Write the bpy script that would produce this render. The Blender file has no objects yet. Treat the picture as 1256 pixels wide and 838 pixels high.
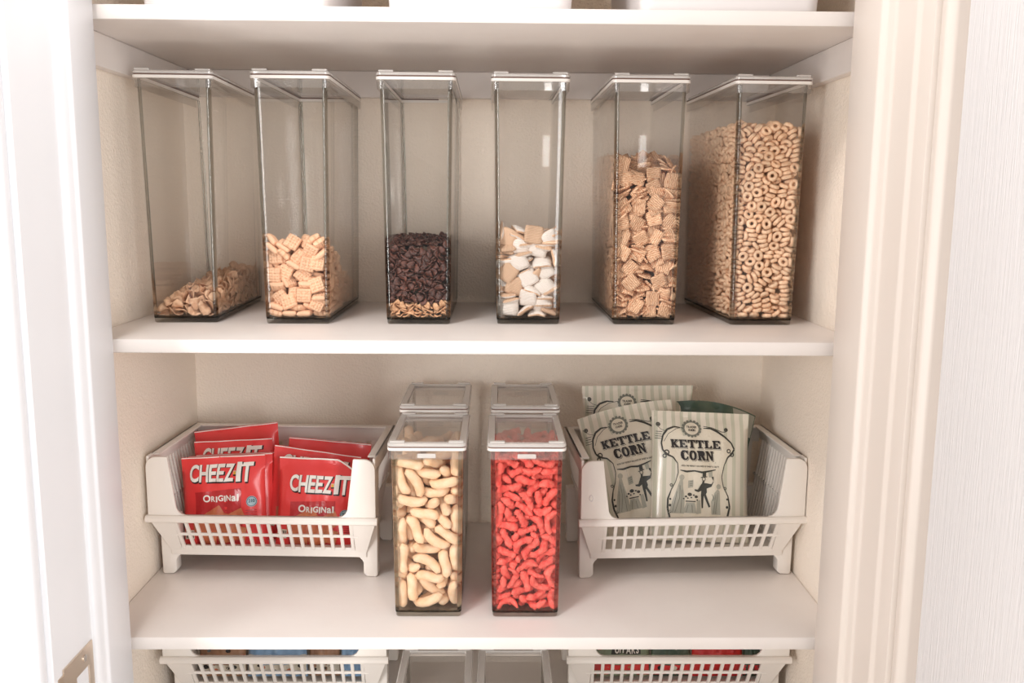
import bpy, bmesh, math, random, base64
import numpy as np
from mathutils import Vector, Matrix, Quaternion
from mathutils.geometry import tessellate_polygon
SC = bpy.context.scene; COL = SC.collection
R = math.radians
# ------------------------------------------------------------------ camera
cam_d = bpy.data.cameras.new('camera'); cam = bpy.data.objects.new('camera', cam_d); COL.objects.link(cam); SC.camera = cam
cam_d.sensor_fit = 'HORIZONTAL'; cam_d.sensor_width = 36.0; cam_d.lens = 1114.25/1256*36; cam_d.clip_start = .02
def camera_pose(pitch, yaw, roll, loc):
    f = Vector((math.sin(yaw), math.cos(yaw), 0)); r = Vector((math.cos(yaw), -math.sin(yaw), 0)); u = Vector((0, 0, 1))
    f2 = f*math.cos(pitch)-u*math.sin(pitch); u2 = u*math.cos(pitch)+f*math.sin(pitch)
    r3 = r*math.cos(roll)+u2*math.sin(roll); u3 = u2*math.cos(roll)-r*math.sin(roll)
    m = Matrix((r3, u3, -f2)).transposed().to_4x4(); m.translation = loc
    cam.matrix_world = m
camera_pose(0.15505, 0.014945, 0.007319, Vector((0.03176, -1.11578, 0.17374)))
# ------------------------------------------------------------------ world, lights, exposure
W = bpy.data.worlds.new('world'); SC.world = W; W.use_nodes = True
bg = W.node_tree.nodes['Background']; bg.inputs[0].default_value = (1.0, .98, .964, 1); bg.inputs[1].default_value = .47
def area(name, loc, target, sx, sy, power, col):
    d = bpy.data.lights.new(name, 'AREA'); d.shape = 'RECTANGLE'; d.size = sx; d.size_y = sy; d.energy = power; d.color = col
    o = bpy.data.objects.new(name, d); COL.objects.link(o); o.location = loc
    o.rotation_euler = (Vector(target)-Vector(loc)).to_track_quat('-Z', 'Y').to_euler(); return o
area('ceiling_lamp_light', (-.42, -.62, 1.12), (-.05, .1, -.1), .22, .22, 9.0, (1, .975, .955))
area('right_fill_light', (1.14, -2.4, .0), (-.1, .2, .02), .7, 1.6, 36, (.98, .99, 1))  # added off-axis fill for the back wall and left jamb, not a window
area('left_fill_light', (-1.76, -2.4, .0), (.1, .2, .02), .6, 1.6, 45, (1, .983, .972))  # second added fill, set wide so the container fronts do not mirror it
area('far_window_light', (.55, -2.5, .30), (.2, 0, .2), .145, .13, .5, (1, .97, .94))
SC.view_settings.view_transform = 'Standard'; SC.view_settings.look = 'None'; SC.view_settings.exposure = 0.12; SC.view_settings.gamma = 1
SC.view_settings.use_curve_mapping = False
SC.cycles.transparent_max_bounces = 40; SC.cycles.max_bounces = 14; SC.cycles.transmission_bounces = 12; SC.cycles.diffuse_bounces = 6
# ------------------------------------------------------------------ helpers
def lin(c):
    return tuple(((x/255)/12.92 if x/255 <= .04045 else (((x/255)+.055)/1.055)**2.4) for x in c)+(1,)
class MB:
    """collects polygons of one mesh"""
    def __init__(s): s.v = []; s.f = []; s.m = []; s.uv = []
    def add(s, vs, fs, mi=0):
        o = len(s.v); s.v += [tuple(p) for p in vs]; s.f += [tuple(i+o for i in f) for f in fs]; s.m += [mi]*len(fs)
    def box(s, c, d, rot=None, mi=0, top=None):
        """c centre, d full sizes; top scales the upper face"""
        vs = []
        for z in (-1, 1):
            k = (top or (1, 1)) if z > 0 else (1, 1)
            for x, y in ((-1, -1), (1, -1), (1, 1), (-1, 1)): vs.append(Vector((x*d[0]/2*k[0], y*d[1]/2*k[1], z*d[2]/2)))
        if rot: vs = [rot @ p for p in vs]
        vs = [p+Vector(c) for p in vs]
        s.add(vs, [(3,2,1,0), (4,5,6,7), (0,1,5,4), (1,2,6,5), (2,3,7,6), (3,0,4,7)], mi)
    def bar(s, a, b, w, d, side=Vector((1, 0, 0)), mi=0):
        """square bar from a to b, w along side, d across"""
        a, b = Vector(a), Vector(b); z = (b-a).normalized(); x = (side-z*side.dot(z)).normalized(); y = z.cross(x)
        vs = [p+x*sx*w/2+y*sy*d/2 for p in (a, b) for sx, sy in ((-1,-1), (1,-1), (1,1), (-1,1))]
        s.add(vs, [(3,2,1,0), (4,5,6,7), (0,1,5,4), (1,2,6,5), (2,3,7,6), (3,0,4,7)], mi)
    def prism(s, poly, z0, z1, ax='z', mi=0):
        """polygon (counter-clockwise) extruded along an axis"""
        n = len(poly)
        def P(a, b, c): return (a, b, c) if ax == 'z' else ((a, c, b) if ax == 'y' else (c, a, b))
        vs = [P(a, b, z0) for a, b in poly]+[P(a, b, z1) for a, b in poly]
        s.add(vs, [tuple(range(n))[::-1], tuple(range(n, 2*n))]+[(i, (i+1) % n, (i+1) % n+n, i+n) for i in range(n)], mi)
    def loops(s, ls, close=False, caps=(False, False), mi=None, closed=True):
        """skin between successive loops of equal length; mi is a function of the segment index"""
        n = len(ls[0]); vs = [p for l in ls for p in l]; o = len(s.v); s.v += [tuple(p) for p in vs]
        k = len(ls); rng = k if close else k-1
        for i in range(rng):
            j2 = (i+1) % k
            for j in range(n if closed else n-1):
                q = (j+1) % n; s.f.append((o+i*n+j, o+i*n+q, o+j2*n+q, o+j2*n+j)); s.m.append(mi(j) if mi else 0)
        if caps[0]: s.f.append(tuple(o+j for j in range(n))[::-1]); s.m.append(0)
        if caps[1]: s.f.append(tuple(o+(k-1)*n+j for j in range(n))); s.m.append(0)
    def tube(s, pts, r, n=8, cap=True, mi=0):
        pts = [Vector(p) for p in pts]; ls = []; up = Vector((0, 0, 1))
        for i, p in enumerate(pts):
            t = (pts[min(i+1, len(pts)-1)]-pts[max(i-1, 0)]).normalized()
            x = t.cross(up)
            if x.length < 1e-3: x = t.cross(Vector((0, 1, 0)))
            x.normalize(); y = t.cross(x); rr = r[i] if isinstance(r, (list, tuple)) else r
            ls.append([p+(x*math.cos(2*math.pi*k/n)+y*math.sin(2*math.pi*k/n))*rr for k in range(n)])
        s.loops(ls, caps=(cap, cap), mi=(lambda j: mi))
    def mesh(s, name, mats, smooth=False, bevel=0, seg=2, fix=True, angle=40):
        me = bpy.data.meshes.new(name); me.from_pydata(s.v, [], s.f); 
        for m in (mats if isinstance(mats, (list, tuple)) else [mats]): me.materials.append(m)
        me.polygons.foreach_set('material_index', s.m)
        bm = bmesh.new(); bm.from_mesh(me)
        if fix: bmesh.ops.recalc_face_normals(bm, faces=bm.faces[:])
        if bevel:
            es = [e for e in bm.edges if len(e.link_faces) == 2 and e.calc_face_angle(0) > R(30)]
            bmesh.ops.bevel(bm, geom=es, offset=bevel, segments=seg, affect='EDGES', clamp_overlap=True, profile=.5)
        bm.to_mesh(me); bm.free()
        if smooth:
            me.polygons.foreach_set('use_smooth', [True]*len(me.polygons)); me.set_sharp_from_angle(angle=R(angle))
        return me
    def obj(s, name, mats, parent=None, **k):
        return link(name, s.mesh(name, mats, **k), parent)
def link(name, me, parent=None):
    o = bpy.data.objects.new(name, me); COL.objects.link(o); o.parent = parent; return o
def tag(o, label, cat=None, group=None, kind=None):
    if label: o['label'] = label
    if cat: o['category'] = cat
    if group: o['group'] = group
    if kind: o['kind'] = kind
    return o
def thing(name, label, cat, loc=(0, 0, 0), rot=(0, 0, 0), group=None):
    o = bpy.data.objects.new(name, None); COL.objects.link(o); o.location = loc; o.rotation_euler = rot; o.empty_display_size = .03
    return tag(o, label, cat, group)
def copy_tree(o, parent=None):
    c = o.copy(); COL.objects.link(c); c.parent = parent
    for ch in o.children: copy_tree(ch, c)
    return c
# ------------------------------------------------------------------ materials
def mat(name, col, rough=.5, var=None, vscale=40, bump=0, bscale=200, spec=.5, rand=0, coord='Object', sss=0, stretch=None, detail=4, coat=0):
    m = bpy.data.materials.new(name); m.use_nodes = True; nt = m.node_tree; N = nt.nodes; L = nt.links; b = N['Principled BSDF']
    b.inputs['Roughness'].default_value = rough; b.inputs['Specular IOR Level'].default_value = spec
    if coat: b.inputs['Coat Weight'].default_value = coat; b.inputs['Coat Roughness'].default_value = .12
    if sss: b.inputs['Subsurface Weight'].default_value = sss; b.inputs['Subsurface Radius'].default_value = (.006, .003, .002); b.inputs['Subsurface Scale'].default_value = .5
    tc = N.new('ShaderNodeTexCoord'); src = tc.outputs[coord]
    if stretch:
        mp = N.new('ShaderNodeMapping'); mp.inputs['Scale'].default_value = stretch; L.new(src, mp.inputs[0]); src = mp.outputs[0]
    base = lin(col); out = None
    if var:
        nz = N.new('ShaderNodeTexNoise'); nz.inputs['Scale'].default_value = vscale; nz.inputs['Detail'].default_value = detail; L.new(src, nz.inputs['Vector'])
        rp = N.new('ShaderNodeValToRGB'); rp.color_ramp.elements[0].position = .35; rp.color_ramp.elements[1].position = .68
        rp.color_ramp.elements[0].color = base; rp.color_ramp.elements[1].color = lin(var); L.new(nz.outputs['Fac'], rp.inputs[0]); out = rp.outputs[0]
    if rand:
        oi = N.new('ShaderNodeObjectInfo'); hs = N.new('ShaderNodeHueSaturation'); mr = N.new('ShaderNodeMapRange')
        mr.inputs['To Min'].default_value = 1-rand; mr.inputs['To Max'].default_value = 1+rand; L.new(oi.outputs['Random'], mr.inputs['Value']); L.new(mr.outputs[0], hs.inputs['Value'])
        if out: L.new(out, hs.inputs['Color'])
        else: hs.inputs['Color'].default_value = base
        out = hs.outputs[0]
    if out: L.new(out, b.inputs['Base Color'])
    else: b.inputs['Base Color'].default_value = base
    if bump:
        n2 = N.new('ShaderNodeTexNoise'); n2.inputs['Scale'].default_value = bscale; n2.inputs['Detail'].default_value = 3; L.new(src, n2.inputs['Vector'])
        bp = N.new('ShaderNodeBump'); bp.inputs['Strength'].default_value = bump; bp.inputs['Distance'].default_value = .002; L.new(n2.outputs['Fac'], bp.inputs['Height']); L.new(bp.outputs[0], b.inputs['Normal'])
    return m
def clear(name, tint, gloss=.04, rough=.02, milk=0, milkcol=(235, 230, 225), power=5):
    """thin clear plastic: transparent with a Schlick-type sheen, some milky diffuse if wanted"""
    m = bpy.data.materials.new(name); m.use_nodes = True; nt = m.node_tree; N = nt.nodes; L = nt.links; N.remove(N['Principled BSDF'])
    out = N['Material Output']; tr = N.new('ShaderNodeBsdfTransparent'); tr.inputs[0].default_value = tint+(1,)
    gl = N.new('ShaderNodeBsdfGlossy'); gl.inputs['Roughness'].default_value = rough
    lw = N.new('ShaderNodeLayerWeight'); lw.inputs['Blend'].default_value = .5
    pw = N.new('ShaderNodeMath'); pw.operation = 'POWER'; pw.inputs[1].default_value = power; L.new(lw.outputs['Facing'], pw.inputs[0])
    ma = N.new('ShaderNodeMath'); ma.operation = 'MULTIPLY_ADD'; ma.inputs[1].default_value = .8; ma.inputs[2].default_value = gloss; L.new(pw.outputs[0], ma.inputs[0])
    cur = tr.outputs[0]
    if milk:
        df = N.new('ShaderNodeBsdfDiffuse'); df.inputs[0].default_value = lin(milkcol); mx = N.new('ShaderNodeMixShader'); mx.inputs[0].default_value = milk
        L.new(cur, mx.inputs[1]); L.new(df.outputs[0], mx.inputs[2]); cur = mx.outputs[0]
    mx = N.new('ShaderNodeMixShader'); L.new(ma.outputs[0], mx.inputs[0]); L.new(cur, mx.inputs[1]); L.new(gl.outputs[0], mx.inputs[2]); L.new(mx.outputs[0], out.inputs['Surface'])
    return m
def glass(name, col, rough=0, ior=1.49):
    m = bpy.data.materials.new(name); m.use_nodes = True; nt = m.node_tree; N = nt.nodes; N.remove(N['Principled BSDF'])
    g = N.new('ShaderNodeBsdfGlass'); g.inputs['Color'].default_value = col+(1,); g.inputs['Roughness'].default_value = rough; g.inputs['IOR'].default_value = ior
    nt.links.new(g.outputs[0], N['Material Output'].inputs['Surface']); return m
M = dict(
    wall=mat('wall_paint', (243, 231, 217), .75, bump=.9, bscale=260, spec=.25),
    shelf=mat('shelf_paint', (229, 222, 217), .38, bump=.12, bscale=70, spec=.4, var=(226, 218, 213), vscale=12),
    trim=mat('trim_paint', (228, 228, 231), .35, bump=.05, bscale=30, spec=.45),
    jamb=mat('jamb_paint', (218, 207, 198), .4, bump=.06, bscale=30, spec=.4),
    door=mat('door_paint', (226, 224, 225), .42, bump=.35, bscale=34, spec=.4, stretch=(3, 12, .55)),
    floor=mat('floor_carpet', (234, 227, 218), .95, bump=.6, bscale=300, var=(224, 216, 205), vscale=90),
    plastic=mat('white_plastic', (232, 225, 217), .32, spec=.5, bump=.03, bscale=20),
    bin=mat('white_bin', (228, 223, 222), .35),
    metal=mat('satin_metal', (226, 208, 190), .32, spec=.6), screw=mat('screw_metal', (225, 215, 205), .25),
    slotdark=mat('dark_hole', (40, 34, 30), .8),
    panel=clear('clear_panel', (.994, .992, .988), .022), edge=glass('clear_edge', (.72, .72, .70)),
    basegl=clear('clear_base', (.88, .87, .84), .06, .05), floorgl=glass('refraction_line_glass', (.5, .5, .48)), floorclear=clear('clear_floor_sheet', (.95, .94, .92), .03, .05),
    lidrim=clear('lid_rim', (.96, .95, .94), .10, .08, .6), lidclear=clear('lid_clear', (.96, .95, .94), .05, .03, .05),
    skirt=clear('lid_skirt', (.96, .95, .94), .06, .05, .05),
    gasket=mat('white_gasket', (238, 232, 226), .45), seam=mat('lid_seam', (120, 92, 80), .6),
)
M['metal'].node_tree.nodes['Principled BSDF'].inputs['Metallic'].default_value = .9
M['screw'].node_tree.nodes['Principled BSDF'].inputs['Metallic'].default_value = .9
# ------------------------------------------------------------------ the setting
D, ZA, ZB, ZC, ZD, TH = .4308, .3965, 0.0, -.3934, -.613, .0175
XL, XR = -.49, .49
FZ, CZ = -1.25, 1.0
def structure(mb, name, m, parent=None, **k):
    o = mb.obj(name, m, parent, **k)
    if not parent: o['kind'] = 'structure'
    return o
mb = MB(); mb.box((0, D+.03, (FZ+CZ)/2), (1.2, .06, CZ-FZ)); structure(mb, 'wall_back', M['wall'])
mb = MB(); mb.box((XL-.03, (D-.02)/2, (FZ+CZ)/2), (.06, D+.02, CZ-FZ)); structure(mb, 'wall_left', M['wall'])
mb = MB(); mb.box((XR+.03, (D-.02)/2, (FZ+CZ)/2), (.06, D+.02, CZ-FZ)); structure(mb, 'wall_right', M['wall'])
mb = MB(); mb.box((0, (D-.2)/2, CZ+.02), (1.2, D+.3, .04)); structure(mb, 'ceiling', M['wall'])
mb = MB(); mb.box((0, -1.6, FZ-.02), (5, 4.2, .04)); structure(mb, 'floor', M['floor'])
# wall the closet doorway is cut in: two flanks and the piece above
mb = MB(); mb.box((-1.05, -.1, 0), (1.16, .16, 2.5)); mb.box((1.05, -.1, 0), (1.10, .16, 2.5)); mb.box((0, -.1, 1.06), (1.0, .16, .38)); structure(mb, 'wall_front', M['wall'])
# left jamb (with its stop) and casing: plan outlines extruded over the height
def plan(name, poly, m, z0=FZ, z1=.87, bevel=.002):
    mb = MB(); mb.prism(poly, z0, z1); return structure(mb, name, m, bevel=bevel, smooth=True)
jl = plan('trim_1', [(-.439, -.012), (-.4895, -.012), (-.4895, -.186), (-.4515, -.186), (-.4515, -.0925), (-.447, -.0925), (-.444, -.087), (-.4425, -.080), (-.439, -.077)], M['trim'])
plan('trim_2', [(-.4575, -.186), (-.56, -.186), (-.56, -.198), (-.545, -.212), (-.520, -.214), (-.500, -.206), (-.486, -.206), (-.4815, -.211), (-.476, -.206), (-.466, -.203), (-.460, -.200), (-.4575, -.195)], M['trim'])
plan('trim_3', [(.4454, -.012), (.4454, -.092), (.452, -.0955), (.4545, -.105), (.4575, -.108), (.4575, -.152), (.4615, -.158), (.4615, -.186), (.4895, -.186), (.4895, -.012)], M['jamb'])
plan('trim_4', [(.466, -.188), (.466, -.2), (.474, -.206), (.500, -.206), (.54, -.216), (.56, -.2), (.56, -.188)], M['jamb'])
# door swung open toward the viewer on the right
mb = MB(); mb.box((.4745+.0175, -.2245-.38, -.19), (.035, .76, 2.08)); dr = structure(mb, 'door_1', M['door'], bevel=.004, smooth=True)
# strike plate on the left jamb: a flat plate with a hole and a lip rolling round the front edge
mb = MB()
xp = -.4495; y0, y1 = -.0965, -.168; zt, zb = -.347, -.42
ring_o = [(y0, zb), (y1, zb), (y1, zt), (y0, zt)]
hz = [(-.108, -.398), (-.140, -.398), (-.140, -.372), (-.108, -.372)]
for x in (xp, xp-.0018):
    mb.add([(x, a, b) for a, b in ring_o]+[(x, a, b) for a, b in hz], [(0,1,5,4), (1,2,6,5), (2,3,7,6), (3,0,4,7)])
mb.add([(xp, a, b) for a, b in ring_o]+[(xp-.0018, a, b) for a, b in ring_o], [(0,1,5,4), (1,2,6,5), (2,3,7,6), (3,0,4,7)])
mb.add([(xp, a, b) for a, b in hz]+[(xp-.0018, a, b) for a, b in hz], [(0,1,5,4), (1,2,6,5), (2,3,7,6), (3,0,4,7)])
lip = []
for k in range(7):
    a = R(15*k); y = y1-.020*math.sin(a); x = xp-.012*(1-math.cos(a)); lip.append([(x, y, z) for z in (zb+.006, zt-.006)])
ls = [[(p[0][0], p[0][1], p[0][2]), (p[1][0], p[1][1], p[1][2]), (p[1][0]-.0016, p[1][1], p[1][2]), (p[0][0]-.0016, p[0][1], p[0][2])] for p in lip]
mb.loops(ls, caps=(True, True))
sp = mb.obj('strike_plate', M['metal'], jl, smooth=True); sp['label'] = 'worn metal strike plate with a curved lip'
for z in (-.3585, -.411):
    mb = MB(); mb.tube([(xp+.0001, -.119, z), (xp+.0013, -.119, z)], .0042, 14); mb.obj('screw', M['screw'], sp, smooth=True)
# shelf cleats under the top and bottom shelves
def cleats(z, n):
    h = .042
    mb = MB(); mb.box((0, D-.007, z-TH-h/2), (XR-XL-.032, .014, h)); structure(mb, 'trim_%d' % n, M['shelf'], bevel=.0015)
    for i, s in ((1, -1), (2, 1)):
        mb = MB(); mb.box((s*(XR-.0075), D/2+.005, z-TH-h/2), (.015, D-.012, h)); structure(mb, 'trim_%d' % (n+i), M['shelf'], bevel=.0015)
cleats(ZA, 5)
def shelf(z, label, nicks=()):
    mb = MB(); mb.box((0, D/2-.0005, z-TH/2), (XR-XL-.001, D-.001, TH)); o = mb.obj('shelf', M['shelf'], bevel=.0022, smooth=True); tag(o, label, 'shelf', 'closet shelves')
    return o
shelf(ZA, 'white painted top shelf carrying the three white bins')
shelf(ZB, 'white painted shelf under the row of six tall cereal containers')
shelf(ZC, 'white painted shelf under the snack baskets and puff containers')
shelf(ZD, 'lowest white painted shelf under the baskets cut off by the picture edge')
# ------------------------------------------------------------------ white bins on the top shelf
def bin_(x0, x1, label):
    w = x1-x0; d = .30; h = .17
    t = thing('storage_bin', label, 'bin', ((x0+x1)/2, .02+d/2, ZA), group='white bins on the top shelf')
    mb = MB(); lo = rr(w-.006, d-.006, .018, 4); hi = rr(w+.012, d+.01, .02, 4); li = rr(w+.006, d+.004, .018, 4); lb = rr(w-.012, d-.012, .016, 4)
    mb.loops([[(x, y, 0) for x, y in rr(w-.012, d-.012, .018, 4)], [(x, y, .004) for x, y in lo], [(x, y, h) for x, y in hi], [(x, y, h) for x, y in li], [(x, y, .006) for x, y in lb]], caps=(True, True))
    mb.obj('bin_shell', M['bin'], t, smooth=True)
    mb = MB(); a = rr(w+.02, d+.018, .022, 4); b = rr(w+.004, d+.002, .02, 4)
    mb.loops([[(x, y, h-.012) for x, y in a], [(x, y, h+.004) for x, y in a], [(x, y, h+.004) for x, y in b], [(x, y, h-.012) for x, y in b]], close=True)
    mb.obj('bin_rim', M['bin'], t, smooth=True)
def rr(w, d, r, n=4):
    out = []
    for cx, cy, a0 in ((w/2-r, d/2-r, 0), (-w/2+r, d/2-r, 90), (-w/2+r, -d/2+r, 180), (w/2-r, -d/2+r, 270)):
        for k in range(n+1):
            a = R(a0+90*k/n); out.append((cx+r*math.cos(a), cy+r*math.sin(a)))
    return out
bin_(-.401, -.174, 'white storage bin at the left end of the top shelf')
bin_(-.106, .121, 'white storage bin in the middle of the top shelf')
bin_(.198, .421, 'white storage bin at the right end of the top shelf')
# ------------------------------------------------------------------ clear containers with lids
CW, CD, CH = .089, .281, .330      # tall cereal keepers: base width, base depth, body height
MW, MD, MH = .091, .157, .236      # shorter keepers
BASE = .0085
def container(name, label, loc, yaw, w, d, h, tap, latch, group):
    t = thing(name, label, 'container', loc, (0, 0, yaw), group)
    n = 4; r = .006; wl = .0024
    seg = lambda j: 0 if (j % (n+1)) == n else 1
    def L(z, off): return [(x, y, z) for x, y in rr(w+2*tap*z-2*off, d+2*tap*z-2*off, max(r-off, .0025), n)]
    mb = MB(); z0 = BASE+.0004
    mb.loops([L(z0, 0), L(h, 0)], mi=seg); mb.loops([L(h, 0), L(h, wl)], mi=lambda j: 1); mb.loops([L(h, wl), L(z0, wl)], mi=seg); mb.loops([L(z0, wl), L(z0, 0)], mi=lambda j: 1)
    mb.obj('body', [M['panel'], M['edge']], t, smooth=True, angle=50)
    mb = MB(); mb.loops([L(0, .0022), L(.0012, .001), L(BASE-.0024, .0006), L(BASE-.0022, .0012)], caps=(True, True))
    mb.obj('base', M['basegl'], t, smooth=True)
    mb = MB(); mb.loops([L(BASE-.0020, .0008), L(BASE-.0018, .0003), L(BASE-.0001, .0003), L(BASE-.0001, .0036), L(BASE-.0020, .0036)], close=True); mb.obj('refraction_line', M['floorgl'], t, smooth=True)  # dark glass ring added to imitate the dark line of refraction at the floor
    mb = MB(); mb.loops([L(BASE-.0012, .0040), L(BASE-.0002, .0040)], caps=(True, True)); mb.obj('inner_floor', M['floorclear'], t, smooth=True)
    lw, ld = w+2*tap*h+.009, d+2*tap*h+.009
    lid = bpy.data.objects.new('lid', None); COL.objects.link(lid); lid.parent = t; lid.location = (0, 0, h)
    def Q(z, off, rad=.007): return [(x, y, z) for x, y in rr(lw-2*off, ld-2*off, max(rad-off*.5, .002), n)]
    # upper rim, seam, lower rim, clear skirt, top panel, gasket
    mb = MB(); mb.loops([Q(.0066, 0), Q(.0094, 0), Q(.0108, .0014), Q(.0108, .0098), Q(.0066, .0112)], close=True); mb.obj('rim', M['lidrim'], lid, smooth=True)
    mb = MB(); mb.loops([Q(.0008, .0002), Q(.0046, -.0002), Q(.0046, .007), Q(.0008, .007)], close=True); mb.obj('gasket', M['gasket'], lid, smooth=True)
    mb = MB(); mb.loops([Q(.0047, .0012), Q(.0065, .0012), Q(.0065, .006), Q(.0047, .006)], close=True); mb.obj('seam', M['seam'], lid, smooth=True)
    mb = MB(); mb.loops([Q(-.011, .0010), Q(.0004, .0004), Q(.0004, .0022), Q(-.011, .0028)], close=True); mb.obj('skirt', M['skirt'], lid, smooth=True)
    mb = MB(); mb.loops([Q(.0072, .0116), Q(.0092, .0116)], caps=(True, True)); mb.obj('panel', M['lidclear'], lid, smooth=True)
    for sx in (-1, 1):
        for sy in (-1, 1):
            mb = MB(); mb.box((sx*(lw/2-.0135), sy*(ld/2-.0055), .0122), (.020, .0075, .0026)); mb.obj('stacking_pad', M['lidrim'], lid, bevel=.0009)
    if latch:
        for sy in (-1, 1):
            mb = MB(); mb.box((0, sy*(ld/2+.0002), -.0058), (.025, .003, .0062)); mb.obj('latch', M['lidrim'], lid, bevel=.0013)
    return t
TAP, MTAP = .0136, .011
tall = {}
for k, x, y, yaw, lab in (
    ('c1', -.4065, .151, 2.0, 'tall clear container almost empty, a low heap of bran flakes at its bottom'),
    ('c2', -.2488, .1445, 0.3, 'tall clear container one third full of crisscross waffle squares'),
    ('c3', -.0808, .1467, .5, 'tall clear container one third full of dark chocolate flakes'),
    ('c4', .0733, .1527, .5, 'tall clear container with white frosted wheat squares in its lower part'),
    ('c5', .2370, .1550, .3, 'tall clear container two thirds full of thin cinnamon squares'),
    ('c6', .4040, .1568, 2.0, 'tall clear container nearly full of oat rings')):
    a = R(yaw); c = Vector((x, y, ZB+.0003))+Vector((-math.sin(a), math.cos(a), 0))*CD/2
    tall[k] = container('cereal_container', lab, c, a, CW, CD, CH, TAP, False, 'tall cereal containers in a row')
for k, x, y, lab in (
    ('m1', -.063, .0592, 'clear lidded container full of pale corn puffs between the two baskets'),
    ('m2', .0700, .0582, 'clear lidded container full of red crunchy curls between the two baskets')):
    tall[k] = container('snack_container', lab, (x, y+MD/2, ZC+.0003), 0, MW, MD, MH, MTAP, True, 'snack containers between the baskets')
for x, lab in ((-.066, 'clear lidded container standing empty behind the corn puffs'), (.073, 'clear lidded container standing empty behind the red curls')):
    container('snack_container', lab, (x, .237+MD/2, ZC+.0003), 0, MW, MD, MH+.010, MTAP, True, 'snack containers between the baskets')
for x, lab in ((-.0565, 'clear lidded container left of the pair at the bottom of the picture'), (.0565, 'clear lidded container right of the pair at the bottom of the picture')):
    container('snack_container', lab, (x, .015+.145/2, ZD+.0003), 0, .094, .145, .108, MTAP, False, 'pair of containers on the lowest shelf')
# ------------------------------------------------------------------ shapes of the loose food
def finish(name, bm, smooth=True):
    me = bpy.data.meshes.new(name); bmesh.ops.recalc_face_normals(bm, faces=bm.faces[:]); bm.to_mesh(me); bm.free()
    if smooth:
        for p in me.polygons: p.use_smooth = True
    return me
def ring_mesh(name, seed, R=.0049, r=.0026, n=14, m=7):
    rd = random.Random(seed); bm = bmesh.new(); rows = []
    sq = 1+rd.uniform(-.1,.1)
    for i in range(n):
        a = 2*math.pi*i/n; rr = r*(1+rd.uniform(-.08,.08)); row = []
        for j in range(m):
            b = 2*math.pi*j/m
            x = R+rr*math.cos(b); z = rr*1.12*math.sin(b)
            row.append(bm.verts.new((x*math.cos(a)*sq, x*math.sin(a)/sq, z)))
        rows.append(row)
    for i in range(n):
        for j in range(m):
            bm.faces.new((rows[i][j], rows[(i+1)%n][j], rows[(i+1)%n][(j+1)%m], rows[i][(j+1)%m]))
    return finish(name, bm)
def pillow_mesh(name, seed, s=.010, th=.0038, edge=.0008, n=6, warp=.0, corner=.12, grid=0, deep=.0):
    """a square puffed or flat piece: half size s, half thickness th in the middle and edge at the rim"""
    rd = random.Random(seed); bm = bmesh.new(); top = {}; bot = {}
    w1, w2, ph = rd.uniform(-warp, warp), rd.uniform(-warp, warp), rd.uniform(0, 6)
    sx, sy = s*rd.uniform(.93, 1.05), s*rd.uniform(.93, 1.05); sk = rd.uniform(-.08, .08)
    for i in range(n+1):
        for j in range(n+1):
            u, v = 2*i/n-1, 2*j/n-1
            prof = ((1-u**4)*(1-v**4))**.6
            k = 1-corner*(u*u*v*v)
            x, y = (u*k+sk*v)*sx, v*k*sy
            zc = w1*(u*u-.4)+w2*(v*v-.4)+warp*.35*math.sin(3*u+2*v+ph)
            h = edge+(th-edge)*prof
            if grid: h += deep*max(math.cos(math.pi*grid*u), math.cos(math.pi*grid*v))*min(1, prof*1.5)
            top[i, j] = bm.verts.new((x, y, zc+h))
            bot[i, j] = bm.verts.new((x, y, zc-h))
    for i in range(n):
        for j in range(n):
            bm.faces.new((top[i,j], top[i+1,j], top[i+1,j+1], top[i,j+1]))
            bm.faces.new((bot[i,j], bot[i,j+1], bot[i+1,j+1], bot[i+1,j]))
    for i in range(n):
        bm.faces.new((bot[i,0], bot[i+1,0], top[i+1,0], top[i,0])); bm.faces.new((top[i,n], top[i+1,n], bot[i+1,n], bot[i,n]))
        bm.faces.new((bot[0,i+1], bot[0,i], top[0,i], top[0,i+1])); bm.faces.new((top[n,i+1], top[n,i], bot[n,i], bot[n,i+1]))
    return finish(name, bm)
def flake_mesh(name, seed, s=.010, th=.0008, curl=.35, n=11):
    rd = random.Random(seed); bm = bmesh.new()
    rad = [s*rd.uniform(.72, 1.12) for _ in range(n)]; ph = rd.uniform(0, 6); asp = rd.uniform(.75, 1)
    def P(r, k, side):
        a = 2*math.pi*k/n; R = rad[k]*r
        x, y = R*math.cos(a), R*math.sin(a)*asp
        z = curl*(x*x/s)*1.1+curl*.5*s*r*math.sin(2*a+ph)*r+curl*.25*s*math.sin(3*a+2*ph)*r
        return bm.verts.new((x, y, z+side*th))
    for side in (1, -1):
        c = P(0, 0, side); r1 = [P(.55, k, side) for k in range(n)]; r2 = [P(1, k, side*.6) for k in range(n)]
        for k in range(n):
            q = (k+1) % n
            bm.faces.new((c, r1[k], r1[q]) if side > 0 else (c, r1[q], r1[k]))
            bm.faces.new((r1[k], r2[k], r2[q], r1[q]) if side > 0 else (r1[q], r2[q], r2[k], r1[k]))
        if side > 0: e1 = r2
        else: e2 = r2
    for k in range(n):
        q = (k+1) % n; bm.faces.new((e1[k], e2[k], e2[q], e1[q]))
    return finish(name, bm)
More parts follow.
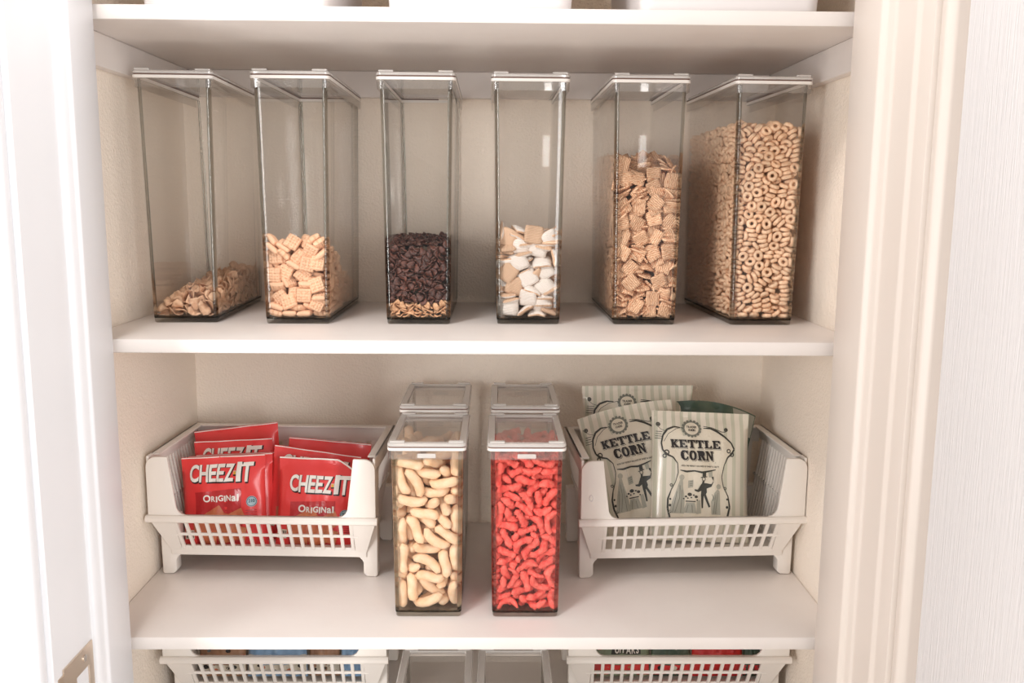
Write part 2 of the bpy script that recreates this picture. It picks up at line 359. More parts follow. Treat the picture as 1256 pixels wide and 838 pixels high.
def puff_mesh(name, seed, L=.044, r=.0065, bend=.25, lump=.08, n=11, m=10):
    rd = random.Random(seed); bm = bmesh.new(); rows = []
    L *= rd.uniform(.78, 1.12); bx, by = rd.uniform(-bend, bend)*L, rd.uniform(-bend, bend)*L
    k1 = rd.uniform(-bend, bend)*L*.4; ph = rd.uniform(0, 6)
    for i in range(n):
        t = i/(n-1); s = 2*t-1
        e = abs(s); rr = r*(1-max(0, (e-.62)/.38)**2.6*.98)**.5 if e < 1 else r*.14
        rr = max(rr, r*.16)*(1+rd.uniform(-lump, lump))
        c = Vector((bx*(s*s-.4)+k1*math.sin(3*s+ph), by*(s*s-.4)+k1*math.cos(2.5*s+ph), s*L/2)); row = []
        for j in range(m):
            a = 2*math.pi*j/m; q = rr*(1+rd.uniform(-lump, lump))
            row.append(bm.verts.new(c+Vector((q*math.cos(a), q*math.sin(a), 0))))
        rows.append(row)
    for i in range(n-1):
        for j in range(m):
            bm.faces.new((rows[i][j], rows[i][(j+1)%m], rows[i+1][(j+1)%m], rows[i+1][j]))
    bm.faces.new(rows[0][::-1]); bm.faces.new(rows[-1])
    return finish(name, bm)
def piece_kinds():
    return {
     'flake': [flake_mesh('cereal_flake', s, .0105, .0007, .38) for s in range(4)],
     'waffle': [pillow_mesh('waffle_square', 10+s, .0105, .0036, .0007, 24, .0008, .05, 5, .00115) for s in range(3)],
     'dark': [flake_mesh('dark_flake', 20+s, .0062, .0009, .30, 9) for s in range(4)],
     'frosted': [pillow_mesh('frosted_square', 30+s, .0130, .0038, .0010, 8, .0020, .08) for s in range(4)],
     'cinnamon': [pillow_mesh('cinnamon_square', 40+s, .0103, .0016, .0010, 6, .0016, .05) for s in range(4)],
     'ring': [ring_mesh('cereal_ring', 50+s) for s in range(3)],
     'puff': [puff_mesh('corn_puff', 60+s, .046, .0070, .16, .03) for s in range(5)],
     'curl': [puff_mesh('crunchy_curl', 70+s, .033, .0049, .28, .22, 13, 9) for s in range(6)],
    }
# where the loose food came to rest
SETTLED = {
'c1': [
3182,-175,47,30,-31,-28,3182,39,54,17,-38,-16,3181,262,16,34,-28,-25,3181,64,17,-35,-24,34,1181,-66,49,40,-18,-34,3182,114,84,-1,-33,5,1181,-260,47,-46,-10,32,2181,77,76,35,-19,-42,2181,-23,54,23,-36,-28,1181,167,89,49,-9,-31,3181,226,81,-34,-21,25,180,14,36,21,-34,-6,180,-27,16,32,-28,-17,1180,171,46,50,-9,-30,2180,249,49,26,-29,-42,180,-86,74,0,-42,4,3180,204,75,34,-24,-18,1179,-50,70,29,-28,-9,178,35,23,53,-8,-26,1112,168,91,-8,-4,46,1164,196,94,13,28,47,2104,271,98,36,-1,-26,155,261,90,-14,-26,51,2097,139,76,0,0,24,
2099,54,76,-12,5,-25,2064,49,70,7,6,-59,156,162,102,10,-55,-13,1163,-13,92,-7,51,-30,3095,-218,59,11,55,-2,2102,-183,50,-18,-23,-9,2051,205,72,-8,-32,48,1091,-154,54,16,25,-43,92,-21,69,12,-13,-4,50,-22,60,9,18,54,2109,-99,69,10,-5,-53,2156,92,85,-19,-31,34,2133,-65,73,30,15,40,123,106,84,8,-11,47,2074,237,81,-30,33,2,1142,-190,63,1,-9,0,1096,19,67,19,-9,-47,67,-54,65,21,56,-1,1072,167,80,6,14,-43,1048,242,82,-13,-12,17,2119,233,95,11,-2,-58,3056,-158,44,13,5,40,2070,-124,51,22,-2,56,2035,151,54,-9,-11,-37,
3071,-256,39,2,21,55,1051,16,67,-58,14,4,3039,-224,28,-6,8,57,1019,38,33,-11,45,-20,2145,-147,66,-12,-3,59,1065,-91,68,-1,-14,16,3152,41,91,11,-8,-22,2093,104,74,15,-6,-57,3131,200,88,49,-25,-4,2110,73,76,17,15,55,38,-69,51,-21,-23,48,3138,202,90,-10,-11,-56,2172,-236,59,-27,10,-44,148,-49,69,-13,34,18,1164,-178,66,17,47,-4,177,225,100,-18,-18,27,1145,-101,55,20,25,26,116,-241,64,7,-5,-49,145,236,93,-9,22,-19,72,119,73,-4,2,59,3177,-65,16,26,-27,-39,2177,109,18,35,-17,-22,178,122,58,-24,-41,34,1077,-267,26,-10,16,45,
2177,225,47,-11,-37,41,3175,127,16,43,-16,-16,3128,-266,37,28,35,-17,2174,0,13,12,-19,-17,2174,222,16,-36,-20,23,174,-88,6,16,-6,-55,2149,-264,18,22,-24,48,1174,249,66,-11,-22,8,165,-263,36,54,2,-21,173,-174,14,-28,18,-36,173,-148,57,-25,19,-35,1121,-262,12,21,-18,53,3172,-258,3,10,-3,-59,1173,7,78,26,23,38,2172,144,60,-16,-6,57,171,103,38,-11,8,-39,1172,254,84,26,-12,-52,171,-243,22,34,39,-30,2171,199,12,18,-51,-26,3088,-260,16,5,-58,4,1170,179,20,57,-5,-12,3170,-207,19,4,-37,-45,2171,-194,54,10,-41,36,2170,-115,24,-21,0,-43,
1170,-139,19,-55,-1,13,1170,83,40,-14,-49,32,2067,-258,4,-8,-3,-56,1169,-113,50,-10,-4,31,3169,-224,26,-23,-9,2,3170,175,61,2,17,41,169,-94,42,-43,25,-29,2168,-231,10,-16,20,34,3168,33,14,-39,-37,22,3168,91,12,-48,-32,13,2167,-184,15,28,-42,-23,3168,194,48,-41,-39,17,3168,-150,30,-49,13,22,2168,-19,66,-10,8,58,3168,95,67,-27,16,-49,1167,191,34,54,-24,-7,2053,-256,30,1,-5,53,2166,267,29,-3,-30,43,166,5,42,-21,-16,30,167,20,57,-20,-14,28,1166,152,15,29,-1,-1,3166,213,54,38,-23,-3,1104,-254,20,19,5,31,2166,-159,35,-6,18,-42,
3165,149,30,2,8,-59,1037,-254,16,9,0,-17,1166,186,83,-52,-19,20,2118,-254,49,-29,12,-47,165,60,51,-25,-8,-6,3166,111,85,-1,-25,-7,3165,-86,28,-3,-43,-7,3164,-119,11,-3,-59,-11,2165,-77,66,-5,-50,5,2163,39,76,3,22,52,2163,264,59,-3,-48,-34,162,240,23,16,-10,-40,3032,-249,3,10,4,-45,3140,-248,12,-15,0,-56,1161,43,43,23,-13,53,3160,74,64,-17,-30,16,2160,-65,50,-12,-53,-6,3160,107,56,-23,0,-55,158,-247,50,6,31,-1,1145,-246,36,19,-42,-28,3108,-246,41,19,20,9,1159,160,50,59,7,-8,2159,13,70,0,-24,-1,158,69,12,19,-11,-11,
158,244,3,-1,6,39,158,-50,29,28,-9,41,1158,61,37,29,-52,-7,2159,134,97,-56,-2,-2,1154,2,84,-21,-18,43,1137,123,81,12,-8,14,1129,-222,60,0,-22,-5,3068,147,70,48,-17,3,1038,16,44,-17,5,-40,1070,-223,46,34,-26,18,94,197,79,-3,4,59,2116,-196,48,-30,-23,-6,1083,-84,52,9,18,-5,45,-174,33,11,13,-6,3104,-111,55,-15,3,-42,1095,-21,63,-51,8,-29,2144,-231,54,3,3,-48,1040,-135,39,20,-6,-21,2129,2,74,4,-12,-8,2072,-6,62,2,-2,14,82,268,84,31,-23,-11,2114,-150,50,-19,46,-28,2077,-207,50,21,-11,-17,2052,175,70,8,9,56,
70,89,66,11,-34,31,3048,108,59,10,30,50,49,265,67,-32,-21,-39,2052,84,57,-10,-34,47,29,104,44,-9,-14,42,2145,73,81,-16,-42,31,1105,212,86,-14,2,-20,1131,-105,59,-32,-42,3,3027,-150,28,-20,-26,37,1042,-205,31,-22,13,-8,3033,5,43,45,-14,-21,2033,-16,44,35,-35,-16,3081,-153,41,13,-12,57,2051,-100,46,-15,-39,35,2158,160,74,41,-6,8,2127,-242,12,28,-46,-24,3156,-35,40,2,32,-47,1155,129,32,20,-3,-7,155,-59,7,10,9,34,3155,170,10,-60,1,3,1155,-19,33,-6,8,-59,155,-187,30,-16,9,39,154,-34,2,9,-2,-55,154,138,82,-56,14,-3,
1153,0,18,-2,-3,2,153,-211,42,-9,-19,-56,1153,205,73,-32,-30,37,153,-136,52,-38,8,-38,3152,-154,53,19,12,-51,2093,-236,36,-8,-20,-4,151,100,36,-16,-2,-58,3150,-28,16,12,-4,-27,1151,220,77,-9,-32,-48,2070,-235,13,-20,-19,29,149,240,45,-25,-3,11,148,-152,2,-3,8,49,146,131,11,58,-1,4,1147,-12,54,7,14,16,3146,-122,24,28,-38,29,145,-176,12,-33,-48,15,3146,264,78,-49,3,-8,3115,-229,25,-49,15,27,3145,38,10,-56,-19,5,3096,-229,12,53,-19,0,1053,-229,9,-6,-25,1,145,46,40,12,14,23,2144,-183,47,-1,-2,36,2144,-101,26,-18,-33,-29,
2144,16,34,18,-6,39,3132,-227,35,-53,-5,25,3143,214,3,-4,5,51,143,-6,11,7,60,-1,1142,221,31,49,32,14,2143,110,56,-3,13,32,1142,99,15,-16,18,-36,2142,35,68,7,-7,-26,1141,-84,35,-10,-35,-37,2141,-218,34,9,34,31,3141,211,56,54,-11,-14,1141,170,45,-53,20,10,140,200,49,51,-17,1,3140,171,58,17,-1,-50,3139,138,36,-39,-37,6,2138,-209,4,6,-1,58,2139,171,77,-3,-33,-17,138,263,26,-4,-58,-16,1083,57,66,4,7,-34,2028,149,36,28,-40,-7,1078,190,64,-25,-12,-53,3128,157,80,47,4,-31,59,128,60,-10,-24,53,2058,-87,48,31,24,36,
2060,-188,37,14,5,25,1040,182,64,-59,6,5,45,223,65,11,-12,58,2029,-79,28,-8,-36,16,1065,28,54,-45,11,3,2105,-135,50,19,32,10,32,71,47,-44,-40,9,112,40,61,27,11,-14,131,-125,54,-5,27,-19,29,254,63,-4,15,-47,105,107,66,-15,-7,50,120,-50,64,22,-5,49,1053,-17,43,11,-46,2,72,-50,42,54,6,-10,1043,58,52,-7,2,-9,1105,177,71,7,0,21,90,263,68,-33,-6,-47,66,221,69,16,12,55,36,-118,31,9,-21,30,3099,136,52,-17,4,-57,2035,-218,21,-28,53,5,125,254,90,-4,36,27,22,73,25,27,24,33,3137,260,5,1,-6,-60,
1138,241,68,-14,20,-55,2137,160,17,-19,-4,24,1137,-100,11,-37,-47,7,3137,50,18,-2,8,21,1137,-40,26,0,-46,21,137,268,39,3,-27,45,137,139,57,-41,-44,4,136,54,60,11,2,-19,135,-72,11,60,-2,0,2136,-2,51,38,-32,-33,2134,90,4,11,-5,54,1134,-141,26,-19,33,28,134,103,31,-5,-2,-44,133,-67,51,-58,-10,8,3132,-156,37,5,-4,-43,2132,184,13,1,-57,-19,2132,82,55,8,-5,49,131,259,67,45,-18,-32,2130,-171,25,0,11,25,1110,-210,12,-31,-50,11,1130,130,66,5,1,59,3129,56,10,38,-43,-6,129,145,10,-14,8,21,1128,192,28,-8,0,-55,
128,14,17,-29,1,6,1128,64,42,1,-9,-31,2128,-25,33,-14,14,14,1095,-208,29,53,-8,15,1127,242,44,57,-8,-13,1127,79,28,3,-15,58,127,238,16,-10,21,-52,127,-62,23,4,26,52,3126,-158,10,-13,3,30,118,-207,34,-22,0,8,3126,38,37,5,25,21,1126,-33,54,13,27,-13,1125,-102,40,-52,8,27,124,-3,20,39,-45,2,2072,-204,7,-14,-17,-46,123,27,36,-52,-18,21,3123,205,67,-17,5,36,3121,78,21,-48,-25,-9,121,180,30,-28,-47,18,1119,-185,14,51,3,4,3119,216,49,57,14,-10,3119,114,53,-20,10,-35,119,20,52,30,23,-33,1085,-198,43,-55,-18,10,
2119,133,40,5,-58,-2,2115,236,75,-13,-15,56,3035,-113,26,-30,-41,-30,1083,-38,54,35,-17,-13,3062,-127,32,-3,29,1,1030,207,47,11,-1,-42,3116,-19,59,28,-21,-45,1029,256,56,-42,-38,11,1104,-52,45,-27,-37,-11,1095,-80,36,6,1,60,2115,-75,57,10,25,-52,3104,5,58,-8,45,7,38,-164,21,11,-13,-45,75,-152,37,-4,-55,-17,1050,-65,44,-18,-15,52,2091,66,59,-57,-2,16,2096,216,65,-20,4,-12,2117,118,14,-40,22,-16,1116,-88,13,-7,-11,-52,116,-147,18,-24,14,12,1116,-43,4,-6,11,38,1115,-171,21,45,23,-31,3114,186,60,4,22,-41,3114,104,49,-24,-35,36,
1036,-191,8,13,6,-15,3113,-71,27,59,-1,2,2112,-119,17,32,-6,50,1111,173,20,50,-29,-11,111,-56,43,13,-22,54,1110,261,31,4,9,-32,1109,207,10,-13,1,1,3109,251,10,2,26,0,1109,258,63,-17,27,-19,108,43,2,8,4,-30,3108,218,31,12,-13,56,3089,-184,20,-10,-9,42,108,150,62,26,3,47,1107,-35,29,-3,-38,-28,2096,-182,6,-8,1,54,3105,32,27,27,26,10,2105,-9,5,0,8,-31,1104,65,53,-21,32,-28,3104,156,32,-5,4,-56,1104,232,19,18,23,1,1104,242,52,-3,7,57,1064,-179,17,-2,-5,10,103,105,11,9,13,-58,2103,-118,30,3,-30,-18,
3102,86,29,-36,-37,-2,1102,166,48,-18,-6,-53,102,-5,35,-17,26,20,101,119,33,-43,-40,10,1101,-98,4,-5,1,-60,101,-124,11,-59,4,1,3061,-176,3,-1,2,56,3101,205,58,7,-48,18,3100,157,2,-1,1,60,100,72,11,-13,-58,10,3043,134,50,-46,10,26,86,-121,30,47,7,-33,28,218,32,-18,-18,41,1029,-25,19,8,-20,-34,3070,90,45,-5,-14,58,62,165,58,-24,8,-30,1087,-110,44,-16,-30,-48,2071,-10,43,-17,-22,40,3070,195,62,30,-33,-10,3073,134,50,-1,-13,-20,
],
'c2': [
2113,-259,117,41,-13,20,1051,-259,53,42,-17,8,1152,-264,90,40,-2,12,1106,-260,165,39,15,-14,1041,-260,167,39,-6,-2,2092,-258,64,42,4,2,157,-264,151,41,6,0,2152,-262,34,37,15,-6,2067,-260,127,39,8,-10,1165,-226,203,7,-55,-21,1037,223,12,37,46,7,147,6,129,3,-3,-48,149,-258,213,56,0,18,2076,-136,168,37,38,-26,1121,-57,146,10,-5,48,2059,-15,122,-48,33,-5,1138,72,87,21,40,-2,89,-265,208,16,-27,51,134,-93,146,-3,1,-31,1100,17,119,-51,-27,-5,2120,254,9,2,2,59,1032,-105,148,5,17,3,2103,-28,123,-8,11,-38,1093,-183,179,4,-21,-27,
2113,-203,169,33,-49,0,35,-254,211,-6,23,-11,127,-179,182,6,-24,-52,1166,-168,183,-60,-1,-2,1109,220,15,47,33,-12,1131,200,31,-38,-40,20,1161,-72,153,-17,48,7,137,-35,131,12,58,-1,2110,103,50,-49,27,20,1069,144,35,4,-31,-38,163,163,57,-43,-38,-10,2165,107,77,-43,40,12,89,63,101,5,5,-52,2061,-165,177,-9,-3,-48,2130,136,56,-41,-42,-12,2095,133,64,30,49,-17,1033,33,102,18,3,57,1035,-68,122,-49,21,28,2034,185,17,-22,5,42,36,-197,187,3,12,35,1078,183,29,-3,-10,-43,38,152,30,35,45,-7,2022,-146,144,-27,-32,28,48,61,88,23,-33,15,
2063,117,67,-14,15,28,164,257,15,-1,-19,-57,2071,238,8,-43,42,2,120,-244,209,-9,48,12,2085,-221,202,1,5,-19,115,-132,163,0,6,49,89,-92,157,45,-36,14,2148,-118,172,5,0,-59,117,-268,60,-27,30,32,1035,-269,117,-30,-27,-32,2177,-48,113,43,5,42,2177,-224,114,1,41,3,74,-266,43,-29,-37,-32,1129,-267,147,22,37,-29,2176,-190,85,-38,-8,43,2176,-168,139,17,-42,-11,2138,-266,184,12,-49,31,2174,-16,95,-14,-36,4,1170,-119,71,-25,13,-43,1123,-259,85,-18,-1,1,2167,-261,204,39,-40,22,1044,-259,83,-17,-1,0,2171,-213,179,-26,15,-48,170,-57,144,-8,49,7,
2158,-257,57,6,-8,42,2036,-257,10,-7,-1,-60,1066,-259,198,20,5,38,31,-259,191,14,16,41,37,-256,28,7,7,45,1169,-258,177,5,-19,0,1090,-257,148,0,-58,-6,117,-254,9,1,-2,-2,75,-254,8,1,60,-2,64,-257,175,-56,0,22,1073,-255,100,-48,-25,10,2165,-80,58,41,-42,8,2165,-239,26,2,1,-42,2166,-130,143,41,43,-6,2165,201,39,-42,42,8,2165,-121,9,3,-1,42,2165,94,47,-13,-6,-43,2165,209,24,2,7,-41,2165,-36,72,41,-43,6,2165,18,35,1,-18,57,2165,-71,73,59,1,-1,2164,-167,25,-60,1,0,2164,-51,24,6,-3,0,166,-241,156,4,59,2,
2165,54,90,-38,45,3,164,-19,33,3,-15,-58,165,-218,59,-60,1,-3,164,166,24,-3,3,-60,164,-33,9,1,60,2,2164,130,48,-58,2,1,2164,99,27,-8,-5,-59,2165,-234,76,5,-3,-60,164,-174,59,-59,-2,0,1164,-60,40,4,5,-60,1164,118,63,-59,1,2,1164,-130,43,2,60,4,1165,-102,92,42,41,-10,1165,-105,159,8,-2,-1,1164,-91,29,-10,-1,0,1163,-198,10,4,4,-43,100,-251,24,-1,2,58,1164,-208,42,0,-6,43,1164,26,78,-3,10,59,1163,96,9,-3,0,42,1163,-160,9,3,4,-41,1163,-129,25,-43,-42,-4,1164,70,71,42,42,-4,1163,137,9,-4,2,41,
2164,-2,64,5,58,13,1164,-151,101,56,-5,-3,1164,55,57,-1,5,60,1164,8,49,-58,-1,-5,1165,-196,162,-46,36,15,1163,-80,9,-3,0,45,1163,178,9,1,3,-41,163,42,24,-1,1,42,164,-240,138,-45,39,-4,163,59,39,-5,-5,-42,165,-149,164,-6,5,43,163,-247,42,4,1,-43,163,-201,26,5,-6,43,164,-93,109,41,-44,4,162,137,32,-43,-39,-6,2129,-248,35,8,-55,-15,2161,-64,90,-9,-3,2,160,179,48,11,13,-46,2160,-4,103,9,-33,-27,1160,-138,115,-24,10,28,1158,225,8,52,-30,0,2149,34,98,2,-14,43,1134,-165,156,38,46,-4,93,-170,158,-31,49,6,
128,-8,98,-7,-58,0,1032,-8,86,-43,-35,20,1143,21,112,6,0,-53,1029,-143,116,12,-25,-6,2025,-191,164,48,-3,-35,136,92,53,-30,17,-38,1050,-162,161,-5,-5,-59,1073,-92,135,-3,5,-46,1112,40,96,-4,-23,-19,2142,-209,178,-3,13,-58,1070,25,89,-42,-42,0,33,-104,128,-39,-42,8,57,-68,126,-17,18,-44,2082,68,84,3,5,-60,39,124,54,57,-7,-16,1034,-9,107,41,-39,-10,2076,-49,131,21,19,39,2100,-109,144,-2,10,28,2055,85,70,58,-13,1,93,-58,140,-14,13,-45,2116,189,9,2,0,44,2129,164,23,-6,6,-46,1124,153,42,11,0,31,1079,23,104,-42,-41,0,
71,195,9,1,-2,7,1057,-120,150,-50,-30,8,2069,-217,187,1,-59,-9,1024,-49,108,-41,11,-43,143,-32,115,6,-6,-56,1158,-169,42,-3,-6,60,2157,-237,9,1,-2,60,1049,-245,132,37,-42,-7,126,-244,100,-9,4,52,1156,-156,78,0,-1,56,1157,-110,126,13,8,-39,2155,67,14,-1,-21,56,2023,-243,138,-29,28,-31,37,-242,92,-9,10,44,55,-242,164,-2,-57,-4,1156,-199,144,-50,30,15,2154,-230,90,-44,40,-8,47,-240,56,-22,-7,55,118,-240,62,-2,-5,44,2154,-96,48,-7,-11,-47,154,-183,94,49,25,23,2077,-240,138,-15,-57,-4,2152,28,9,2,2,58,152,-38,54,53,28,-2,
92,-237,39,-9,3,38,2128,-238,145,45,-39,1,61,-235,30,-22,-5,-54,1029,-236,166,25,1,54,2150,-54,102,42,41,-6,2131,-235,163,57,15,-5,106,-235,183,3,5,32,149,-190,124,9,-30,50,1035,-233,108,-8,7,42,149,-224,111,0,-59,9,2024,-232,55,41,16,38,148,-73,125,-5,3,-38,1147,-167,123,23,7,-29,1140,-231,188,6,19,-28,145,-199,71,0,-15,-36,1077,-227,51,52,29,1,141,-26,78,18,-17,-51,2099,-224,109,8,-5,14,2035,-223,16,15,18,-39,1076,-223,92,20,-56,-11,1139,-134,53,-58,9,-11,108,-222,77,-10,8,57,111,-65,117,-2,4,44,1067,-126,127,28,-52,5,
2041,160,8,25,54,-1,1132,-132,139,54,-20,-11,67,-14,90,-40,44,1,51,-161,142,3,8,58,76,92,47,-8,14,-57,100,77,71,-4,-6,59,2109,73,55,-1,-7,47,1094,122,40,-22,-55,-5,1082,-18,109,0,-6,36,2059,-202,169,-15,56,-15,2028,105,36,12,-47,-16,2087,-52,97,-7,14,7,23,-201,126,-27,-33,29,2034,59,63,-1,10,-1,90,-143,142,-8,1,-21,2127,-220,24,-4,-14,58,1088,-217,14,2,57,19,2134,-21,34,7,31,18,2134,-128,70,-53,-28,-9,1123,-216,128,-59,11,0,134,-98,85,21,-53,6,73,-215,127,2,8,-14,88,-215,159,-4,-1,-57,2043,-214,84,26,18,-26,
1131,2,15,11,12,-51,1129,-99,12,-59,0,-12,129,-143,16,24,3,-55,2129,46,21,25,47,12,2125,-210,50,4,8,-4,128,113,14,-55,20,-2,2128,38,71,-59,0,10,72,-208,63,-6,3,32,127,-57,77,50,-18,-12,126,-65,15,-16,-7,6,2126,36,51,1,13,-52,126,2,61,-8,16,-34,2059,-207,114,-19,-56,3,2125,-174,49,6,-7,39,125,-205,90,52,-23,6,1125,-134,105,-41,40,18,1124,-88,65,-4,5,-47,51,-204,147,4,-4,-46,2124,-85,105,-7,-7,-48,93,-204,141,-4,0,-50,1122,-195,10,2,-5,-43,1122,-179,26,-11,-2,32,2098,-202,38,-29,51,-11,1122,-61,34,-6,-8,-38,
1121,5,84,-51,-29,8,1043,-199,35,58,4,-3,119,-105,27,2,-11,12,119,92,27,3,-3,56,1120,-188,108,4,13,19,1037,-196,12,8,-6,44,2040,124,14,20,4,14,84,157,16,34,45,9,2092,120,23,4,-6,48,2066,-55,86,-35,-45,8,2026,30,20,41,-2,44,84,-89,111,18,0,56,118,-171,141,0,6,55,1110,-99,123,-19,54,16,1114,-34,94,-23,1,-40,1053,26,75,-57,5,18,2068,-120,97,-49,11,1,2040,-50,87,23,36,17,1035,-91,99,-17,-9,4,2023,-46,67,-25,-34,26,2062,104,33,53,-27,-6,90,-169,128,-55,-22,7,1039,81,48,-57,-10,4,1117,-169,69,2,3,-59,
2115,-128,81,-8,-7,53,2114,60,37,48,35,6,2114,-150,34,-7,-2,19,2115,-145,122,-19,55,13,114,-170,92,45,-35,-15,80,-191,76,27,53,-8,2112,-100,45,6,5,-48,2111,-36,12,48,-34,10,111,147,9,-2,-1,-60,39,-189,56,7,-1,59,1079,-188,13,11,-9,43,1035,-189,75,-8,3,-59,2110,0,50,26,-51,-13,87,-186,103,-10,-50,14,108,-17,30,50,-28,-15,2108,76,8,-57,-20,1,1057,-185,97,18,18,-53,108,-58,48,52,28,-2,30,-184,102,-23,-6,55,2105,-116,95,55,23,10,83,-180,52,9,8,-59,2102,-121,55,15,-9,34,49,-178,128,3,4,53,98,26,8,53,28,-2,
2098,-39,59,-10,5,35,37,68,26,-3,-3,-45,31,17,67,12,19,7,2090,36,71,2,-2,43,2096,-29,73,10,58,-10,2085,0,73,57,-2,7,1073,-85,97,-1,15,2,2073,56,55,1,-5,-59,1051,-18,64,8,-10,-58,2065,100,13,-58,6,15,1097,28,25,18,57,2,94,-89,78,-5,59,-2,92,-112,15,-12,12,-35,2092,20,47,16,10,40,1091,-145,58,-30,48,14,2075,-164,35,-5,60,2,90,-153,14,8,16,-25,38,-162,44,-41,43,7,87,-13,20,56,-17,-7,37,-159,26,2,-1,3,1037,-159,9,-1,2,44,2087,-153,82,56,20,0,84,-64,25,-9,59,1,59,-156,64,56,21,4,
2042,-155,83,-1,7,37,2081,73,22,6,2,-57,1081,-86,39,-49,-33,-7,1079,-76,8,55,-25,0,
],
'c3': [
173,-275,140,-43,-14,-4,3149,-274,30,-14,-40,-42,1062,-274,84,-42,-18,0,3128,-274,97,5,36,46,1164,-275,190,3,40,42,2134,-275,177,-41,-16,3,1063,-275,150,10,-40,-43,1124,-273,36,-25,-42,-34,37,-275,190,-26,15,31,1079,-274,86,-39,-4,-21,2114,-274,186,-31,41,30,2077,-274,179,19,-42,-38,2169,-272,36,-13,-24,-40,2057,-272,66,-41,19,-12,27,-271,47,-25,6,30,1056,-271,35,28,-23,45,3177,-271,58,30,-20,14,3158,-272,86,1,49,-35,1115,-271,43,12,26,-52,2080,-272,147,41,-14,25,2105,-271,56,12,-33,46,2040,-272,99,29,-25,38,3025,-272,141,-11,16,49,1048,84,209,-16,-38,33,
150,37,208,4,-22,-56,139,-24,213,14,-56,14,2169,-65,212,36,16,41,60,114,214,3,2,-60,3120,-107,211,3,-5,5,2037,-11,216,30,5,-51,2040,-24,209,26,-36,40,2064,-47,211,-17,-3,18,18,-82,215,-6,53,-9,3024,-94,209,20,-30,41,79,-80,210,1,-60,-5,2031,29,216,7,-56,16,3027,66,209,-7,24,18,3055,-123,210,37,-31,-28,3053,-75,210,3,-7,5,3119,108,214,-55,19,-11,2072,-151,208,40,-3,-18,2147,-35,209,-3,-51,27,55,62,210,-54,7,-20,3054,3,209,-48,-24,-18,1060,-57,209,-11,4,-11,2042,-89,211,-55,-13,-18,1172,-93,208,7,-9,12,2084,-14,214,4,-7,39,
1057,-28,211,-12,20,-46,2170,-113,209,-26,-54,-2,3126,-65,209,-55,-21,5,3067,-123,212,-17,-10,-55,163,8,210,-2,11,-53,1159,-27,213,1,-10,48,1060,-109,209,-13,22,31,45,-56,212,15,-58,-4,2166,54,214,-30,50,-12,111,125,209,-16,52,-24,2127,-82,213,-45,35,-10,1087,41,208,-5,-53,24,2056,49,216,42,-5,8,3099,63,215,-3,-23,-55,2117,90,214,-4,-11,56,76,-32,214,-30,-4,-51,3108,-45,211,-5,-6,-5,1173,-4,210,21,-50,25,1143,-101,209,-19,-53,13,84,128,208,-1,6,-60,1126,35,215,3,5,56,2118,-2,216,37,-47,7,90,-47,215,-8,1,37,3183,16,209,4,-48,-19,
3123,15,209,3,-7,-35,2092,-100,213,-7,-14,-34,2092,-132,212,-25,-52,-2,3060,40,211,-18,51,-26,3071,23,214,58,3,15,61,-14,209,7,20,-52,58,-92,211,16,12,-12,1075,142,211,-26,41,-34,1059,94,212,4,8,58,3073,51,213,9,22,47,150,63,216,-23,-31,-44,30,-43,211,-26,0,-47,1112,-88,209,3,13,52,3050,58,211,11,-33,-18,1126,-10,210,36,-39,27,1147,-85,211,-7,-4,-27,182,68,209,11,-49,-23,175,-15,212,-28,43,-31,3091,-65,210,7,7,38,3155,73,212,-46,-29,-11,30,13,211,-21,6,-56,36,114,213,7,9,57,25,-57,215,16,5,-41,3117,69,212,3,4,-23,
3104,11,212,-17,0,-10,2074,-101,214,0,5,59,3079,93,211,3,6,-51,2094,120,216,-40,-37,-5,1152,97,208,-13,12,-10,2093,-87,215,-6,0,36,3020,-17,209,-32,2,42,2158,-17,213,-6,-53,-26,2095,98,213,-20,51,-4,70,156,209,5,-4,1,3043,38,208,43,-32,-11,3059,24,213,6,-5,31,2085,13,211,-7,-12,-43,1085,-7,211,-55,-17,5,3065,-72,212,-34,46,-18,3139,-16,214,-4,-8,-50,2063,-139,210,-3,-9,-34,20,52,215,-54,9,-23,1162,-51,216,53,17,-23,2049,3,215,9,-2,-14,2129,-62,214,-9,5,20,3140,29,212,-38,-43,17,1071,39,214,-1,46,-33,107,30,212,0,32,-25,
139,94,208,59,2,1,132,78,213,0,-4,-57,148,50,212,-5,1,-38,3124,-28,213,18,-2,-57,1104,-60,214,-3,-3,-10,2066,8,209,44,33,15,2117,-138,212,-1,6,-12,1045,-272,130,-44,5,-21,3060,-271,111,4,-53,24,3088,53,208,0,-5,-22,3150,58,208,37,-47,2,169,105,208,10,-1,36,2168,167,208,2,-8,11,2174,-131,208,-16,-17,6,3017,184,61,-17,40,-25,3182,-197,8,-19,-33,18,3184,75,181,-46,-4,38,3183,-229,70,32,-29,-24,3100,135,208,2,-2,-29,3183,-71,44,-5,-37,6,3185,110,199,44,-14,-35,3018,-39,23,-35,13,-45,3016,-252,167,-31,23,-41,3183,-41,66,-26,-29,23,
3016,119,117,-25,31,-35,3183,48,90,4,-38,-1,156,112,207,-35,-47,-9,2102,42,207,-14,11,48,3184,-35,135,-21,-34,20,2087,-270,53,48,13,-17,2142,-51,207,-6,-6,58,2132,-271,119,-21,-8,-41,2140,-270,73,28,31,-19,2025,-270,72,20,-38,26,184,-225,181,29,-27,-37,2023,-271,111,20,-38,32,16,235,146,-43,16,-36,17,-76,98,35,23,31,145,-68,207,19,-6,20,2155,-270,61,28,-27,23,1147,149,207,-2,-6,31,3018,-63,48,27,37,30,2081,-184,207,-2,3,-29,3018,-134,36,11,47,6,1089,-272,182,27,6,-6,183,137,77,33,-21,-42,16,177,187,-25,32,-19,18,204,68,-34,26,-27,
